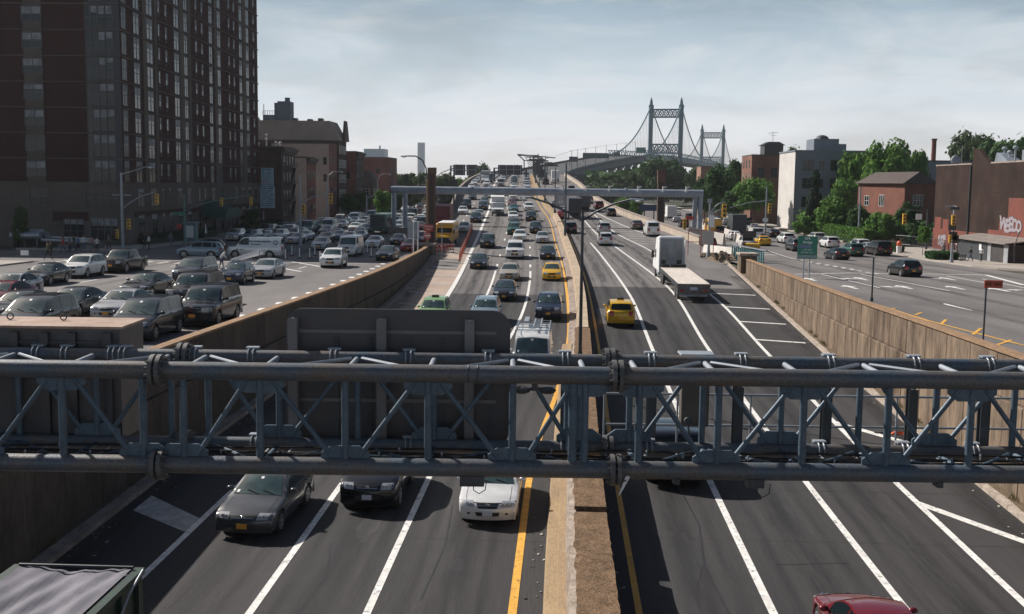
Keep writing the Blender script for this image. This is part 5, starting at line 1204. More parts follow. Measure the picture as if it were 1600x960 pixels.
for f in range(NF + 1):
    z = Z0 + f * FH; hh = .42 if f == 0 else .13
    d_ = next((a - TY0 for a, c, h in SHADOW_STEP if h > z + .2), 99)
    if d_ < 98: sheet(t, 'floor_band', FR, d_ - .2, LR, z - hh/2, z + hh/2, limestone, .0, .20 if f else .3)
    if d_ < 1: sheet(t, 'floor_band', FL, -.22, 40.8, z - hh/2, z + hh/2, limestone, .0, .20 if f else .3)
sheet(t, 'floor_band', FR, -.2, LR, 4.75, 4.95, limestone, .14, .08); sheet(t, 'floor_band', FL, -.2, 40.8, 4.75, 4.95, limestone, .14, .08)
for d0, d1 in ((137.8, 139.2), (142.3, 143.3), (153.1, 155.1), (157.1, 158.3), (171., 172.6), (189., 190.9)):
    sheet(t, 'stone_pilaster', FR, d0 - TY0, d1 - TY0, Z0, th(d0) - .01, limestone, 0, .11)
DF = lambda px: (185 - px) * 130 / 1740
sheet(t, 'brick_strip', FL, DF(128), DF(70), 3.5, 4.6, dark_brick, .142, .012); sheet(t, 'brick_strip', FR, 3, LR, 3.9, 4.6, dark_brick, .142, .012)
sheet(t, 'stone_pilaster', FL, DF(61), DF(32), Z0, 34.3, limestone, 0, .11)
stuff = MB(); cnt = 0; wins = []
pat = [(135.6, 2.1, 'd'), (140.6, 2.3, 'd'), (144.3, .75, 's'), (147.3, .8, 's'), (151.8, 2.2, 'd'), (156.1, 1.7, 'd'), (161.3, .8, 's'), (164.4, .8, 's'), (169., 1.8, 'd'), (173.8, 1.8, 'd'), (180., .8, 's'), (183.2, .8, 's'), (187.6, 1.9, 'd'), (192.4, 1.9, 'd'), (197., .9, 's')]
for f in range(NF):
    z = Z0 + f * FH
    for (d, wd, k) in pat:
        a = d - TY0
        if k == 'd': wins.append((d, z, FR, a, z + .30, wd, 2.45, 1, .30, .0))
        else: wins.append((d, z, FR, a, z + 1.15, wd, 1.45, 0, .48, .0))
    wins.append((129, z, FL, DF(46), z + .85, 2.3, 1.75, 1, .45, .11))
    for px in (145, 156, 168): wins.append((129, z, FL, DF(px), z + .35, .85, 2.4, 0, .33, .0))
    wins.append((129.5, z, FL, DF(134), z + .2, .5, 2.6, 0, 0, .0)); wins.append((129.5, z, FR, 1.2, z + .35, 1.5, 2.4, 2, .33, .0))
for z in (.9, 5.25):
    for (d, wd, k) in pat:
        wins.append((d, z, FR, d - TY0, z, wd if k == 'd' else .9, 2.1 if z > 4 else 3.2, 1 if k == 'd' else 0, .15, .14))
wins.append((129, 5.3, FL, DF(50), 5.4, 2.2, 1.9, 1, .35, .14)); wins.append((129, 1, FL, DF(104), 1.0, 2.4, 2.7, 2, .3, .14)); wins.append((129, 1, FL, DF(153), 1.3, 3.2, 2.6, 3, .5, .14)); wins.append((129, 5, FL, DF(150), 5.1, 3.6, 2.3, 3, 0, .14))
wins.sort(key=lambda q: q[0] + abs(q[1] - 12) * .9)
for i, (d, _, fc, a, z, wd, h, mu, bl, d0) in enumerate(wins):
    bl2 = bl * rnd.choice((1, 1, .7, 1.2, 0)) if bl else 0
    if z + h > th(TY0 + a if fc is FR else 130) - .1: continue
    if i < 99: window(t, fc, a, z, wd, h, mull=mu, blind=bl2, d0=d0)
    else: window(t, fc, a, z, wd, h, mull=mu, blind=bl2, mb=stuff, d0=d0)
tag(stuff.build('window', [frame_m, bglass, bglass_lt], t), kind='stuff')
b = MB()
for d in (144.3, 147.3, 161.3, 164.4, 180., 183.2):
    for f in range(8 if d < 150 else 9): z = Z0 + f*FH + .65; p = Vector(FR[0]) + al*(d - TY0); o_ = Vector(FR[2]); b.add([p + al*u + o_*e + Vector((0,0,z + dz)) for e in (0, .05) for u, dz in ((-.3, 0), (.3, 0), (.3, .25), (-.3, .25))], [(4,5,6,7),(0,4,7,3),(1,2,6,5),(3,7,6,2),(0,1,5,4)])
b.build('vent_grilles', limestone, t)
sheet(t, 'corner_glass', FL, .05, DF(131), Z0 + .1, 34.3, mat('bay_panel', (.028,.032,.045), .5), 0, .008)
# green awning over the tower entrance
t2 = thing('entrance_awning', 'dark green barrel awning over the tower entrance', 'awning', (TX0 - 1.4 + .2, 166, 0))
b = MB(); n = 10
for i in range(n + 1): a = math.pi * i / n; b.v += [(0, -4.2*math.cos(a), 3.2 + 2.6*math.sin(a)), (3.6, -4.2*math.cos(a), 3.0 + 1.5*math.sin(a))]
b.f = [(2*i, 2*i+2, 2*i+3, 2*i+1) for i in range(n)] + [tuple(range(0, 2*n+2, 2))[::-1], tuple(range(1, 2*n+2, 2))]; b.m = [0]*len(b.f)
b.build('canopy', mat('awning_green', (.015,.06,.045), .7), t2)
for y in (-3.9, 3.9): b = MB(); b.tube((3.5, y, 0), (3.5, y, 3.05), .04, n=6); b.build('pole', steel_dk, t2)

def block(name, label, x0, x1, y0, y1, h, wallm, street=1, rows=(), cols=(), frame=frame_m, front_m=None, parapet=.5, cornice=None, cam_wins=(), base_z=0, wsz=(1.0, 1.7), cat='building', roof_m=None, sx=None):
    """x0<x1, y0<y1; street=+1: the facade faces +x, -1: it faces -x. rows = sill heights, cols = y of window centres"""
    t = thing(name, label, cat); b = MB(); b.box(x0, x1, y0, y1, base_z - .1, h); b.build('wall', wallm, t)
    xs = x1 if street > 0 else x0; fc = ((xs, y0, 0), (0, 1, 0), (street, 0, 0))
    if front_m: sheet(t, 'facade', fc, .02, y1 - y0 - .02, base_z, h - .02, front_m, 0, .10)
    d0 = .10 if front_m else 0
    b = MB(); e = .18; b.box(x0 - .05, x1 + .05, y0 - .05, y1 + .05, h + .003, h + .25); b.build('parapet', cornice or limestone, t)
    if cornice: b = MB(); b.box(*(sorted((xs, xs + street*.7))), y0 - .1, y1 + .1, h - .7, h - .002); b.box(*(sorted((xs, xs + street*.35))), y0, y1, h - 1.2, h - .702); b.build('cornice', cornice, t)
    for z in rows:
        for c in cols: window(t, fc, c - y0, z, wsz[0], wsz[1], frame=frame, d0=d0, mull=0, blind=rnd.choice((0, .3, .5)))
    fcam = ((x0, y0, 0), (1, 0, 0), (0, -1, 0))
    for (x, z, wd, hh) in cam_wins: window(t, fcam, x - x0, z, wd, hh, frame=frame, mull=1 if wd > 1.2 else 0, blind=.0)
    return t
brownb = brick('brown_brick', (.085,.062,.055), (.07,.05,.045), (.11,.10,.09), 1., .25); redb = brick('red_brick', (.20,.060,.050), (.16,.05,.042), (.2,.15,.13), 1., .2)
cream = mat('cream_stucco', (.40,.345,.30), .9, c2=(.30,.26,.23), vscale=.25, dirt=(2., .15), spec=.2); beige = mat('beige_stucco', (.33,.28,.25), .9, c2=(.27,.23,.205), vscale=.2, dirt=(2., .1), spec=.2)
darkc = mat('dark_cornice', (.06,.04,.035), .8); greenc = mat('verdigris', (.10,.16,.17), .8)
t = block('brick_building', 'dark brown brick building with fire escapes beside the tower', -61, -50.6, 203, 213.5, 14.6, brownb, rows=(2.2, 5.2, 8.4, 11.4), cols=(205, 207.2, 209.4, 211.6), cornice=limestone)
fe = MB()
for z in (4.9, 8.0, 11.0):
    fe.box(-50.5, -49.4, 205.5, 211, z, z + .06); fe.beam((-49.42, 205.5, z + .9), (-49.42, 211, z + .9), .05, .05)
    for y in frange(205.5, 211, .45): fe.beam((-49.42, y, z), (-49.42, y, z + .9), .03, .03)
    fe.beam((-49.6, 206, z - 3), (-49.6, 209, z), .5, .05)
fe.build('fire_escape', steel_dk, t)
b = MB(); rr = random.Random(8)
for k in range(14): x, y = rr.uniform(-60, -51.5), rr.uniform(204, 212); h = rr.uniform(.5, 2.6); b.tube((x, y, 14.8), (x, y, 14.8 + h), rr.uniform(.05, .2), n=7); b.ball((x, y, 14.8 + h), .28, .28, .2, 4)
b.build('roof_vents', mat('roof_vent', (.45,.46,.48), .5), t)
t = block('cream_building', 'narrow building with a blank cream side wall and dark facade', -60, -50.3, 222, 230, 13.2, cream, rows=(2.2, 5.6, 9.), cols=(223.6, 226, 228.4), front_m=redb, cornice=darkc)
block('beige_building', 'blank beige side wall with a red brick edge above the cream wall', -63, -50.3, 244, 252, 16.7, beige, rows=(2.2, 5.6, 9., 12.4), cols=(246, 250), front_m=redb, cam_wins=((-51.2, 12.3, .7, 1.5), (-51.2, 8.6, .7, 1.5)))
t = block('mansard_building', 'large dark brick block with a beige mansard top and gabled cornice', -78, -50.3, 254.5, 264, 17.6, brick('mansard_brick', (.075,.045,.04), (.06,.035,.033), (.08,.07,.06), 1., .2), rows=(1.5, 5, 8.4, 11.8, 15), cols=(256, 258.4, 260.8, 262.8), frame=frame_w)
b = MB(); b.hexa([(-78, 254.4, 17.9), (-50.0, 254.4, 17.9), (-50.0, 264.2, 17.9), (-78, 264.2, 17.9)], [(-78, 254.6, 22.3), (-52.4, 254.6, 22.3), (-52.4, 264, 22.3), (-78, 264, 22.3)]); b.build('mansard_roof', beige, t)
b = MB(); b.hexa([(-50.1, 258, 17.9), (-49.6, 258, 17.9), (-49.6, 264.1, 17.9), (-50.1, 264.1, 17.9)], [(-50.1, 259.8, 22.6), (-49.7, 259.8, 22.6), (-49.7, 262.3, 22.6), (-50.1, 262.3, 22.6)]); b.build('gable', darkc, t)
b = MB()
for x, hh in ((-70, .6), (-67, .4), (-61, .7), (-57.5, .5), (-55, .7)): b.box(x - .5, x + .5, 257, 259, 22.3, 22.3 + hh)
b.build('roof_units', steel_dk, t)
block('beige_building', 'long flat beige building behind the mansard block beside the tower', -90, -60, 268, 280, 20.9, beige)
t = thing('rooftop_plant', 'blue grey rooftop cooling plant with a taller tower section', 'rooftop plant', (-76.5, 300, 0)); pm = mat('plant_blue', (.07,.10,.13), .7, var=.25, vscale=.6)
b = MB(); b.box(-3.2, 1.2, 0, 4, 18, 26.2); b.box(-2.9, .9, -.05, 0, 20, 25.5); b.build('lower_section', pm, t); b = MB(); b.box(.9, 4.2, -.5, 4.2, 18, 29.8); b.box(-.0, 1.6, -.3, 3, 26.2, 29.4); b.tube((3, 2, 29.8), (3, 2, 30.9), .7, n=10); b.build('upper_section', pm, t)
b = MB(); [b.beam((x, -.1, 26.2), (x, -.1, 27.3), .1, .1) for x in frange(-3.2, .6, .6)]; b.beam((-3.2, -.1, 27.3), (.6, -.1, 27.3), .08, .08); b.beam((-2.9, -.1, 26.2), (-2.9, -.1, 29), .15, .15); b.build('railing', steel_dk, t)
b = MB(); b.box(-6, 5, -1, 8, 0, 18); b.build('building_below', beige, t)
t = block('brick_building', 'brown and red brick building with pale window pairs right of the mansard block', -60, -50.2, 276, 286.5, 15.9, redb, rows=(2, 5.4, 8.8, 12.), cols=(278, 281, 284), front_m=brownb, cornice=darkc, cam_wins=((-54.6, 9.4, 1.2, 1.6), (-52.4, 9.4, 1.2, 1.6), (-54.6, 5.6, 2.2, 1.6)))
t = block('dormer_house', 'low dark house with a gabled dormer in front of the red building', -58, -50, 300, 308, 9.2, brownb, rows=(2, 5.2), cols=(302, 305), frame=frame_w, cam_wins=((-54, 5.2, 1., 1.5), (-51.5, 5.2, 1., 1.5)))
b = MB(); b.hexa([(-58, 300, 9.46), (-50, 300, 9.46), (-50, 308, 9.46), (-58, 308, 9.46)], [(-56.5, 300.5, 11.8), (-51.5, 300.5, 11.8), (-51.5, 307.5, 11.8), (-56.5, 307.5, 11.8)]); b.build('roof', darkc, t)
block('red_building', 'plain red building at the far end of the left street wall', -62, -50, 330, 345, 15.7, redb, rows=(3, 7, 11), cols=(334, 340), cam_wins=((-53.5, 11.2, 1.3, 1.3),))
block('low_building', 'low tan and white building among the trees beyond the red one', -54, -38, 420, 430, 8.0, cream, cam_wins=((-50, 4, 2, 1.6), (-44, 4, 2, 1.6)))
block('low_building', 'low shop with a pale awning below the red building', -50.1, -48.3, 310, 328, 4.2, brownb, rows=(1,), cols=(314, 319, 324), wsz=(2.6, 2.0))
# distant towers
farb = mat('far_glass', (.25,.36,.44), .5, var=.12, vscale=.02)
t = block('distant_tower', 'pale blue slab office block far behind the red building', -262, -234, 1500, 1530, 53, farb); b = MB(); b.tube((-242, 1510, 53), (-242, 1510, 58), 1.2, n=6); b.build('mast', farb, t)
for z in frange(4, 50, 3.4): b = MB(); b.box(-262.1, -233.9, 1499.7, 1500, z, z + .8); b.build('floor_line', mat('far_line', (.34,.42,.48), .6), t)
t = block('distant_skyscraper', 'slender pale blue skyscraper in the far haze', -316, -301, 2500, 2515, 98, farb)
b = MB(); [b.box(-316 + k*2.1, -315.4 + k*2.1, 2499.5, 2500, 4, 97) for k in range(8)]; b.build('mullions', MATS['far_line'], t)
for i, (x0, x1, h) in enumerate(((-300, -293, 22), (-292, -284, 27), (-283, -276, 18), (-272, -262, 20))): block('distant_building', f"tiny hazy building, {ORD[i]} from the skyscraper's right side", x0, x1, 2400, 2410, h, farb)

# ---- right side
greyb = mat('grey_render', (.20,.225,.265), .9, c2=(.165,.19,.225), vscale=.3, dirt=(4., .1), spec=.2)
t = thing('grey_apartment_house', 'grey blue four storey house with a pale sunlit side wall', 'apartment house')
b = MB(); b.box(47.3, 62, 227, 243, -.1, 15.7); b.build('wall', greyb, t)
sheet(t, 'side_wall', ((47.3, 227, 0), (0, 1, 0), (-1, 0, 0)), 0, 16, -.1, 15.69, mat('sunlit_render', (.62,.59,.56), .9, c2=(.50,.48,.46), vscale=.5, dirt=(1.5, .08)), 0, .06)  # sunlight on this side put into the colour, paler than the front render
b = MB(); b.box(47.1, 62.2, 226.8, 243.2, 15.703, 16.0); b.build('parapet', greyb, t)
fc = ((47.3, 227, 0), (1, 0, 0), (0, -1, 0))
for z in (1.2, 4.7, 8.4, 12.0):
    window(t, fc, 2.6, z, 2.1, 2.0, mull=1); window(t, fc, 5.2, z + .3, .8, 1.5, mull=0); window(t, fc, 7.6, z, 1.2, 2.0, mull=0); window(t, fc, 9.9, z + .1, 1.5, 1.9, mull=0, blind=.4); window(t, fc, 12.8, z + .1, 1.5, 1.9, mull=0)
b = MB(); b.box(51.5, 56.5, 230, 237, 16.003, 18.4); b.box(56.5, 58, 230, 236, 16.003, 17.4); b.build('penthouse', greyb, t); b = MB(); b.ball((53.8, 233, 18.4), 1.4, 1.4, .9, 6); b.build('roof_dome', steel_dk, t)
t = block('brick_building', 'orange brown brick building with a black rooftop room left of the grey house', 44.6, 52, 262, 276, 15.8, brick('orange_brick', (.22,.10,.065), (.18,.08,.055), (.2,.15,.12), 1., .2), street=-1, rows=(3, 6.5, 10, 13), cols=(265, 269, 273), cam_wins=((49.8, 10.8, 1.3, 2.2), (46.8, 10.8, 1.3, 2.2)))
b = MB(); b.box(47.5, 51.8, 262.5, 268, 16.1, 18.2); b.hexa([(47, 262, 18.2), (52.2, 262, 18.2), (52.2, 268.5, 18.2), (47, 268.5, 18.2)], [(48.5, 263, 19.0), (51, 263, 19.0), (51, 268, 19.0), (48.5, 268, 19.0)]); b.build('rooftop_room', black_gloss, t)
b = MB(); b.tube((49.6, 264, 19), (49.6, 264, 21.4), .05, n=5); b.beam((48.4, 264, 21), (50.8, 264, 21.2), .08, .08); b.beam((48.8, 264, 20.6), (50.4, 264, 20.5), .06, .06); b.build('aerial', steel_dk, t)
block('orange_building', 'low orange building peeping between the trees left of the brick one', 41.5, 45, 330, 340, 14.2, mat('orange_wall', (.28,.155,.11), .9, var=.1, vscale=.5)); block('tan_house', 'small tan house below the far right trees', 38, 44, 300, 308, 6.2, mat('tan_wall', (.42,.30,.2), .9, var=.1, vscale=.5), cam_wins=((40, 2, 1.2, 1.5), (42, 2, 1.2, 1.5)))
# small brick house turned to the sun
t = thing('brick_house', 'small red brick house with dark gabled roof and white windows', 'house', (56.7, 186, 0), R(0))
hb = brick('house_brick', (.21,.068,.047), (.165,.054,.038), (.22,.15,.12), 1.2, .15)
A = Vector((0, 0, 0)); Bp = Vector((-3.6, 15, 0)); Cp = Vector((6.6, 4.6, 0)); Dp = Bp + Cp; Z = Vector((0, 0, 1))
b = MB(); b.hexa([A, Cp, Dp, Bp], [p + Z*9.4 for p in (A, Cp, Dp, Bp)]); b.build('wall', hb, t)
b = MB(); o_ = .5; a1, c1, d1, b1 = [p + Z*9.403 for p in (A + Vector((-.5,-.6,0)), Cp + Vector((.6,-.2,0)), Dp + Vector((.6,.6,0)), Bp + Vector((-.6,.4,0)))]
r0 = (a1 + c1) / 2 + Z*2.0 + Vector((0,1.5,0)); r1 = (b1 + d1) / 2 + Z*2.0 - Vector((0,1.5,0)); b.add([a1, c1, d1, b1, r0, r1], [(0,4,5,3),(0,1,4),(1,2,5,4),(2,3,5),(3,2,1,0)]); b.build('roof', mat('slate_roof', (.075,.055,.05), .85, var=.25, vscale=2.), t)
f1 = (tuple(A), tuple(Bp.normalized()), (-Bp.normalized().y, Bp.normalized().x, 0)); f2 = (tuple(A), tuple(Cp.normalized()), (Cp.normalized().y, -Cp.normalized().x, 0))
for z in (5.6, 2.4): window(t, f1, 7.2, z, 1.6, 1.8, frame=frame_w, mull=2, sash=False); window(t, f1, 12.2, z, 1.4, 1.6, frame=frame_w, mull=1); window(t, f2, 3.4, z + .2, 2.4, 1.7, frame=frame_w, mull=2)
# large brick building with graffiti
t = thing('graffiti_building', 'large dark brown brick building with orange red painted base and white graffiti', 'building')
gb = brick('old_brown_brick', (.034,.0165,.0135), (.022,.012,.010), (.05,.036,.030), 1., .35); XG = 54.0
b = MB(); b.box(XG, XG + 24, 96, 163, -.1, 11.8); b.build('wall', gb, t)
fg = ((XG, 163, 0), (0, -1, 0), (-1, 0, 0))            # distance runs towards the camera
b = MB(); b.hexa([(XG, 143, 11.8), (XG + .5, 143, 11.8), (XG + .5, 149, 11.8), (XG, 149, 11.8)], [(XG, 147.5, 13.8), (XG + .5, 147.5, 13.8), (XG + .5, 149, 13.8), (XG, 149, 13.8)]); b.build('stepped_gable', gb, t)
b = MB(); b.box(XG - .06, XG + 24, 95.9, 142.8, 11.803, 12.0); b.box(XG - .06, XG + 1, 149.2, 163.1, 11.803, 11.98); b.build('coping', kerb_m, t)
rp = mat('orange_red_paint', (.20,.048,.028), .75, c2=(.12,.03,.02), vscale=.8, dirt=(5., .12))
sheet(t, 'painted_base', fg, 0, 67, -.1, 3.0, rp, 0, .03)
for (a, c, z) in ((.6, 3.2, 4.6), (3.9, 6.2, 4.4), (20.5, 25, 3.6), (24, 26.5, 4.7), (26.5, 67, 7.6), (24.6, 67, 5.2)): sheet(t, 'painted_patch', fg, a, c, 3.0, z, rp, 0, .024 + .002*(a % 3))
b = MB(); b.path([(XG - .12, 149.2, 0), (XG - .12, 149.2, 11.6)], .13, 8); b.build('drainpipe', steel_dk, t)
sky_m = mat('skylight_panel', (.20,.23,.26), .3, var=.2, vscale=1.)
b = MB(); b.hexa([(XG+.8, 139, 11.8), (XG+2.6, 139, 11.8), (XG+2.6, 144, 11.8), (XG+.8, 144, 11.8)], [(XG+1, 142.5, 13.0), (XG+2.4, 142.5, 13.0), (XG+2.4, 143.8, 13.2), (XG+1, 143.8, 13.2)]); b.box(XG+1, XG+2.6, 134.5, 136, 11.8, 13.3); b.build('rooftop_plant', sky_m, t)
b = MB(); rr = random.Random(2)
for k in range(3): y = 140 + k*1.7; b.ball((XG + 1.8, y, 13.7 - .5*(k % 2)), .35, .35, .25, 5); b.tube((XG+1.8, y, 12.2), (XG+1.8, y, 13.6 - .5*(k % 2)), .12, n=6)
for y in (100, 106, 112): b.tube((XG + 2, y, 12), (XG + 2, y, 14.5), .06, n=5)
b.tube((XG + 1, 156, 12), (XG + 1, 156, 14.5), .05, n=5); b.ball((XG + 1.6, 160, 12.6), .7, .3, .7, 6); b.build('roof_vents', steel_lt, t)
gf = mat('graffiti_white', (.34,.31,.33), .7, c2=(.24,.21,.24), vscale=3.)
gk = mat('graffiti_outline', (.03,.02,.03), .7)
rg = random.Random(6)
for txt, a, z, sz in (('WEEDO', 24.8, 4.3, 2.0), ('SER', 2.4, 1.35, 1.9)):
    for m_, off, bo in ((gk, .045, .16), (gf, .065, .105)):
        rg.seed(len(txt)); aa = a
        for ch in txt:
            sc_l = rg.uniform(.88, 1.15); o = link_mesh('graffiti', text_mesh(ch, sz*sc_l, m_, 'graffiti', .004, bold=bo), t); o.location = (XG - off - rg.uniform(0, .01), 163 - aa - sz*.3, z + rg.uniform(-.12, .12)); o.rotation_euler = (R(90), R(rg.uniform(-9, 9)), R(-90)); o.scale = (1.12, 1, 1); aa += sz*.56
# corrugated shed in front
t = thing('lean_to_shed', 'dark lean-to shed with pale posts and graffiti against the brick building', 'shed', (50.6, 127.5, .14)); shm = mat('shed_dark', (.045,.04,.04), .8, var=.3, vscale=1.)
b = MB(); b.box(0, 3.3, 0, 17, 0, 2.25); b.build('body', shm, t)
b = MB(); b.hexa([(-.5, -.4, 2.28), (3.35, -.4, 2.75), (3.35, 17.4, 2.75), (-.5, 17.4, 2.28)], [(-.5, -.4, 2.4), (3.35, -.4, 2.9), (3.35, 17.4, 2.9), (-.5, 17.4, 2.4)]); b.build('roof', mat('shed_roof', (.30,.25,.22), .8, c2=(.12,.11,.10), vscale=1.2), t)
for y, ww, m_ in ((16.4, 1.1, mat('shed_panel', (.50,.46,.44), .8, var=.2, vscale=2.)), (5.2, 1.0, grey_m), (.3, 1.2, grey_m)): b = MB(); b.box(-.06, -.003, y - ww/2, y + ww/2, .05, 2.24); b.build('panel', m_, t)
b = MB(); b.box(-.05, -.004, 5.9, 14.9, .05, 2.1); b.build('shutter', steel_dk, t); b = MB(); b.box(-.08, -.052, 7.6, 8.3, 1.2, 2.0); b.build('poster', sign_w, t)
o = link_mesh('graffiti', text_mesh('SK', 1.5, mat('graffiti_pink', (.55,.22,.25), .7), 'graffiti', .004, bold=.03), t); o.location = (-.07, 16.3, 1.1); o.rotation_euler = (R(90), 0, R(-90)); o.scale = (.4, 1, 1)
# background
block('grey_building', 'long grey building on the rise behind the brick house', 72, 98, 250, 262, 14.6, mat('grey_blue_wall', (.17,.20,.23), .9, var=.1, vscale=.3), street=-1, cam_wins=((77, 11, 1.2, 1.6), (81, 11, 1.2, 1.6), (86, 11, 1.2, 1.6), (91, 11, 1.2, 1.6)))
block('grey_building', 'small blue roof block beside the brick chimney', 76.5, 80, 262.5, 268, 17.5, MATS['grey_blue_wall'])
t = thing('brick_chimney', 'slim red brick chimney behind the houses', 'chimney', (84, 256, 0)); b = MB(); b.tube((0, 0, 0), (0, 0, 19.4), .62, .5, 14); b.build('shaft', redb, t, 40); b = MB(); b.tube((0, 0, 19.41), (0, 0, 19.8), .62, n=14); b.build('crown', darkc, t, 40)
# ================================================================= VIADUCT AND SUSPENSION BRIDGE
def axis(y): return Vector((mx_(y), y, 0))
YV = frange(520, 1000, 12) + frange(1030, 2100, 40)
br = thing('viaduct', 'curving teal steel viaduct that climbs to the suspension bridge', 'viaduct')
def vstrip(name, o0, o1, z0, z1, m, ys=YV):
    b = MB()
    for i, y in enumerate(ys):
        d = Vector((mx_(y+3) - mx_(y-3), 6, 0)).normalized(); n = Vector((d.y, -d.x, 0)); c = axis(y); z = zh(y)
        for o, zz in ((o0, z0), (o1, z0), (o1, z1), (o0, z1)): p = c + n*o; b.v.append((p.x, p.y, z + zz))
    for i in range(len(ys) - 1):
        k = 4*i
        for p, q in ((0,1),(1,2),(2,3),(3,0)): b.f.append((k+p, k+q, k+4+q, k+4+p)); b.m.append(0)
    b.f += [(0,1,2,3), tuple(4*(len(ys)-1) + q for q in (3,2,1,0))]; b.m += [0, 0]
    return b.build(name, m, br)
vstrip('deck', -14, 13, -.9, 0, mat('deck_concrete', (.05,.055,.06), .9, var=.1, vscale=.1)); vstrip('girder', -13.5, -12.7, -3.6, -.9, viaduct_m); vstrip('girder', 12, 12.8, -3.6, -.9, viaduct_m); vstrip('rail', 12.8, 13.1, .0, 1.1, viaduct_m); vstrip('rail', -14.1, -13.8, 0, 1.1, viaduct_m)
b = MB()
for y in frange(530, 800, 27):
    z = zh(y) - 3.6; c = mx_(y)
    for o in (-11, 0, 11): b.box(c + o - 1.3, c + o + 1.3, y - 1.3, y + 1.3, -.2, z)
    b.box(c - 13, c + 13, y - 1.5, y + 1.5, z - 1.8, z)
b.build('piers', mat('pier_stone', (.09,.085,.085), .9, c2=(.06,.06,.06), vscale=.3), br)
for o in (-13.2, 12.3):
    b2 = MB()
    for y in frange(512, 760, 9):
        p, q = axis(y), axis(y + 9); za, zb_ = zh(y), zh(y + 9)
        b2.beam((p.x+o, p.y, za - 3.6), ((p.x+q.x)/2+o, (p.y+q.y)/2, (za+zb_)/2 - 7.4), .5, .5); b2.beam(((p.x+q.x)/2+o, (p.y+q.y)/2, (za+zb_)/2 - 7.4), (q.x+o, q.y, zb_ - 3.6), .5, .5)
        b2.beam((p.x+o, p.y, za - 7.4), (q.x+o, q.y, zb_ - 7.4), .6, .6)
    b2.build('lower_truss', viaduct_m, br)
# approach lattice arch left of the bridge, low level railway viaduct seen under the deck
rv = thing('railway_viaduct', 'dark lattice railway viaduct crossing below the teal highway viaduct', 'viaduct'); b = MB()
for i in range(26):
    x0, x1 = 6 + i*6.5, 12.5 + i*6.5; y = 560 + i*5; z = 13.5 + i*.12
    for yy in (y, y + 7):
        b.beam((x0, yy, z), (x1, yy + 5, z), .7, .9); b.beam((x0, yy, z - 6), (x1, yy + 5, z - 6), .6, .6); b.beam((x0, yy, z - 6), (x1, yy + 5, z), .35, .35); b.beam((x0, yy, z), (x1, yy + 5, z - 6), .35, .35); b.beam((x0, yy, z), (x0, yy, z - 6), .4, .4)
    if i % 4 == 0: b.box(x0 - 1.2, x0 + 1.2, y, y + 8, 0, z - 6)
b.build('lattice', mat('rail_viaduct', (.05,.065,.07), .8, var=.2, vscale=.2), rv)
# suspension bridge
sb = thing('suspension_bridge', 'teal steel suspension bridge with two lattice towers in the haze', 'bridge')
dirv = Vector((.227, 1, 0)).normalized(); nrm = Vector((dirv.y, -dirv.x, 0))
def tower(Y, top, hw_, ztop_s, zlow, deck, leg):
    c = axis(Y); tw = MB()
    for s in (-1, 1):
        p = c + nrm * hw_ * s
        b = MB(); b.beam((p.x, p.y, 0), (p.x, p.y, top - 9), leg, leg*1.25); b.beam((p.x, p.y, top - 9), (p.x, p.y, top - 6), leg*1.15, leg*1.35)
        b.tube((p.x, p.y, top - 6), (p.x, p.y, top - 2), leg*.42, leg*.30, 8); b.tube((p.x, p.y, top - 2), (p.x, p.y, top + 1), leg*.30, .1, 8); b.build('tower_leg', bridge_m, sb)
    def lattice(z0, z1, n, nm):
        b = MB(); a = c - nrm*(hw_ - leg/2); e = c + nrm*(hw_ - leg/2); U = Vector((0,0,1))
        for z in (z0, z1): b.beam(a + U*z, e + U*z, 1.6, 1.4)
        for k in range(n):
            p = a + (e - a)*k/n; q = a + (e - a)*(k+1)/n
            b.beam(p + U*z0, q + U*z1, .9, .8); b.beam(p + U*z1, q + U*z0, .9, .8)
            m_ = (p + q)/2; b.path([m_ + (q-p).normalized()*1.7*math.cos(a2) + U*((z0+z1)/2 + 1.7*math.sin(a2)) for a2 in [2*math.pi*i/10 for i in range(11)]], .35, 4)
        b.build(nm, bridge_m, sb)
    lattice(top - 16.5, top - 10, 6, 'upper_strut'); lattice(deck + 4.5, deck + 12, 6, 'lower_strut')
    b = MB(); a = c - nrm*(hw_ - leg/2); e = c + nrm*(hw_ - leg/2); b.beam(a + Vector((0,0,12)), e + Vector((0,0,12)), 3, 4); b.build('base_strut', bridge_m, sb)
ZD = 33.
tower(1000, 85.5, 13.3, 0, 0, 33, 3.6); tower(1450, 87, 13.6, 0, 0, 34, 3.6)
def cable(ya, za, yb, zb_, sag, s, hang=True, n=40):
    b = MB(); h = MB(); pts = []
    for i in range(n + 1):
        f = i / n; y = ya + (yb - ya)*f; p = axis(y) + nrm*13.3*s; z = za + (zb_ - za)*f - sag*4*f*(1 - f); pts.append(Vector((p.x, p.y, z)))
        if hang and 0 < i < n and z > zh(y) + 1: h.tube((p.x, p.y, zh(y)), (p.x, p.y, z), .13, n=4)
    b.path(pts, .55, 6); b.build('main_cable', bridge_m, sb)
    if hang: h.build('hangers', mat('hanger_steel', (.16,.22,.25), .6), sb)
for s in (-1, 1): cable(805, 30.5, 1000, 79, 9.5, s, n=24); cable(1000, 79, 1450, 80, 42, s, n=44); cable(1450, 80, 1700, 34, 10, s, n=24)
b = MB()
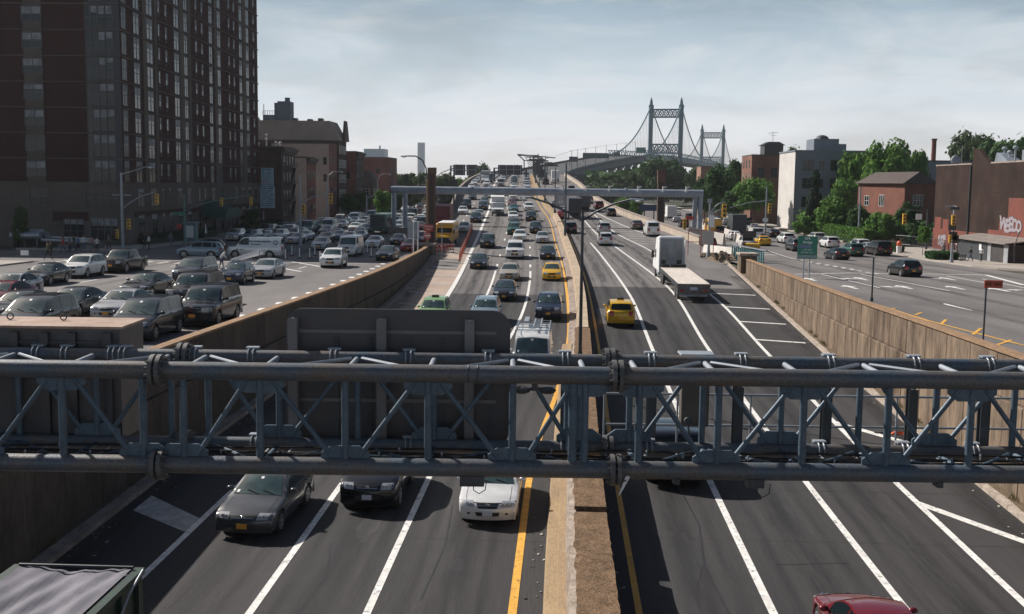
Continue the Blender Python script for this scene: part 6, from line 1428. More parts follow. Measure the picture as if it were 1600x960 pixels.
for y in frange(800, 1700, 12):
    for o in (-13.3, 13.3): p = axis(y) + nrm*o; q = axis(y + 12) + nrm*o; b.beam((p.x, p.y, zh(y) - 1.5), (q.x, q.y, zh(y+12) - 1.5), .8, 3.2); b.beam((p.x, p.y, zh(y)), (q.x, q.y, zh(y+12) + 4.2), .4, .4); b.beam((p.x, p.y, zh(y) + 4.2), (q.x, q.y, zh(y+12)), .4, .4); b.beam((p.x, p.y, zh(y) + 4.2), (q.x, q.y, zh(y+12) + 4.2), .5, .5)
b.build('stiffening_truss', bridge_m, sb)
# gantry signs on the viaduct, light poles with the thin overhead line
gsn = thing('viaduct_sign', 'green road sign back on the viaduct before the bridge tower', 'sign', (0, 0, 0)); c = axis(820); b = MB(); b.box(c.x + 3, c.x + 10, 818, 818.4, zh(820) + 2.5, zh(820) + 6.5); b.build('panel', mat('far_green', (.06,.20,.17), .6), gsn); b = MB(); b.beam((c.x + 3.5, 818.6, zh(820)), (c.x + 3.5, 818.6, zh(820) + 6.5), .3, .3); b.beam((c.x + 9.5, 818.6, zh(820)), (c.x + 9.5, 818.6, zh(820) + 6.5), .3, .3); b.build('post', steel_dk, gsn)
for i, (y, o, w_, h_) in enumerate(((640, -2, 5, 4.2), (690, -6, 16, 4.6), (735, 4, 4, 3.0))):
    g = thing('viaduct_sign', f"dark sign frame on the viaduct, {ORD[i]} from the highway crest", 'sign'); c = axis(y); z = zh(y); b = MB(); b.box(c.x + o, c.x + o + w_, y, y + .4, z + 2, z + 2 + h_*.7); b.build('panel', viaduct_m, g)
    b = MB(); b.beam((c.x + o + .4, y + .6, z), (c.x + o + .4, y + .6, z + 5), .35, .35); b.beam((c.x + o + w_ - .4, y + .6, z), (c.x + o + w_ - .4, y + .6, z + 5), .35, .35); b.build('post', steel_dk, g)
lp = None; tops = []
for i, y in enumerate((560, 585, 612, 640, 668, 698, 728, 760)):
    c = axis(y); z = zh(y) + 10.5
    if lp is None:
        lp = thing('viaduct_lamp', 'slim lamp post on the viaduct joined by a thin line', 'lamp post', (c.x + 13, y, zh(y)), group='lamp posts along the viaduct'); b = MB(); b.tube((0, 0, -1), (0, 0, 10.5), .16, .10, 6); b.beam((-1.2, 0, 10.4), (.6, 0, 10.5), .15, .15); b.build('pole', steel_dk, lp); q = lp
    else: q = copy_tree(lp); q.location = (c.x + 13, y, zh(y))
    q['label'] = f"slim lamp post on the viaduct, {ORD[i]} from the highway crest"; tops.append(Vector((c.x + 13, y, z)))
wl = thing('overhead_line', 'thin line strung between the viaduct lamp posts', 'cable'); b = MB(); b.path([at(868, 244, 540)] + tops, .06, 4); b.build('line', steel_dk, wl)

# portal pipe frame
pf = thing('portal_frame', 'grey steel pipe portal spanning the highway on double legs', 'portal gantry', (0, 0, 0)); YP = 182.
pl_, pr_ = at(616, 362, YP), at(1094, 366, YP); zt = at(860, 300, YP).z; xs0, xs1 = at(611, 300, YP).x, at(1099, 303, YP).x
cuts = [xs0, at(737, 298, YP).x, at(977, 300, YP).x, xs1]
for i in range(3): b = MB(); b.tube((cuts[i] + .03, YP, zt), (cuts[i+1] - .03, YP, zt), .62, n=24); b.build('pipe', portal_m, pf, 40)
for x in cuts[1:3]: b = MB(); b.tube((x - .12, YP, zt), (x + .12, YP, zt), .80, n=24); b.build('flange', portal_m, pf, 40)
for x in (at(615.5, 330, YP).x, at(633, 330, YP).x, at(1086.5, 330, YP).x, at(1094, 330, YP).x):
    b = MB(); b.tube((x, YP + (0 if x < 0 else (0 if x > at(1090, 330, YP).x else 1.5)), 1.2), (x, YP, zt - .5), .40, n=16); b.build('leg', portal_m, pf, 40)
for x0, x1 in ((at(608, 360, YP).x, at(640, 360, YP).x), (at(1078, 360, YP).x, at(1102, 360, YP).x)): b = MB(); b.box(x0, x1, YP - .8, YP + 2.2, -.1, 1.21); b.build('plinth', kerb_m, pf)
for px in (880, 916, 952, 997, 1036, 1072): 
    x = at(px, 300, YP).x; b = MB(); b.box(x - .12, x + .12, YP - .75, YP - .3, zt + .2, zt + 1.05); b.box(x - .2, x + .5, YP - 1.1, YP - .6, zt + .9, zt + 1.1); b.build('lamp_bracket', white_m, pf)
# brick pylons
def pylon(px, py_top, Y, wpx, label, z0=0):
    p = at(px, py_top, Y); wd = wpx / F * Y; t = thing('pylon', label, 'pylon', (p.x, Y, z0)); H = p.z - z0; m1 = brick('pylon_brick', (.15,.085,.065), (.12,.07,.055), (.13,.10,.09), 1., .3)
    b = MB(); b.box(-wd/2, wd/2, 0, wd, -.3, H*.80); b.build('shaft', m1, t); b = MB(); b.box(-wd*.30, wd*.30, -.06, -.003, .5, H*.95); b.build('dark_stripe', darkc, t)  # second box is a dark strip set on the shaft's front
    b = MB(); b.box(-wd*.56, wd*.56, -.05*wd, wd*1.05, H*.80 + .003, H*.93); b.box(-wd*.60, wd*.60, -.1*wd, wd*1.1, H*.93 + .003, H); b.build('capital', m1, t); return t
pylon(674.5, 262, 134, 10.8, 'tall brown brick pylon at the left end of the median of the ramp', .2); pylon(1034.5, 266, 205, 11, 'tall brown brick pylon beyond the portal on the right', 0)
# overhead gantries on the rising highway
def far_gantry(label, x0, x1, Y, h, panels, post=None, dark=dk_par):
    t = thing('sign_gantry', label, 'sign gantry'); z = zh(Y) + h; b = MB()
    for dz in (0, 1.5):
        for dy in (0, 1.2): b.beam((x0, Y + dy, z + dz), (x1, Y + dy, z + dz), .28, .28)
    n = max(2, int((x1 - x0) / 2))
    for k in range(n): a = x0 + (x1 - x0)*k/n; c = x0 + (x1 - x0)*(k+1)/n; b.beam((a, Y, z), (c, Y, z + 1.5), .16, .16); b.beam((a, Y, z + 1.5), (a, Y, z), .16, .16)
    b.build('truss', dark, t)
    for a, c, dz, hh in panels: b = MB(); b.box(a, c, Y - .3, Y - .15, z + dz, z + dz + hh); b.build('panel', sign_back, t); b = MB(); [b.box(u - .1, u + .1, Y - .42, Y - .303, z + dz + .1, z + dz + hh - .1) for u in frange(a + .5, c - .5, 2.2)]; b.box(a + .3, c - .3, Y - .38, Y - .305, z + dz + hh/2, z + dz + hh/2 + .15); b.build('rib', steel_lt, t)
    for x in (post or (x0, x1)): b = MB(); b.tube((x, Y + .6, zh(Y) - 6), (x, Y + .6, z + 1.6), .28, n=8); b.build('post', dark, t)
far_gantry('dark double sign gantry across the far oncoming lanes', at(772, 268, 345).x, at(822, 268, 345).x, 345, 2.6, [(at(778,268,345).x, at(816,268,345).x, -.5, 3.0)])
far_gantry('dark sign gantry left of the crest in front of the trees', at(704, 268, 380).x, at(752, 268, 380).x, 380, 2.6, [(at(709,268,380).x, at(727,268,380).x, -1.6, 3.6), (at(729,268,380).x, at(746,268,380).x, -1.6, 3.6)])
for i, (Y, pxa, pxb, py) in enumerate(((330, 838, 872, 258.5), (365, 834, 863, 254.5), (400, 830, 857, 251.5), (440, 826, 852, 249.5), (480, 822, 846, 245.5), (520, 809, 838, 243))):
    p = at(pxa, py, Y); q = at(pxb, py, Y); t = thing('lane_gantry', f"cantilever lane gantry with flat arm over the outgoing highway, {ORD[i]} from the camera", 'gantry', group='stack of lane gantries over the far highway')
    xp = mx_(Y) + .3; b = MB(); b.tube((xp, Y, zh(Y)), (xp, Y, p.z + .8), .22, n=8); b.tube((xp + 3.4, Y, zh(Y)), (xp + 3.4, Y, p.z), .14, n=8); b.build('post', steel_dk, t)
    b = MB(); b.box(min(p.x, xp - .3), max(q.x, xp + .3), Y - .5, Y + .5, p.z - .25, p.z + .25); [b.beam((xp, Y, p.z - 1.6), (u, Y, p.z - .2), .2, .2) for u in (xp - 2.2, xp + 2.2)]; b.build('arm', steel_dk, t)
    b = MB(); b.box(xp + .6, xp + 2.6, Y - .7, Y - .55, p.z - 3.6, p.z - 1.2); b.build('signal_head', steel_dk, t)
t = thing('sign_canopy', 'slanting truss canopy at the top of the far gantry stack', 'gantry'); b = MB(); p0, p1 = at(809, 241.5, 560), at(819, 251, 520); p2 = at(868, 247, 560)
b.beam(p0, p2, .5, .5); b.beam(p0, p1, .5, .5); b.beam(p1, at(850, 252, 540), .4, .4)
for k in range(6): b.beam(p0 + (p2 - p0)*k/6, p1 + (at(850, 252, 540) - p1)*k/6, .25, .25)
b.beam(p1, (p1.x, p1.y, 12), .5, .5); b.build('truss', steel_dk, t)
for i, (px, py) in enumerate(((846, 281), (852, 279))):
    p = at(px, py, 330); t = thing('median_sign', ('left' if i == 0 else 'right') + ' one of two pale upright panels on the far median', 'sign', (p.x, 330, zh(330))); b = MB(); b.box(-.45, .45, 0, .15, 1.0, 3.2); b.build('panel', mat('pale_panel', (.35,.42,.42), .6), t); b = MB(); b.tube((0, .3, 0), (0, .3, 3.2), .07, n=6); b.build('post', steel_dk, t)
# ================================================================= TREES AND PLANTS
def leaf_mat(name, c, c2):
    m = bpy.data.materials.new(name); m.use_nodes = True; t = m.node_tree; b = t.nodes['Principled BSDF']; b.inputs['Roughness'].default_value = .75; b.inputs['Specular IOR Level'].default_value = .2
    tc = N(t, 'ShaderNodeTexCoord'); n = N(t, 'ShaderNodeTexNoise', Scale=2.6, Detail=5.0, Roughness=.8); t.links.new(tc.outputs['Object'], n.inputs['Vector'])
    r = N(t, 'ShaderNodeValToRGB'); r.color_ramp.elements[0].position = .35; r.color_ramp.elements[1].position = .66; r.color_ramp.elements[0].color = (*c2, 1); r.color_ramp.elements[1].color = (*c, 1)
    t.links.new(n.outputs[0], r.inputs[0]); t.links.new(r.outputs[0], b.inputs['Base Color'])
    tr = N(t, 'ShaderNodeBsdfTranslucent'); t.links.new(r.outputs[0], tr.inputs[0]); ms = N(t, 'ShaderNodeMixShader'); ms.inputs[0].default_value = .28
    o = t.nodes['Material Output']; t.links.new(b.outputs[0], ms.inputs[1]); t.links.new(tr.outputs[0], ms.inputs[2]); t.links.new(ms.outputs[0], o.inputs[0]); return m
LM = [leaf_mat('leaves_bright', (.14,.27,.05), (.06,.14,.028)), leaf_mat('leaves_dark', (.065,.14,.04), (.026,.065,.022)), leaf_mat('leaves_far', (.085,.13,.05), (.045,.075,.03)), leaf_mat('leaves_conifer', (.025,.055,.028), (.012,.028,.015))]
bark = mat('bark', (.09,.07,.055), .95, var=.3, vscale=3.)
def crown_mesh(seed, lm, nblob=22, nleaf=4200, leaf=.34, shape='round'):
    r = random.Random(seed); b = MB(); blobs = []
    for k in range(nblob):
        if shape == 'cone': z = r.random() ** 1.2; rad = (1 - z) * .75 + .08; a = r.uniform(0, 6.28); q = r.uniform(.3, 1) * rad; blobs.append((q*math.cos(a), q*math.sin(a), z*2 - .75, .22 + .18*(1-z)))
        else:
            a = r.uniform(0, 6.28); z = r.uniform(-.75, .85); q = math.sqrt(max(0, 1 - z*z)) * r.uniform(.35, .85); blobs.append((q*math.cos(a), q*math.sin(a), z*.85, r.uniform(.17, .36)))
    for k in range(nleaf):
        bx_, by, bz, br_ = blobs[int(r.random() * nblob)]
        v = Vector((r.gauss(0, 1), r.gauss(0, 1), r.gauss(0, 1))).normalized(); rr_ = br_ * ((1 - .45 * r.random() ** 2) * r.uniform(.9, 1.12) if r.random() < .88 else r.uniform(1.05, 1.5)); p = Vector((bx_, by, bz)) + v * rr_
        s = leaf * r.uniform(.5, 1.25) / 5; n = (v + Vector((r.uniform(-1,1), r.uniform(-1,1), r.uniform(-.6,1))) * .8).normalized(); a = n.orthogonal().normalized(); a.rotate(Matrix.Rotation(r.uniform(0, 6.28), 3, n)); c = n.cross(a)
        b.add([p - a*s, p - c*s*.55, p + a*s, p + c*s*.55], [(0,1,2,3)])
    return b.mesh('crown', lm)
def trunk_mesh(seed, shape='round'):
    r = random.Random(seed); b = MB(); b.path([(0,0,-1.9), (.03,.02,-1.0), (.0,.05,-.2), (.05,0,.5)], .085, 8, r1=.03)
    if shape == 'round':
        for k in range(6): a = r.uniform(0, 6.28); z = r.uniform(-.95, .0); b.path([(.02, .02, z), (.3*math.cos(a), .3*math.sin(a), z + .35), (.62*math.cos(a), .62*math.sin(a), z + .75)], .035, 5, r1=.008)
    return b.mesh('trunk', bark, 50)
PROTO = {}
def proto(kind, i):
    if (kind, i) not in PROTO:
        lm = {'bright': LM[0], 'dark': LM[1], 'far': LM[2], 'cone': LM[3]}[kind]; sh = 'cone' if kind == 'cone' else 'round'
        PROTO[(kind, i)] = (crown_mesh(i*13 + len(kind), lm, 40 if kind != 'far' else 26, 5600 if kind != 'far' else 3600, .52 if kind != 'far' else .55, sh), trunk_mesh(i + 3, sh))
    return PROTO[(kind, i)]
def tree(label, x, y, base, top, width, kind='bright', i=0, name='tree', group=None, trunk_frac=.28):
    """crown fills the height between trunk_frac and the top"""
    H = top - base; ch = H * (1 - trunk_frac) / 2; t = thing(name, label, 'tree', (x, y, base), rnd.uniform(0, 6.28), group)
    cm, tm = proto(kind, i); c = link_mesh('crown', cm, t); c.location = (0, 0, base*0 + H - ch*1.08); c.scale = (width/2/1.12, width/2/1.12, ch/1.08)
    k = link_mesh('trunk', tm, t); k.location = (0, 0, (H - ch*1.08)); s = max(.25, min(1.2, width * .16)); k.scale = (s * 1.6, s * 1.6, (H - ch*1.08) / 1.9); return t
def ptree(label, px, Y, ptop, wpx, kind='bright', i=0, base=0., group=None, tf=.28, name='tree'):
    p = at(px, ptop, Y); return tree(label, p.x, Y, base, p.z, wpx / F * Y, kind, i, name, group, tf)
GT = 'street and park trees'
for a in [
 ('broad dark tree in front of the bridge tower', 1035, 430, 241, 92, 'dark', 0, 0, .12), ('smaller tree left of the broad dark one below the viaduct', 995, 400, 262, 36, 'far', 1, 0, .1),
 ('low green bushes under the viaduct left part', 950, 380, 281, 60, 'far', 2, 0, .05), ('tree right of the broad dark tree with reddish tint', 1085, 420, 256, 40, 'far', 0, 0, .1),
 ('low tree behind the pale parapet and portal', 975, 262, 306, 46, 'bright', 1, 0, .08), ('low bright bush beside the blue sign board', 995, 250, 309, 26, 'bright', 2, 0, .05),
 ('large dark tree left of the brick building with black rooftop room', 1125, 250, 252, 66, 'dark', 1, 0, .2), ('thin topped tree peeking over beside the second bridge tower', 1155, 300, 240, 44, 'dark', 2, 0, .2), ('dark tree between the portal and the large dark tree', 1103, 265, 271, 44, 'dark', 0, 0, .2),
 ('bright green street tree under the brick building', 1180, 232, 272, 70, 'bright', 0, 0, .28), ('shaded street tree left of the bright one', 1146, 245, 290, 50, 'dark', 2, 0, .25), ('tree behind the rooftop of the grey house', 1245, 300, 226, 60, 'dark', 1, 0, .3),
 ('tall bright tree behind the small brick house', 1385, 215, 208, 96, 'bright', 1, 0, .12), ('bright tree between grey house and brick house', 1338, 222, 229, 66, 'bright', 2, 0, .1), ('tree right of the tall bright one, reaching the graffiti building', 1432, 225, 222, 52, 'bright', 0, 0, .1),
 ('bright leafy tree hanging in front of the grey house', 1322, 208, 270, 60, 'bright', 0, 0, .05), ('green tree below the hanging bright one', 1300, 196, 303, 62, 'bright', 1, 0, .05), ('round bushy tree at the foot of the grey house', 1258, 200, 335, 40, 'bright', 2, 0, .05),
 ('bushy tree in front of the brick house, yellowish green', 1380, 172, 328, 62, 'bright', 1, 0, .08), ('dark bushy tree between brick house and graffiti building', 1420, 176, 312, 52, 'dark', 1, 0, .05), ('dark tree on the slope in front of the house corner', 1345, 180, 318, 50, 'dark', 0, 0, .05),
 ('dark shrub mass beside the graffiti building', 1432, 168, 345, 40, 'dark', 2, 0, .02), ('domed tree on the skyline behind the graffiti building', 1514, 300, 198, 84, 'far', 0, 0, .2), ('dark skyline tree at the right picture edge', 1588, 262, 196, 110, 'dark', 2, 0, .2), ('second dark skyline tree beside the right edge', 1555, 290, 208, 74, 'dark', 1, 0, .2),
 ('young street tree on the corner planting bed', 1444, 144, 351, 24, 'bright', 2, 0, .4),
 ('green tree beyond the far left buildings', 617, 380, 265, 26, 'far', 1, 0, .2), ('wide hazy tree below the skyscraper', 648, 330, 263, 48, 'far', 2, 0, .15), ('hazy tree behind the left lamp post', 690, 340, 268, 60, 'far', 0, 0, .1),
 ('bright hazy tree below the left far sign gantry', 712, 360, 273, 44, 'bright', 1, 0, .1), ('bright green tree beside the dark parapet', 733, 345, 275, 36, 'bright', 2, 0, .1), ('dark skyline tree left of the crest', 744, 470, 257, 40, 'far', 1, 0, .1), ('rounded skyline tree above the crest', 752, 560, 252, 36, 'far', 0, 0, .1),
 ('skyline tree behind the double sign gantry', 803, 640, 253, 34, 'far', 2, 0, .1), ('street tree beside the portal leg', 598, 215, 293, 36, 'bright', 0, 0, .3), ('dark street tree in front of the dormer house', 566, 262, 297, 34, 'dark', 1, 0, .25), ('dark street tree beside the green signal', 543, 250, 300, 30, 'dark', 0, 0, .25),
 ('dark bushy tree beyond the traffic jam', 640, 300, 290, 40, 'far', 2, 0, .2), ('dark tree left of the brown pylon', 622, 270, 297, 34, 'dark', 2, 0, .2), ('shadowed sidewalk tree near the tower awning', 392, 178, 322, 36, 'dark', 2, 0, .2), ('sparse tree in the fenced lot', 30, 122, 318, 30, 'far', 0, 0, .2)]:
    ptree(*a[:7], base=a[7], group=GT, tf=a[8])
ptree('dark conifer in front of the grey house', 1275, 205, 277, 40, 'cone', 1, group=GT, tf=.05, name='conifer_tree')
# hedges
def hedge(label, x0, x1, y0, y1, h, base=.1, lm=LM[1], n=2600, name='hedge'):
    r = random.Random(int(x0*7 + y0)); b = MB(); W_, L_ = x1 - x0, y1 - y0
    for k in range(n):
        p = Vector((r.uniform(0, W_), r.uniform(0, L_), h * r.random() ** .5)); e = r.randrange(3)
        if e == 0: p.z = h * r.uniform(.85, 1.08)
        elif e == 1: p.x = r.uniform(-.1, .15)
        else: p.y = r.uniform(-.1, .15)
        s = r.uniform(.08, .2); nn = Vector((r.uniform(-1,1), r.uniform(-1,1), r.uniform(-.2,1))).normalized(); a = nn.orthogonal().normalized(); c = nn.cross(a); b.add([p - a*s, p - c*s, p + a*s, p + c*s], [(0,1,2,3)])
    t = thing(name, label, 'hedge', (x0, y0, base)); b.build('foliage', lm, t); c = MB(); c.box(.12, W_ - .1, .12, L_ - .1, 0, h*.85); c.build('core', LM[3], t); return t
hedge('clipped green hedge along the right sidewalk below the trees', 45.6, 46.8, 168, 205, 2.2, lm=LM[0], n=5200); hedge('low round shrub bed on the corner planter', 42.6 + 2.2, 42.6 + 5.0, 134, 137.5, .9, n=1400, lm=LM[1], name='shrub')
hedge('dark planting along the foot of the tower', -50.9, -49.9, 134, 162, 1.5, lm=LM[3], n=3000); hedge('dark planting right of the tower awning', -50.6, -49.6, 172, 200, 1.6, lm=LM[3], n=2600); hedge('low shrub bed beside the black SUV corner', 44.8, 46, 150, 156, .8, lm=LM[1], n=900, name='shrub')
# far-off belt of woodland that closes the horizon
def wood(name, label, pts, hmin, hmax, lm, n, ls):
    r = random.Random(len(pts) * 5 + n); b = MB()
    for k in range(n):
        i = r.randrange(len(pts) - 1); f = r.random(); x = pts[i][0] + (pts[i+1][0] - pts[i][0])*f; y = pts[i][1] + (pts[i+1][1] - pts[i][1])*f + r.uniform(-14, 14)
        hh = hmin + (hmax - hmin) * (.5 + .28*math.sin(x*.05) + .22*math.sin(x*.17 + 1)); p = Vector((x + r.uniform(-4, 4), y, hh * (1 - .8 * r.random() ** 1.6))); s = ls * r.uniform(.6, 1.3)
        nn = Vector((r.uniform(-1,1), r.uniform(-1,.3), r.uniform(-.2,1))).normalized(); a = nn.orthogonal().normalized(); c = nn.cross(a); b.add([p - a*s, p - c*s, p + a*s, p + c*s], [(0,1,2,3)])
    o = b.build(name, lm); tag(o, label, 'woodland', kind='stuff')
wood('distant_wood', 'hazy belt of distant trees behind the left traffic jam', [(-230, 480), (-120, 470), (-60, 470), (-32, 520)], 6, 13, LM[2], 9000, 1.1)
wood('distant_wood', 'dark belt of trees under the viaduct and bridge', [(14, 470), (60, 500), (130, 520), (220, 480), (330, 420)], 10, 16, LM[1], 14000, 1.1)
wood('distant_wood', 'hazy distant woodland along the far horizon', [(-1400, 1900), (-500, 1850), (0, 1900), (700, 1850), (1700, 1900)], 8, 22, LM[2], 14000, 4.0)
wood('slope_undergrowth', 'leafy undergrowth on the slope among the houses on the right', [(50, 184), (58, 182), (66, 185), (72, 182)], 1.5, 5.5, LM[1], 7000, .28)
wood('slope_undergrowth', 'leafy undergrowth beside the grey house', [(49, 206), (58, 214), (70, 220)], 1.5, 5.5, LM[0], 5000, .32)
# grass patch in the fenced lot
r = random.Random(9); b = MB()
for k in range(5000):
    x = r.uniform(-62, -53); y = r.uniform(86, 97); z = zl(y) + .0; h = r.uniform(.08, .3); a = r.uniform(0, 3.14); b.add([(x - .03*math.cos(a), y - .03*math.sin(a), z), (x + .03*math.cos(a), y + .03*math.sin(a), z), (x + r.uniform(-.05,.05), y, z + h)], [(0,1,2)])
tag(b.build('grass', LM[0]), 'rough grass growing behind the chain link fence', 'grass', kind='stuff')
b = MB(); b.v = [(-64, 84, zl(84) - .02), (-52.6, 84, zl(84) - .02), (-52.6, 98, zl(98) - .02), (-64, 98, zl(98) - .02)]; b.f = [(0,1,2,3)]; b.m = [0]; tag(b.build('lawn', mat('lawn_soil', (.10,.13,.05), .95, c2=(.16,.14,.09), vscale=.8)), kind='structure')
# weeds at the wall feet
r = random.Random(12); b = MB()
for k in range(46):
    sd = r.choice((-1, 1)); y0 = r.uniform(30, 100); xx = (xl(y0) - .6 if sd < 0 else xr(y0) + .55)
    for j in range(26):
        x = xx + r.gauss(0, .10); y = y0 + r.gauss(0, .25); z = zh(y) + .1; h = r.uniform(.1, .55 if sd < 0 else .3); dx, dy = r.gauss(0, .08), r.gauss(0, .12); b.add([(x - .012, y, z), (x + .012, y, z), (x + dx, y + dy, z + h)], [(0,1,2)])
tag(b.build('weeds', mat('weed', (.14,.15,.06), .9, c2=(.20,.17,.10), vscale=2.)), 'dry weeds sprouting along the wall feet', 'weeds', kind='stuff')
# ================================================================= STREET FURNITURE
def signal_head(parent, p, s=1.0, face=-1, name='signal_head', lamp=None):
    b = MB(); b.box(p[0] - .17*s, p[0] + .17*s, p[1] - .12*s, p[1] + .12*s, p[2] - 1.05*s, p[2]); o = b.build(name, sig_y, parent); bevel(o, .03)
    for k in range(3):
        q = MB(); z = p[2] - (.2 + .33*k)*s; y = p[1] + face*.13*s; q.tube((p[0], y, z), (p[0], y + face*.03, z), .11*s, n=12); v = MB()
        q.build('lens', mat('signal_lens_lit', (.9,.05,.03), .4, emit=2.5) if lamp == k else black_gloss, o)
        v.path([(p[0] + .13*s*math.cos(a), y + face*.09, z + .13*s*math.sin(a)) for a in [math.pi*i/6 for i in range(7)]], .022, 4); v.build('visor', sig_y, o)
    return o
def cobra(parent, p, d, s=1.0):
    d = Vector(d).normalized(); b = MB(); p = Vector(p); b.beam(p, p + d*.75*s + Vector((0,0,-.02)), .30*s, .13*s); o = b.build('lamp_head', portal_m, parent); bevel(o, .05)
    q = MB(); c = p + d*.45*s; q.ball((c.x, c.y, c.z - .07*s), .22*s, .22*s, .08*s, 5); q.build('lens', sign_w, o)
def arc(p0, p1, h, n=8): p0 = Vector(p0); p1 = Vector(p1); return [p0 + (p1 - p0)*i/n + Vector((0, 0, h*math.sin(math.pi*i/n)*.5 + 0)) for i in range(n + 1)]
def pole(parent, x, y, z0, z1, r0=.13, r1=.08, m=steel_lt, base=True):
    b = MB(); b.tube((x, y, z0 - .05), (x, y, z1), r0, r1, 12)
    if base: b.tube((x, y, z0), (x, y, z0 + .7), r0*1.6, r0*1.15, 8)
    return b.build('pole', m, parent, 40)
# double arm lamp on the median
t = thing('street_lamp', 'tall double armed street lamp standing on the median', 'street lamp'); Y = 52.; xp = mx_(Y) - .2; zt = at(909, 345, Y).z
pole(t, xp, Y, zh(Y) + 1.5, zt + .5, .09, .065, steel_dk)
pr = at(985, 312, Y - 1); b = MB(); b.path([(xp, Y, zt), (xp + .6, Y - .2, zt + .42), (xp + 1.4, Y - .6, zt + .80), (pr.x, pr.y, pr.z)], .05, 8); b.build('arm', steel_dk, t, 60); cobra(t, pr, (1, -.35, -.02), .85)
pl_ = at(830, 309, Y + 1); b = MB(); b.path([(xp, Y, zt), (xp - .7, Y + .2, zt + .38), (xp - 1.6, Y + .6, zt + .78), (pl_.x, pl_.y, pl_.z)], .05, 8); b.build('arm', steel_dk, t, 60); cobra(t, pl_, (-1, .3, .02), .75)
# speed limit post further along the median
t = thing('speed_sign', 'speed limit sign reading 40 on a slim pole on the median', 'speed sign'); Y = 150.; x = mx_(Y); b = MB(); b.tube((x, Y, zh(Y)), (x, Y, at(875, 255, Y).z), .17, .10, 8); b.build('pole', viaduct_m, t)
p = at(876, 313, Y - .4); b = MB(); b.box(p.x - .72, p.x + .72, Y - .4, Y - .36, p.z - .75, p.z + .75); b.build('panel', grey_m, t); text_part('40', .75, sign_w, t, (p.x, Y - .42, p.z - .3)); text_part('LIMIT', .3, sign_w, t, (p.x, Y - .42, p.z + .15)); text_part('SPEED', .3, sign_w, t, (p.x, Y - .42, p.z + .48))
for i, (px, ptop, Y) in enumerate(((861, 262, 200), (854, 258, 235), (846, 255, 270), (837, 250, 310))):
    t = thing('median_pole', f"thin dark pole on the median, {ORD[i]} beyond the speed sign", 'pole'); x = mx_(Y); b = MB(); b.tube((x, Y, zh(Y)), (x, Y, at(px, ptop, Y).z), .12, .08, 8); b.build('shaft', steel_dk, t); b = MB(); b.tube((x, Y, zh(Y)), (x, Y, zh(Y) + 1.5), .2, n=8); b.build('base', steel_dk, t)
# rusty lamp by the left pier
t = thing('street_lamp', 'curved rusty street lamp beside the left brick pylon', 'street lamp'); Y = 126.; x = at(667, 380, Y).x; pz = at(667, 280, Y).z; b = MB(); b.tube((x, Y, .2), (x, Y, pz), .15, .10, 10); b.build('pole', rust_pole, t, 40)
e = at(638, 244, Y); b = MB(); b.path([(x, Y, pz), (x - .12, Y, pz + 1.2), (x - .55, Y, pz + 2.1), (x - 1.3, Y, pz + 2.55), (e.x, Y, e.z)], .07, 8); b.build('arm', steel_dk, t, 60); cobra(t, e, (-1, 0, -.05), 1.1)
# dark signal pole in the left background
t = thing('signal_pole', 'dark pole with a black signal head against the hazy trees', 'traffic signal'); Y = 210.; p = at(709, 330, Y); b = MB(); b.tube((p.x, Y, 0), (p.x, Y, at(709, 258, Y).z), .2, .14, 8); b.build('pole', steel_dk, t); q = at(711, 286, Y); b = MB(); b.box(q.x - .7, q.x + .6, Y - .5, Y - .15, q.z - .6, q.z + .6); bevel(b.build('signal_head', black_gloss, t), .1); b = MB(); b.path([(p.x, Y, at(709,262,Y).z), *[at(a, c, Y) for a, c in ((700, 266), (690, 270), (682, 276))]], .07, 6); b.build('arm', steel_dk, t)
# left lamp and signals
def mast(label, px, py, Y, ptop, arms=(), heads=(), lamps=(), surf=zl, m=steel_lt, signs=(), z0=None):
    t = thing('signal_pole', label, 'traffic signal'); x = at(px, py, Y).x; zb_ = surf(Y) if z0 is None else z0; pole(t, x, Y, zb_, at(px, ptop, Y).z, .17, .11, m)
    for pts in arms:
        P = [Vector((x, Y, at(pts[0][0], pts[0][1], Y).z))] + [at(a, c, Y - .3) for a, c in pts[1:]]; b = MB(); b.path(P, .085, 8, r1=.05); b.build('arm', m, t, 60)
    for (a, c, s) in heads: signal_head(t, at(a, c, Y - .5), s)
    for (a, c, d) in lamps: cobra(t, at(a, c, Y - .3), d, 1.1)
    for (a, c, w_, h_, mm) in signs: p = at(a, c, Y - .4); b = MB(); b.box(p.x - w_/2, p.x + w_/2, Y - .45, Y - .41, p.z - h_/2, p.z + h_/2); b.build('sign_plate', mm, t)
    return t
mast('signal pole with a straight lamp arm in front of the tower corner', 192, 385, 123, 270, [((192, 273), (205, 268), (228, 261)), ((193, 327), (205, 316), (220, 307), (243, 300))], [(245, 303, 1.15), (201, 342, 1.15), (183, 359, .95)], [(228, 261, (1, 0, 0))], signs=[(190, 305, 2.2, .1, steel_lt)])
mast('green signal pole with a long mast arm before the tower entrance', 289, 380, 138, 303, [((289, 330), (310, 320), (345, 312), (392, 305))], [(346, 309, 1.0), (392, 308, 1.0)], [], m=mat('signal_green', (.13,.22,.22), .6), signs=[(279, 334, 1.6, .35, mat('street_sign_green', (.02,.22,.14), .5)), (280, 354, .6, .6, red_sign)])
mast('signal pole with crossbars among the left traffic jam', 469.5, 385, 139, 273, [((469.5, 318), (490, 308), (516, 298))], [(474, 320, 1.2), (517, 302, 1.3)], [], signs=[(469, 305, 1.3, .08, steel_lt), (469, 309, .9, .08, steel_lt)])
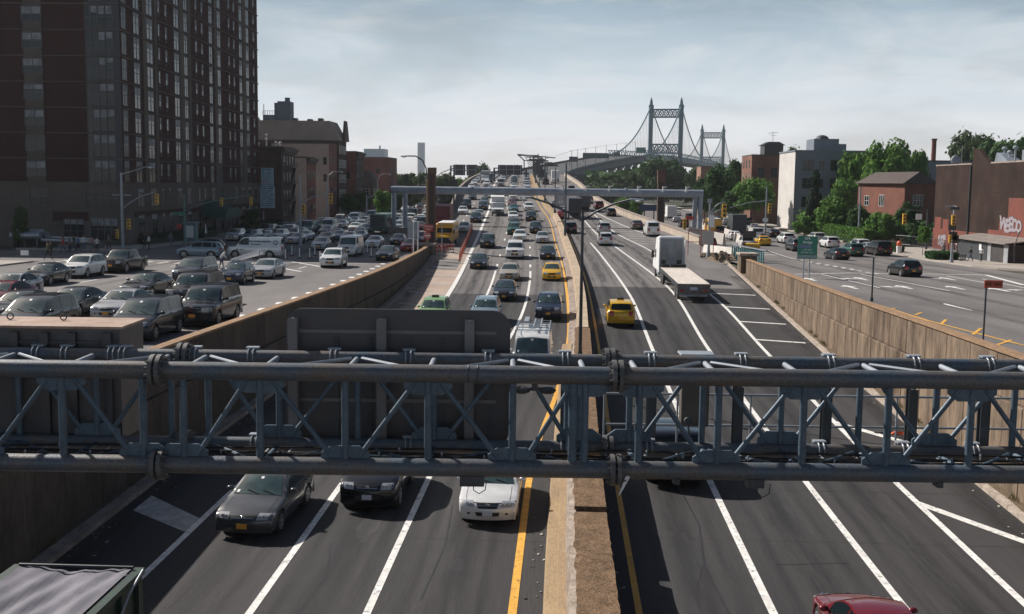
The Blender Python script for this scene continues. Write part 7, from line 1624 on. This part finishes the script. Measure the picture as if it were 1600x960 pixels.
mast('curved lamp post beyond the yellow signal on the left street', 511.5, 345, 222, 280, [((511.5, 285), (514, 274), (520, 269), (530, 268))], [], [(530, 268.5, (1, 0, 0))]); mast('second curved lamp post far along the left street', 590, 335, 265, 281, [((590, 284), (593, 275), (599, 272), (606, 272))], [], [(606, 272.3, (1, 0, 0))])
mast('small signal on an arm beyond the dormer house', 573, 335, 240, 305, [((573, 310), (590, 303), (606, 299))], [(606, 301, 1.2)])
# billboard pair
t = thing('billboard', 'pair of pale blue notice boards, one above the other, on a tall pole', 'billboard'); Y = 190.; x = at(412, 360, Y).x; pole(t, x, Y, .2, at(412, 330, Y).z, .12, .1, steel_lt); bb = mat('board_blue', (.42,.56,.66), .6, c2=(.34,.48,.56), vscale=.8); bt = mat('board_ink', (.05,.16,.22), .6); br_ = mat('board_red_ink', (.45,.12,.12), .6)
for (xa, xb, ya, yb) in ((408, 427.5, 262.5, 291.5), (406.5, 429.5, 292, 325.5)):
    a, c = at(xa, ya, Y - .3), at(xb, yb, Y - .3); b = MB(); b.box(a.x, c.x, Y - .3, Y - .2, c.z, a.z); o = b.build('board', bb, t); rr = random.Random(int(xa)); b = MB(); b2 = MB(); H_ = a.z - c.z
    for k in range(9):
        z = a.z - H_*(.08 + .1*k); xx = a.x + .15
        while xx < c.x - .3:
            ww = rr.uniform(.12, .5)
            if rr.random() < .8: (b2 if (k in (6, 7) and ya < 280) else b).box(xx, min(xx + ww, c.x - .12), Y - .312, Y - .301, z - .11, z + (.02 if k else .1))
            xx += ww + .08
    b.build('lettering', bt, o); b2.build('lettering', br_, o) if b2.f else None
# green road sign on two posts
t = thing('road_sign', 'green road sign for the bridge on two posts behind the right wall', 'road sign'); Y = 94.5; a, c = at(1247, 369, Y), at(1276.5, 405, Y); x0, x1 = a.x, c.x; z1, z0 = a.z, c.z; cx_ = (x0 + x1)/2; W_ = x1 - x0; H_ = z1 - z0
b = MB(); b.box(x0, x1, Y, Y + .04, z0, z1); bevel(b.build('panel', green_sign, t), .015)
for px in (1255.5, 1264.5): x = at(px, 420, Y + .1).x; b = MB(); b.tube((x, Y + .1, zr(Y)), (x, Y + .1, z1 - .1), .055, n=8); b.build('post', steel_lt, t)
text_part('RFK', .30, sign_w, t, (cx_, Y - .008, z1 - .22), bold=.004); text_part('Bridge', .30, sign_w, t, (cx_, Y - .008, z1 - .52), bold=.004)
b = MB(); b.box(x0 + .12, x1 - .55, Y - .01, Y - .003, z1 - .98, z1 - .74); b.build('toll_plate', mat('toll_purple', (.16,.20,.34), .5), t)
text_part('LAST EXIT', .17, sign_w, t, (cx_, Y - .008, z1 - 1.15)); text_part('BEFORE TOLL', .17, sign_w, t, (cx_, Y - .008, z1 - 1.38)); b = MB(); b.box(x0 + .06, x1 - .06, Y - .01, Y - .003, z0 + .08, z0 + .32); b.build('lower_plate', mat('sign_grey', (.24,.30,.32), .5), t)
# orange red sign on a pole by the right wall
t = thing('warning_sign', 'small orange red sign on a dark pole beside the right wall', 'sign'); Y = 49.; p = at(1538, 500, Y); b = MB(); b.tube((p.x, Y, zr(Y)), (p.x, Y, at(1539.5, 438, Y).z), .042, n=8); b.build('pole', steel_dk, t); a, c = at(1538, 438, Y - .05), at(1566, 450.5, Y - .05); b = MB(); b.box(a.x, c.x, Y - .09, Y - .06, c.z, a.z); b.build('panel', mat('orange_red', (.48,.075,.035), .6), t)
b = MB(); 
for k in range(8): 
    if k != 3: b.box(a.x + .08 + k*.085, a.x + .13 + k*.085, Y - .1, Y - .092, c.z + .10, a.z - .10)
b.build('lettering', mat('sign_ink', (.08,.03,.02), .7), t)
t = thing('pole', 'bare dark pole standing behind the right wall', 'pole'); Y = 70.5; p = at(1362, 470, Y); b = MB(); b.tube((p.x, Y, zr(Y)), (p.x, Y, at(1363, 403, Y).z), .055, n=8); b.build('shaft', steel_dk, t); b = MB(); b.tube((p.x, Y, zr(Y)), (p.x, Y, zr(Y) + .25), .10, n=8); b.build('base', steel_dk, t)
# wrong way / do not enter signs
t = thing('exit_signs', 'red WRONG WAY plate above a DO NOT ENTER disc beside the stone pier', 'road sign'); Y = 122.; p = at(692, 360, Y); p = at(690.5, 380, Y); b = MB(); b.tube((p.x, Y, .2), (p.x, Y, at(690, 350, Y).z), .05, n=8); b.build('post', steel_lt, t)
q = at(669.5, 356.5, Y - .1)
t2x = q.x; b = MB(); b.tube((t2x, Y, .2), (t2x, Y, q.z + .5), .04, n=8); b.build('post', steel_dk, t)
b = MB(); b.box(q.x - .50, q.x + .50, Y - .12, Y - .08, q.z - .38, q.z + .38); b.build('plate', red_sign, t); text_part('WRONG', .26, sign_w, t, (q.x, Y - .13, q.z + .15)); text_part('WAY', .26, sign_w, t, (q.x, Y - .13, q.z - .15))
q = at(668, 368.5, Y - .1); b = MB(); b.tube((q.x, Y - .12, q.z), (q.x, Y - .08, q.z), .42, n=24); b.build('disc', red_sign, t); b = MB(); b.box(q.x - .32, q.x + .32, Y - .135, Y - .122, q.z - .06, q.z + .06); b.build('bar', sign_w, t); text_part('DO NOT', .15, sign_w, t, (q.x, Y - .13, q.z + .2)); text_part('ENTER', .15, sign_w, t, (q.x, Y - .13, q.z - .2))
t = thing('parking_sign', 'grey sign back on two pale posts ending the left wall', 'sign'); Y = 119.; a, c = at(637, 346, Y), at(655, 376, Y); b = MB(); b.box(a.x, c.x, Y, Y + .04, c.z + .4, a.z); b.build('panel', steel_lt, t)
for px in (646, 653): x = at(px, 400, Y).x; b = MB(); b.tube((x, Y - .05, .2 if px < 650 else zh(Y)), (x, Y - .05, a.z), .06, n=8); b.build('post', sign_w, t)
# orange delineator posts
dp = None; n = 0
def dpost(x, y, z):
    global dp, n
    if dp is None: dp = thing('delineator_post', 'orange plastic delineator post', 'traffic post', (x, y, z), group='orange delineator posts along the merge'); b = MB(); b.tube((0,0,.04), (0,0,1.15), .055, .05, 8); b.build('post', orange_m, dp, 40); b = MB(); b.tube((0,0,0), (0,0,.05), .17, n=10); b.build('base', black_m, dp); b = MB(); b.tube((0,0,.85), (0,0,1.0), .062, n=8); b.build('reflective_band', sign_w, dp); q = dp
    else: q = copy_tree(dp); q.location = (x, y, z)
    n += 1; return q
for k in range(28):
    y = 121.5 + k * 1.9; q = dpost(interp(T_E, y) - .75 - max(0, (y - 121)) * .012, y, zh(y) + .01); q['label'] = 'orange plastic delineator post in the dense row along the merge line'
for k in range(9):
    q = dpost(-16.8 + k*.42, 128 + k*.6, zh(128) + .02); q['label'] = 'orange plastic delineator post in the loose row in front of the school bus'
t = thing('barricade', 'orange and white striped barricade beside the delineator posts', 'barricade', (-13.6, 133, zh(133))); b = MB(); [b.box(-1.1 + k*.3, -.95 + k*.3, -.03, 0, .3, 1.0) for k in range(8)]; b.build('slats', orange_m, t); b = MB(); b.box(-1.15, 1.3, .003, .05, .9, 1.02); b.box(-1.15, 1.3, .003, .05, .28, .4); b.build('rail', sign_w, t); b = MB(); [b.box(x, x + .08, -.3, .4, 0, .1) for x in (-1, 1.1)]; b.build('foot', black_m, t)
# right: barriers, fence panel, poles, scaffolding at the ramp mouth
def jersey(label, pts, m, h=1.0):
    t = thing('jersey_barrier', label, 'barrier'); b = MB()
    for i in range(len(pts) - 1):
        p, q = Vector(pts[i]), Vector(pts[i+1]); n_ = Vector((-(q-p).y, (q-p).x, 0)).normalized()
        b.hexa([p + n_*.3, p - n_*.3, q - n_*.3, q + n_*.3], [v + Vector((0,0,h)) for v in (p + n_*.1, p - n_*.1, q - n_*.1, q + n_*.1)])
    bevel(b.build('barrier', m, t), .03); b = MB(); [b.tube(Vector(p) + Vector((0,0,h*.2)), Vector(p) + Vector((0,0,h + .03)), .08, n=6) for p in pts]; b.build('joint', kerb_m, t); return t
jm = mat('jersey_concrete', (.58,.54,.49), .9, c2=(.42,.39,.36), vscale=.8, dirt=(6., .15))
jersey('long pale concrete barrier splitting ramp and right road', [(24.0, 146, .0), (26.2, 160, 0), (28.2, 176, 0), (29.0, 195, 0), (28.5, 225, 0)], jm, 1.35); jersey('pale concrete barrier behind the flatbed cab', [(19.6, 168, .9), (22.8, 168, .3), (24.2, 163, .1)], jm, 1.6); jersey('short white concrete barrier at the ramp mouth', [(18.2, 139, .35), (21.0, 133, .3)], mat('white_barrier', (.72,.68,.62), .8, var=.1, vscale=1.), 1.0)
t = thing('teal_fence', 'teal corrugated fence panel sloping beside the stone pier', 'fence', (0, 0, 0)); tm = mat('teal_panel', (.06,.17,.19), .6, var=.2, vscale=1.); b = MB()
for k in range(16): f = k/16; x = 20.0 + 2.3*f; y = 129 - 8*f; b.box(x, x + .11, y - .45, y, .2, 1.75 - .25*f)
b.build('panel', tm, t); b = MB(); b.beam((19.9, 129.2, 1.95), (22.5, 120.8, 1.7), .12, .14); b.build('rail', steel_lt, t)
t = thing('pipe_frame', 'thin reddish pipe frame in front of the concrete barrier', 'frame', (16.6, 134, zh(134))); b = MB(); [b.tube((x, 0, 0), (x, 0, 3.0), .05, n=6) for x in (-1.0, .5, 2.0)]; b.tube((-1.2, 0, 3.0), (2.2, 0, 3.0), .05, n=6); b.tube((-1.2, 0, 1.6), (2.2, 0, 1.6), .05, n=6); b.build('pipes', mat('red_pipe', (.34,.12,.10), .7), t)
r = random.Random(5); t = thing('rubble_pile', 'brown rubble and broken blocks at the ramp mouth', 'rubble', (19.0, 129, .0)); b = MB()
for k in range(40): x, y, s = r.gauss(0, .9), r.gauss(0, 2.2), r.uniform(.12, .4); M = Matrix.Translation((x, y, .45 + s*.3)) @ Matrix.Rotation(r.uniform(0, 3), 4, Vector((r.random(), r.random(), r.random())).normalized()); b.box(-s, s, -s*.7, s*.7, -s*.5, s*.5, M=M)
b.build('blocks', wall_r, t); b = MB(); b.ball((0, 0, .1), 1.8, 4.2, .55, 8); b.build('soil', MATS['verge_dirt'], t)
mast('lamp and signal pole with curved arm beside the teal panel', 1107, 398, 131, 318, [((1109, 334), (1116, 324), (1124, 318), (1133, 316)), ((1109, 336), (1120, 330), (1131, 326))], [(1132, 319, 1.5)], [], surf=lambda y: .3, signs=[(1106, 372, 1.3, 1.6, mat('tan_sign', (.50,.46,.42), .7)), (1113, 346, .5, 1.4, sign_w), (1109, 314, .5, .5, steel_lt)])
mast('green pole with a yellow signal in front of the portal legs', 1070, 362, 170, 335, [], [(1070, 342, 1.5)], [], surf=lambda y: .3, m=mat('pale_green_pole', (.35,.42,.36), .6), signs=[(1078, 341, 1.2, .5, red_sign)])
mast('long mast arm signal in front of the right trees', 1196, 356, 190, 292, [((1196, 314), (1170, 317), (1140, 325)), ((1196, 313.5), (1206, 312.6))], [(1203, 318, 1.6)], [], surf=zr, signs=[(1196, 344, .9, .6, sign_w)])
mast('plain tall pole beside the small brick house', 1341, 372, 176, 292, surf=zr)
mast('signal pole with backplates on the right corner sidewalk', 1486.5, 412, 127, 321, [((1486.5, 323), (1478, 323)), ((1486.5, 323), (1495, 323))], [(1490, 336, 1.15), (1485, 367, .9)], [], surf=lambda y: .15, signs=[(1488, 355, .8, .7, steel_dk), (1492, 326, 1.0, .3, steel_dk), (1489, 369, .9, .9, black_gloss), (1493, 374, .7, .9, black_gloss)])
t = thing('hanging_signal', 'yellow signal hanging from a mast arm above the corner trees', 'traffic signal'); Y = 150.; p0, p1 = at(1450, 331, Y + 8), at(1411, 327, Y); b = MB(); b.path([p0, (p0 + p1)/2, p1], .08, 8); b.build('arm', steel_dk, t); signal_head(t, at(1413.5, 334, Y), 1.35); b = MB(); b.tube((p0.x, p0.y, 0), (p0.x, p0.y, p0.z + .3), .15, n=10); b.build('pole', steel_dk, t); q = at(1436, 339, Y + 5); b = MB(); b.box(q.x - .4, q.x + .4, Y + 5, Y + 5.05, q.z - .4, q.z + .4); b.build('sign_plate', sign_w, t)
t = thing('sign_board', 'blue sign board above the low trees beside the right pylon', 'sign', (0,0,0)); Y = 215.; a, c = at(999, 320, Y), at(1026, 330, Y); b = MB(); b.box(a.x, c.x, Y, Y + .1, c.z, a.z); b.build('panel', mat('blue_board', (.03,.07,.14), .5), t); b = MB(); b.tube((a.x + 1, Y + .15, 0), (a.x + 1, Y + .15, a.z), .12, n=8); b.tube((c.x - .5, Y + .15, 0), (c.x - .5, Y + .15, a.z), .12, n=8); b.build('post', steel_dk, t)
t = thing('street_lamp', 'thin dark street lamp leaning at the far right sidewalk', 'street lamp'); Y = 126; p = at(1585, 408, Y); b = MB(); b.tube((p.x, Y, .1), (p.x - .1, Y, at(1584, 385, Y).z), .05, n=6); b.path([(p.x - .1, Y, at(1584, 385, Y).z), at(1592, 365, Y)], .05, 6); b.build('pole', steel_dk, t); b = MB(); b.ball(tuple(at(1592, 364, Y)), .12, .12, .2, 5); b.build('lamp_head', steel_lt, t)
# planter rail, low fences on the right sidewalk
def fence(label, pts, h, m, st=.35, name='fence', mesh=False):
    t = thing(name, label, 'fence'); b = MB(); c = MB()
    for i in range(len(pts) - 1):
        p, q = Vector(pts[i]), Vector(pts[i+1]); L_ = (q - p).length; k = max(1, int(L_/st))
        for j in range(k + 1): v = p + (q - p)*j/k; c.tube(v, v + Vector((0,0,h)), .02, n=4)
        for f in ((.98, .12) if not mesh else (.98, .5, .05)): b.tube(p + Vector((0,0,h*f)), q + Vector((0,0,h*f)), .035, n=5)
    b.build('rail', m, t); c.build('pickets', m, t); return t
fence('low iron railing behind the right sidewalk', [(53.2, 150, .15), (51.8, 166, .15), (47, 176, .15)], 1.5, steel_dk, .3); fence('low wire edging of the corner planting bed', [(46.8, 131.5, .15), (48.4, 134, .15), (48.2, 138, .15)], .75, steel_dk, .25, 'bed_edging')
# bench like rail and orange cone-like bag
t = thing('litter_bin', 'orange red bag on a pale bin beside the black boxy SUV', 'bin', (44.9, 148.5, .14)); b = MB(); b.tube((0,0,0), (0,0,.9), .32, .36, 12); b.build('bin', sign_w, t, 40); b = MB(); b.ball((0,0,1.2), .34, .34, .4, 6); b.build('bag', orange_m, t, 60)
# fenced lot on the left
fence('chain link fence with pale top rail round the lot in front of the tower', [(-64, 96, zl(96)), (-56, 97, zl(97)), (-52.5, 98.5, zl(98)), (-52, 86, zl(86)), (-52, 74, zl(74))], 1.9, steel_lt, .8, mesh=True)
t = thing('notice', 'white notice plate wired to the chain link fence', 'sign', (-50.6, 90, 0)); p = at(41.5, 395, 97.6); b = MB(); b.box(p.x + 50.6 - .35, p.x + 50.6 + .35, 7.2, 7.24, p.z - .2, p.z + .2); b.build('plate', sign_w, t); b = MB(); b.box(p.x + 50.6 - .38, p.x + 50.6 + .38, 7.25, 7.28, p.z - .23, p.z + .23); b.build('backing', steel_lt, t)
for i, (xa, xb, ya) in enumerate(((17, 64, 368), (66, 140, 375))):
    t = thing('duct_bundle', ('fat silver insulated cylinders' if i == 0 else 'thin silver foil wrapped ducts') + ' lying on a frame behind the lot fence', 'ducts'); p, q = at(xa, ya, 122), at(xb, ya + (0 if i == 0 else 3), 122 - 3*i); sm_ = mat('silver_foil', (.42,.46,.50), .35, metal=.6, c2=(.25,.28,.31), vscale=3.)
    b = MB()
    for k in range(3): d = Vector((0, k*.9, (.25 if k == 1 else 0))); b.tube(p + d, q + d, .42 if i == 0 else .2, .42 if i == 0 else .1, 14)
    b.build('cylinders', sm_, t, 40); b = MB(); [(b := MB(), b.box((p.x + (q.x - p.x)*f) - .1, (p.x + (q.x - p.x)*f) + .1, p.y - .3, p.y + 2.2, .2, p.z - .3), b.build('trestle', steel_dk, t)) for f in (.1, .5, .9)]
# kiosk and construction barriers at the left junction
t = thing('news_kiosk', 'pale blue kiosk box on the sidewalk before the tower entrance', 'kiosk', (-48.6, 146, .34)); b = MB(); b.box(-.8, .8, -.6, .6, 0, 2.5); bevel(b.build('cabinet', mat('kiosk_blue', (.10,.20,.22), .5), t), .05); b = MB(); b.box(-.55, .55, -.62, -.603, .6, 2.2); b.build('poster', sign_w, t); b = MB(); b.box(-.95, .95, -.75, .75, 2.503, 2.65); b.build('roof', steel_lt, t)
bar = None
for i, (px, py) in enumerate(((446, 406), (456, 400), (468, 404), (484, 404), (492, 400), (500, 410), (574, 396), (580, 402), (590, 398), (596, 404))):
    x, y = hit(px, py, zl)
    if bar is None: bar = thing('traffic_barrel', '', 'traffic post', (x, y, zl(y)), group='white channelising posts in the junction'); b = MB(); b.tube((0,0,.05), (0,0,1.05), .07, .05, 8); b.build('post', sign_w, bar, 40); b = MB(); b.tube((0,0,0), (0,0,.1), .25, .2, 10); b.build('base', black_m, bar); q = bar
    else: q = copy_tree(bar); q.location = (x, y, zl(y))
    q['label'] = f"white channelising post in the junction, {ORD[i]} from the left"
jersey('grey barrier fence with rail in the middle of the left junction', [(-32.5, 122, .25), (-30, 126, .25), (-26.5, 131, .25)], mat('grey_barrier', (.20,.21,.20), .8, var=.3, vscale=1.), .9)
t = thing('lying_barricade', 'fallen white A-frame barricade behind the silver sedan', 'barricade', (-29.6, 104.5, zl(104))); b = MB(); b.beam((-1.4, 0, .1), (1.2, .6, 1.0), .06, .3); b.beam((-1.2, .9, .1), (1.4, 1.2, .8), .06, .3); b.build('boards', sign_w, t); b = MB(); b.beam((-1.3, 0, .1), (1.3, 1.0, .1), .1, .1); b.beam((1.2, .5, .05), (1.2, .6, 1.0), .06, .06); b.build('frame', steel_lt, t)

# ================================================================= PEOPLE
skin_m = mat('skin', (.30,.17,.12), .6); hair_m = mat('hair', (.02,.015,.012), .8)
def person(label, px, py, surf, shirt, pants, rz=0., stride=.25, lean=0., arm=0., xy=None, z=None, h=1.72):
    x, y = xy if xy else hit(px, py, surf); zz = z if z is not None else surf(y) + .15
    t = thing('person', label, 'person', (x, y, zz), rz)
    V = [((0,0,.95), .125), ((0,0,1.12), .12), ((lean*.4,0,1.32), .145), ((lean*.6,0,1.44), .10), ((lean*.7,0,1.52), .055), ((lean*.75,0,1.62), .095), ((lean*.75,0,1.70), .085)]
    E = [(0,1),(1,2),(2,3),(3,4),(4,5),(5,6)]
    for s in (-1, 1):
        k = len(V); st = stride * s
        V += [((0, s*.10, .90), .105), ((st*.5 + .04*abs(stride), s*.10, .50), .068), ((st, s*.10, .10), .045), ((st + .14, s*.11, .035), .04)]; E += [(0,k),(k,k+1),(k+1,k+2),(k+2,k+3)]
        k = len(V); V += [((lean*.55, s*.19, 1.40), .062), ((lean*.4 - st*.3 + arm*.1, s*.25, 1.14), .045), ((lean*.4 - st*.5 + .1 + arm*.25, s*.24, .90 + arm*.18), .034), ((lean*.4 - st*.5 + .13 + arm*.3, s*.24, .82 + arm*.2), .03)]; E += [(3,k),(k,k+1),(k+1,k+2),(k+2,k+3)]
    me = bpy.data.meshes.new('body'); me.from_pydata([v for v, _ in V], E, []); o = bpy.data.objects.new('body', me); col.objects.link(o); sk = o.modifiers.new('skin', 'SKIN'); sd = me.skin_vertices[0].data
    for i, (_, r_) in enumerate(V): sd[i].radius = (r_, r_*(.8 if i < 4 else 1)); sd[i].use_root = (i == 0)
    sub = o.modifiers.new('sub', 'SUBSURF'); sub.levels = 1; dg = bpy.context.evaluated_depsgraph_get(); m2 = bpy.data.meshes.new_from_object(o.evaluated_get(dg)); bpy.data.objects.remove(o); m2.name = 'body'
    m2.materials.clear(); [m2.materials.append(q) for q in (skin_m, shirt, pants, black_m)]
    for p in m2.polygons:
        c = p.center; p.use_smooth = True; ay = abs(c.y)
        p.material_index = 3 if c.z < .10 else 2 if (c.z < .97 and ay < .19) else 0 if (c.z > 1.50 or (ay > .19 and c.z < 1.0)) else 1
    link_mesh('body', m2, t); b = MB(); b.ball((lean*.75 - .02, 0, 1.70), .10, .085, .09, 6); b.build('hair', hair_m, t, 60)
    t.scale = (h/1.78,)*3; return t
cl = {n_: mat('cloth_' + n_, c, .9) for n_, c in dict(black=(.02,.02,.025), white=(.62,.62,.62), navy=(.03,.04,.08), grey=(.15,.15,.16), red=(.35,.05,.05), denim=(.06,.08,.14), pink=(.45,.22,.22), olive=(.10,.10,.05), blue=(.12,.18,.28)).items()}
A_ = person
A_('person in dark clothes with a grey top walking left of the corner signal pole', 1474, 403, zr, cl['grey'], cl['navy'], R(90)); A_('person in black hidden partly behind the corner signal pole', 1490, 402, zr, cl['black'], cl['black'], R(-90)); A_('person in black walking in front of the pale shed post', 1516, 411, zr, cl['black'], cl['denim'], R(180), .35); A_('person with a white shirt under a black jacket in front of the shed shutter', 1533, 411, zr, cl['white'], cl['black'], R(200), .2)
A_('person in a white shirt leaning into the dark blue hatchback', 0, 0, zl, cl['white'], cl['denim'], R(0), .15, .5, .6, xy=(-28.7, 94.0), z=zl(94))
for i, (px, py, sh, pn, lab) in enumerate(((233, 393, 'white', 'black', 'person in a white jacket walking past the tower corner'), (226, 391, 'black', 'black', 'person in black just left of the white jacketed one'), (267, 387, 'grey', 'denim', 'person in grey in front of the tower windows'),
  (152, 397, 'white', 'black', 'person with a white shirt and backpack, rightmost of the crowd'), (143, 395, 'pink', 'grey', 'person in pink at the right part of the crowd'), (131, 396, 'white', 'denim', 'person in a white cap in the middle of the crowd'), (122, 396, 'blue', 'black', 'person in pale blue in the crowd'), (116, 395, 'black', 'navy', 'person in black in the dense part of the crowd'), (109, 397, 'grey', 'black', 'person in grey in the dense part of the crowd'),
  (99, 399, 'red', 'denim', 'person in red at the left of the crowd'), (80, 407, 'black', 'black', 'person in black standing apart at the left end of the crowd'), (75, 409, 'olive', 'black', 'person in olive beside the black one at the left end'), (170, 392, 'grey', 'black', 'person in grey behind the black pickup'))):
    A_(lab, px, py, zl, cl[sh], cl[pn], R(rnd.uniform(0, 360)), rnd.choice((.1, .25, .35)), h=rnd.uniform(1.62, 1.82))
t = thing('folded_umbrella', 'folded pale umbrella on the sidewalk beside the tower corner', 'umbrella', (-47.9, 150, .34)); b = MB(); b.tube((0,0,0), (0,0,2.4), .03, n=6); b.build('pole', steel_lt, t); b = MB(); b.tube((0,0,1.0), (0,0,2.3), .16, .03, 8); b.build('canopy', sign_w, t)
# highway clutter
t = thing('debris', 'orange scrap lying at the foot of the right wall', 'litter', (*hit(1412, 679, zh), 0)); x, y = hit(1405, 679, zh); t.location = (x, y, zh(y) + .01); b = MB(); b.hexa([(-.35,-.1,0), (.35,-.15,0), (.3,.15,0), (-.3,.12,0)], [(-.2,-.05,.12), (.15,-.05,.1), (.1,.05,.08), (-.2,.05,.1)]); b.build('scrap', mat('scrap_orange', (.85,.12,.04), .5), t)
b = MB(); b.beam((-1.0, .1, .03), (-.4, .05, .05), .15, .05); b.build('shard', steel_dk, t)
# ================================================================= HAZE
hm_ = bpy.data.materials.new('haze'); hm_.use_nodes = True; nt = hm_.node_tree; nt.nodes.clear(); o_ = N(nt, 'ShaderNodeOutputMaterial'); pv = N(nt, 'ShaderNodeVolumePrincipled'); pv.inputs['Color'].default_value = (.90,.94,1.0,1); pv.inputs['Density'].default_value = .00010; pv.inputs['Anisotropy'].default_value = .2
nt.links.new(pv.outputs[0], o_.inputs['Volume']); b = MB(); b.box(-4100, 4100, -200, 6100, -4.2, 101); tag(b.build('haze', hm_), kind='stuff')
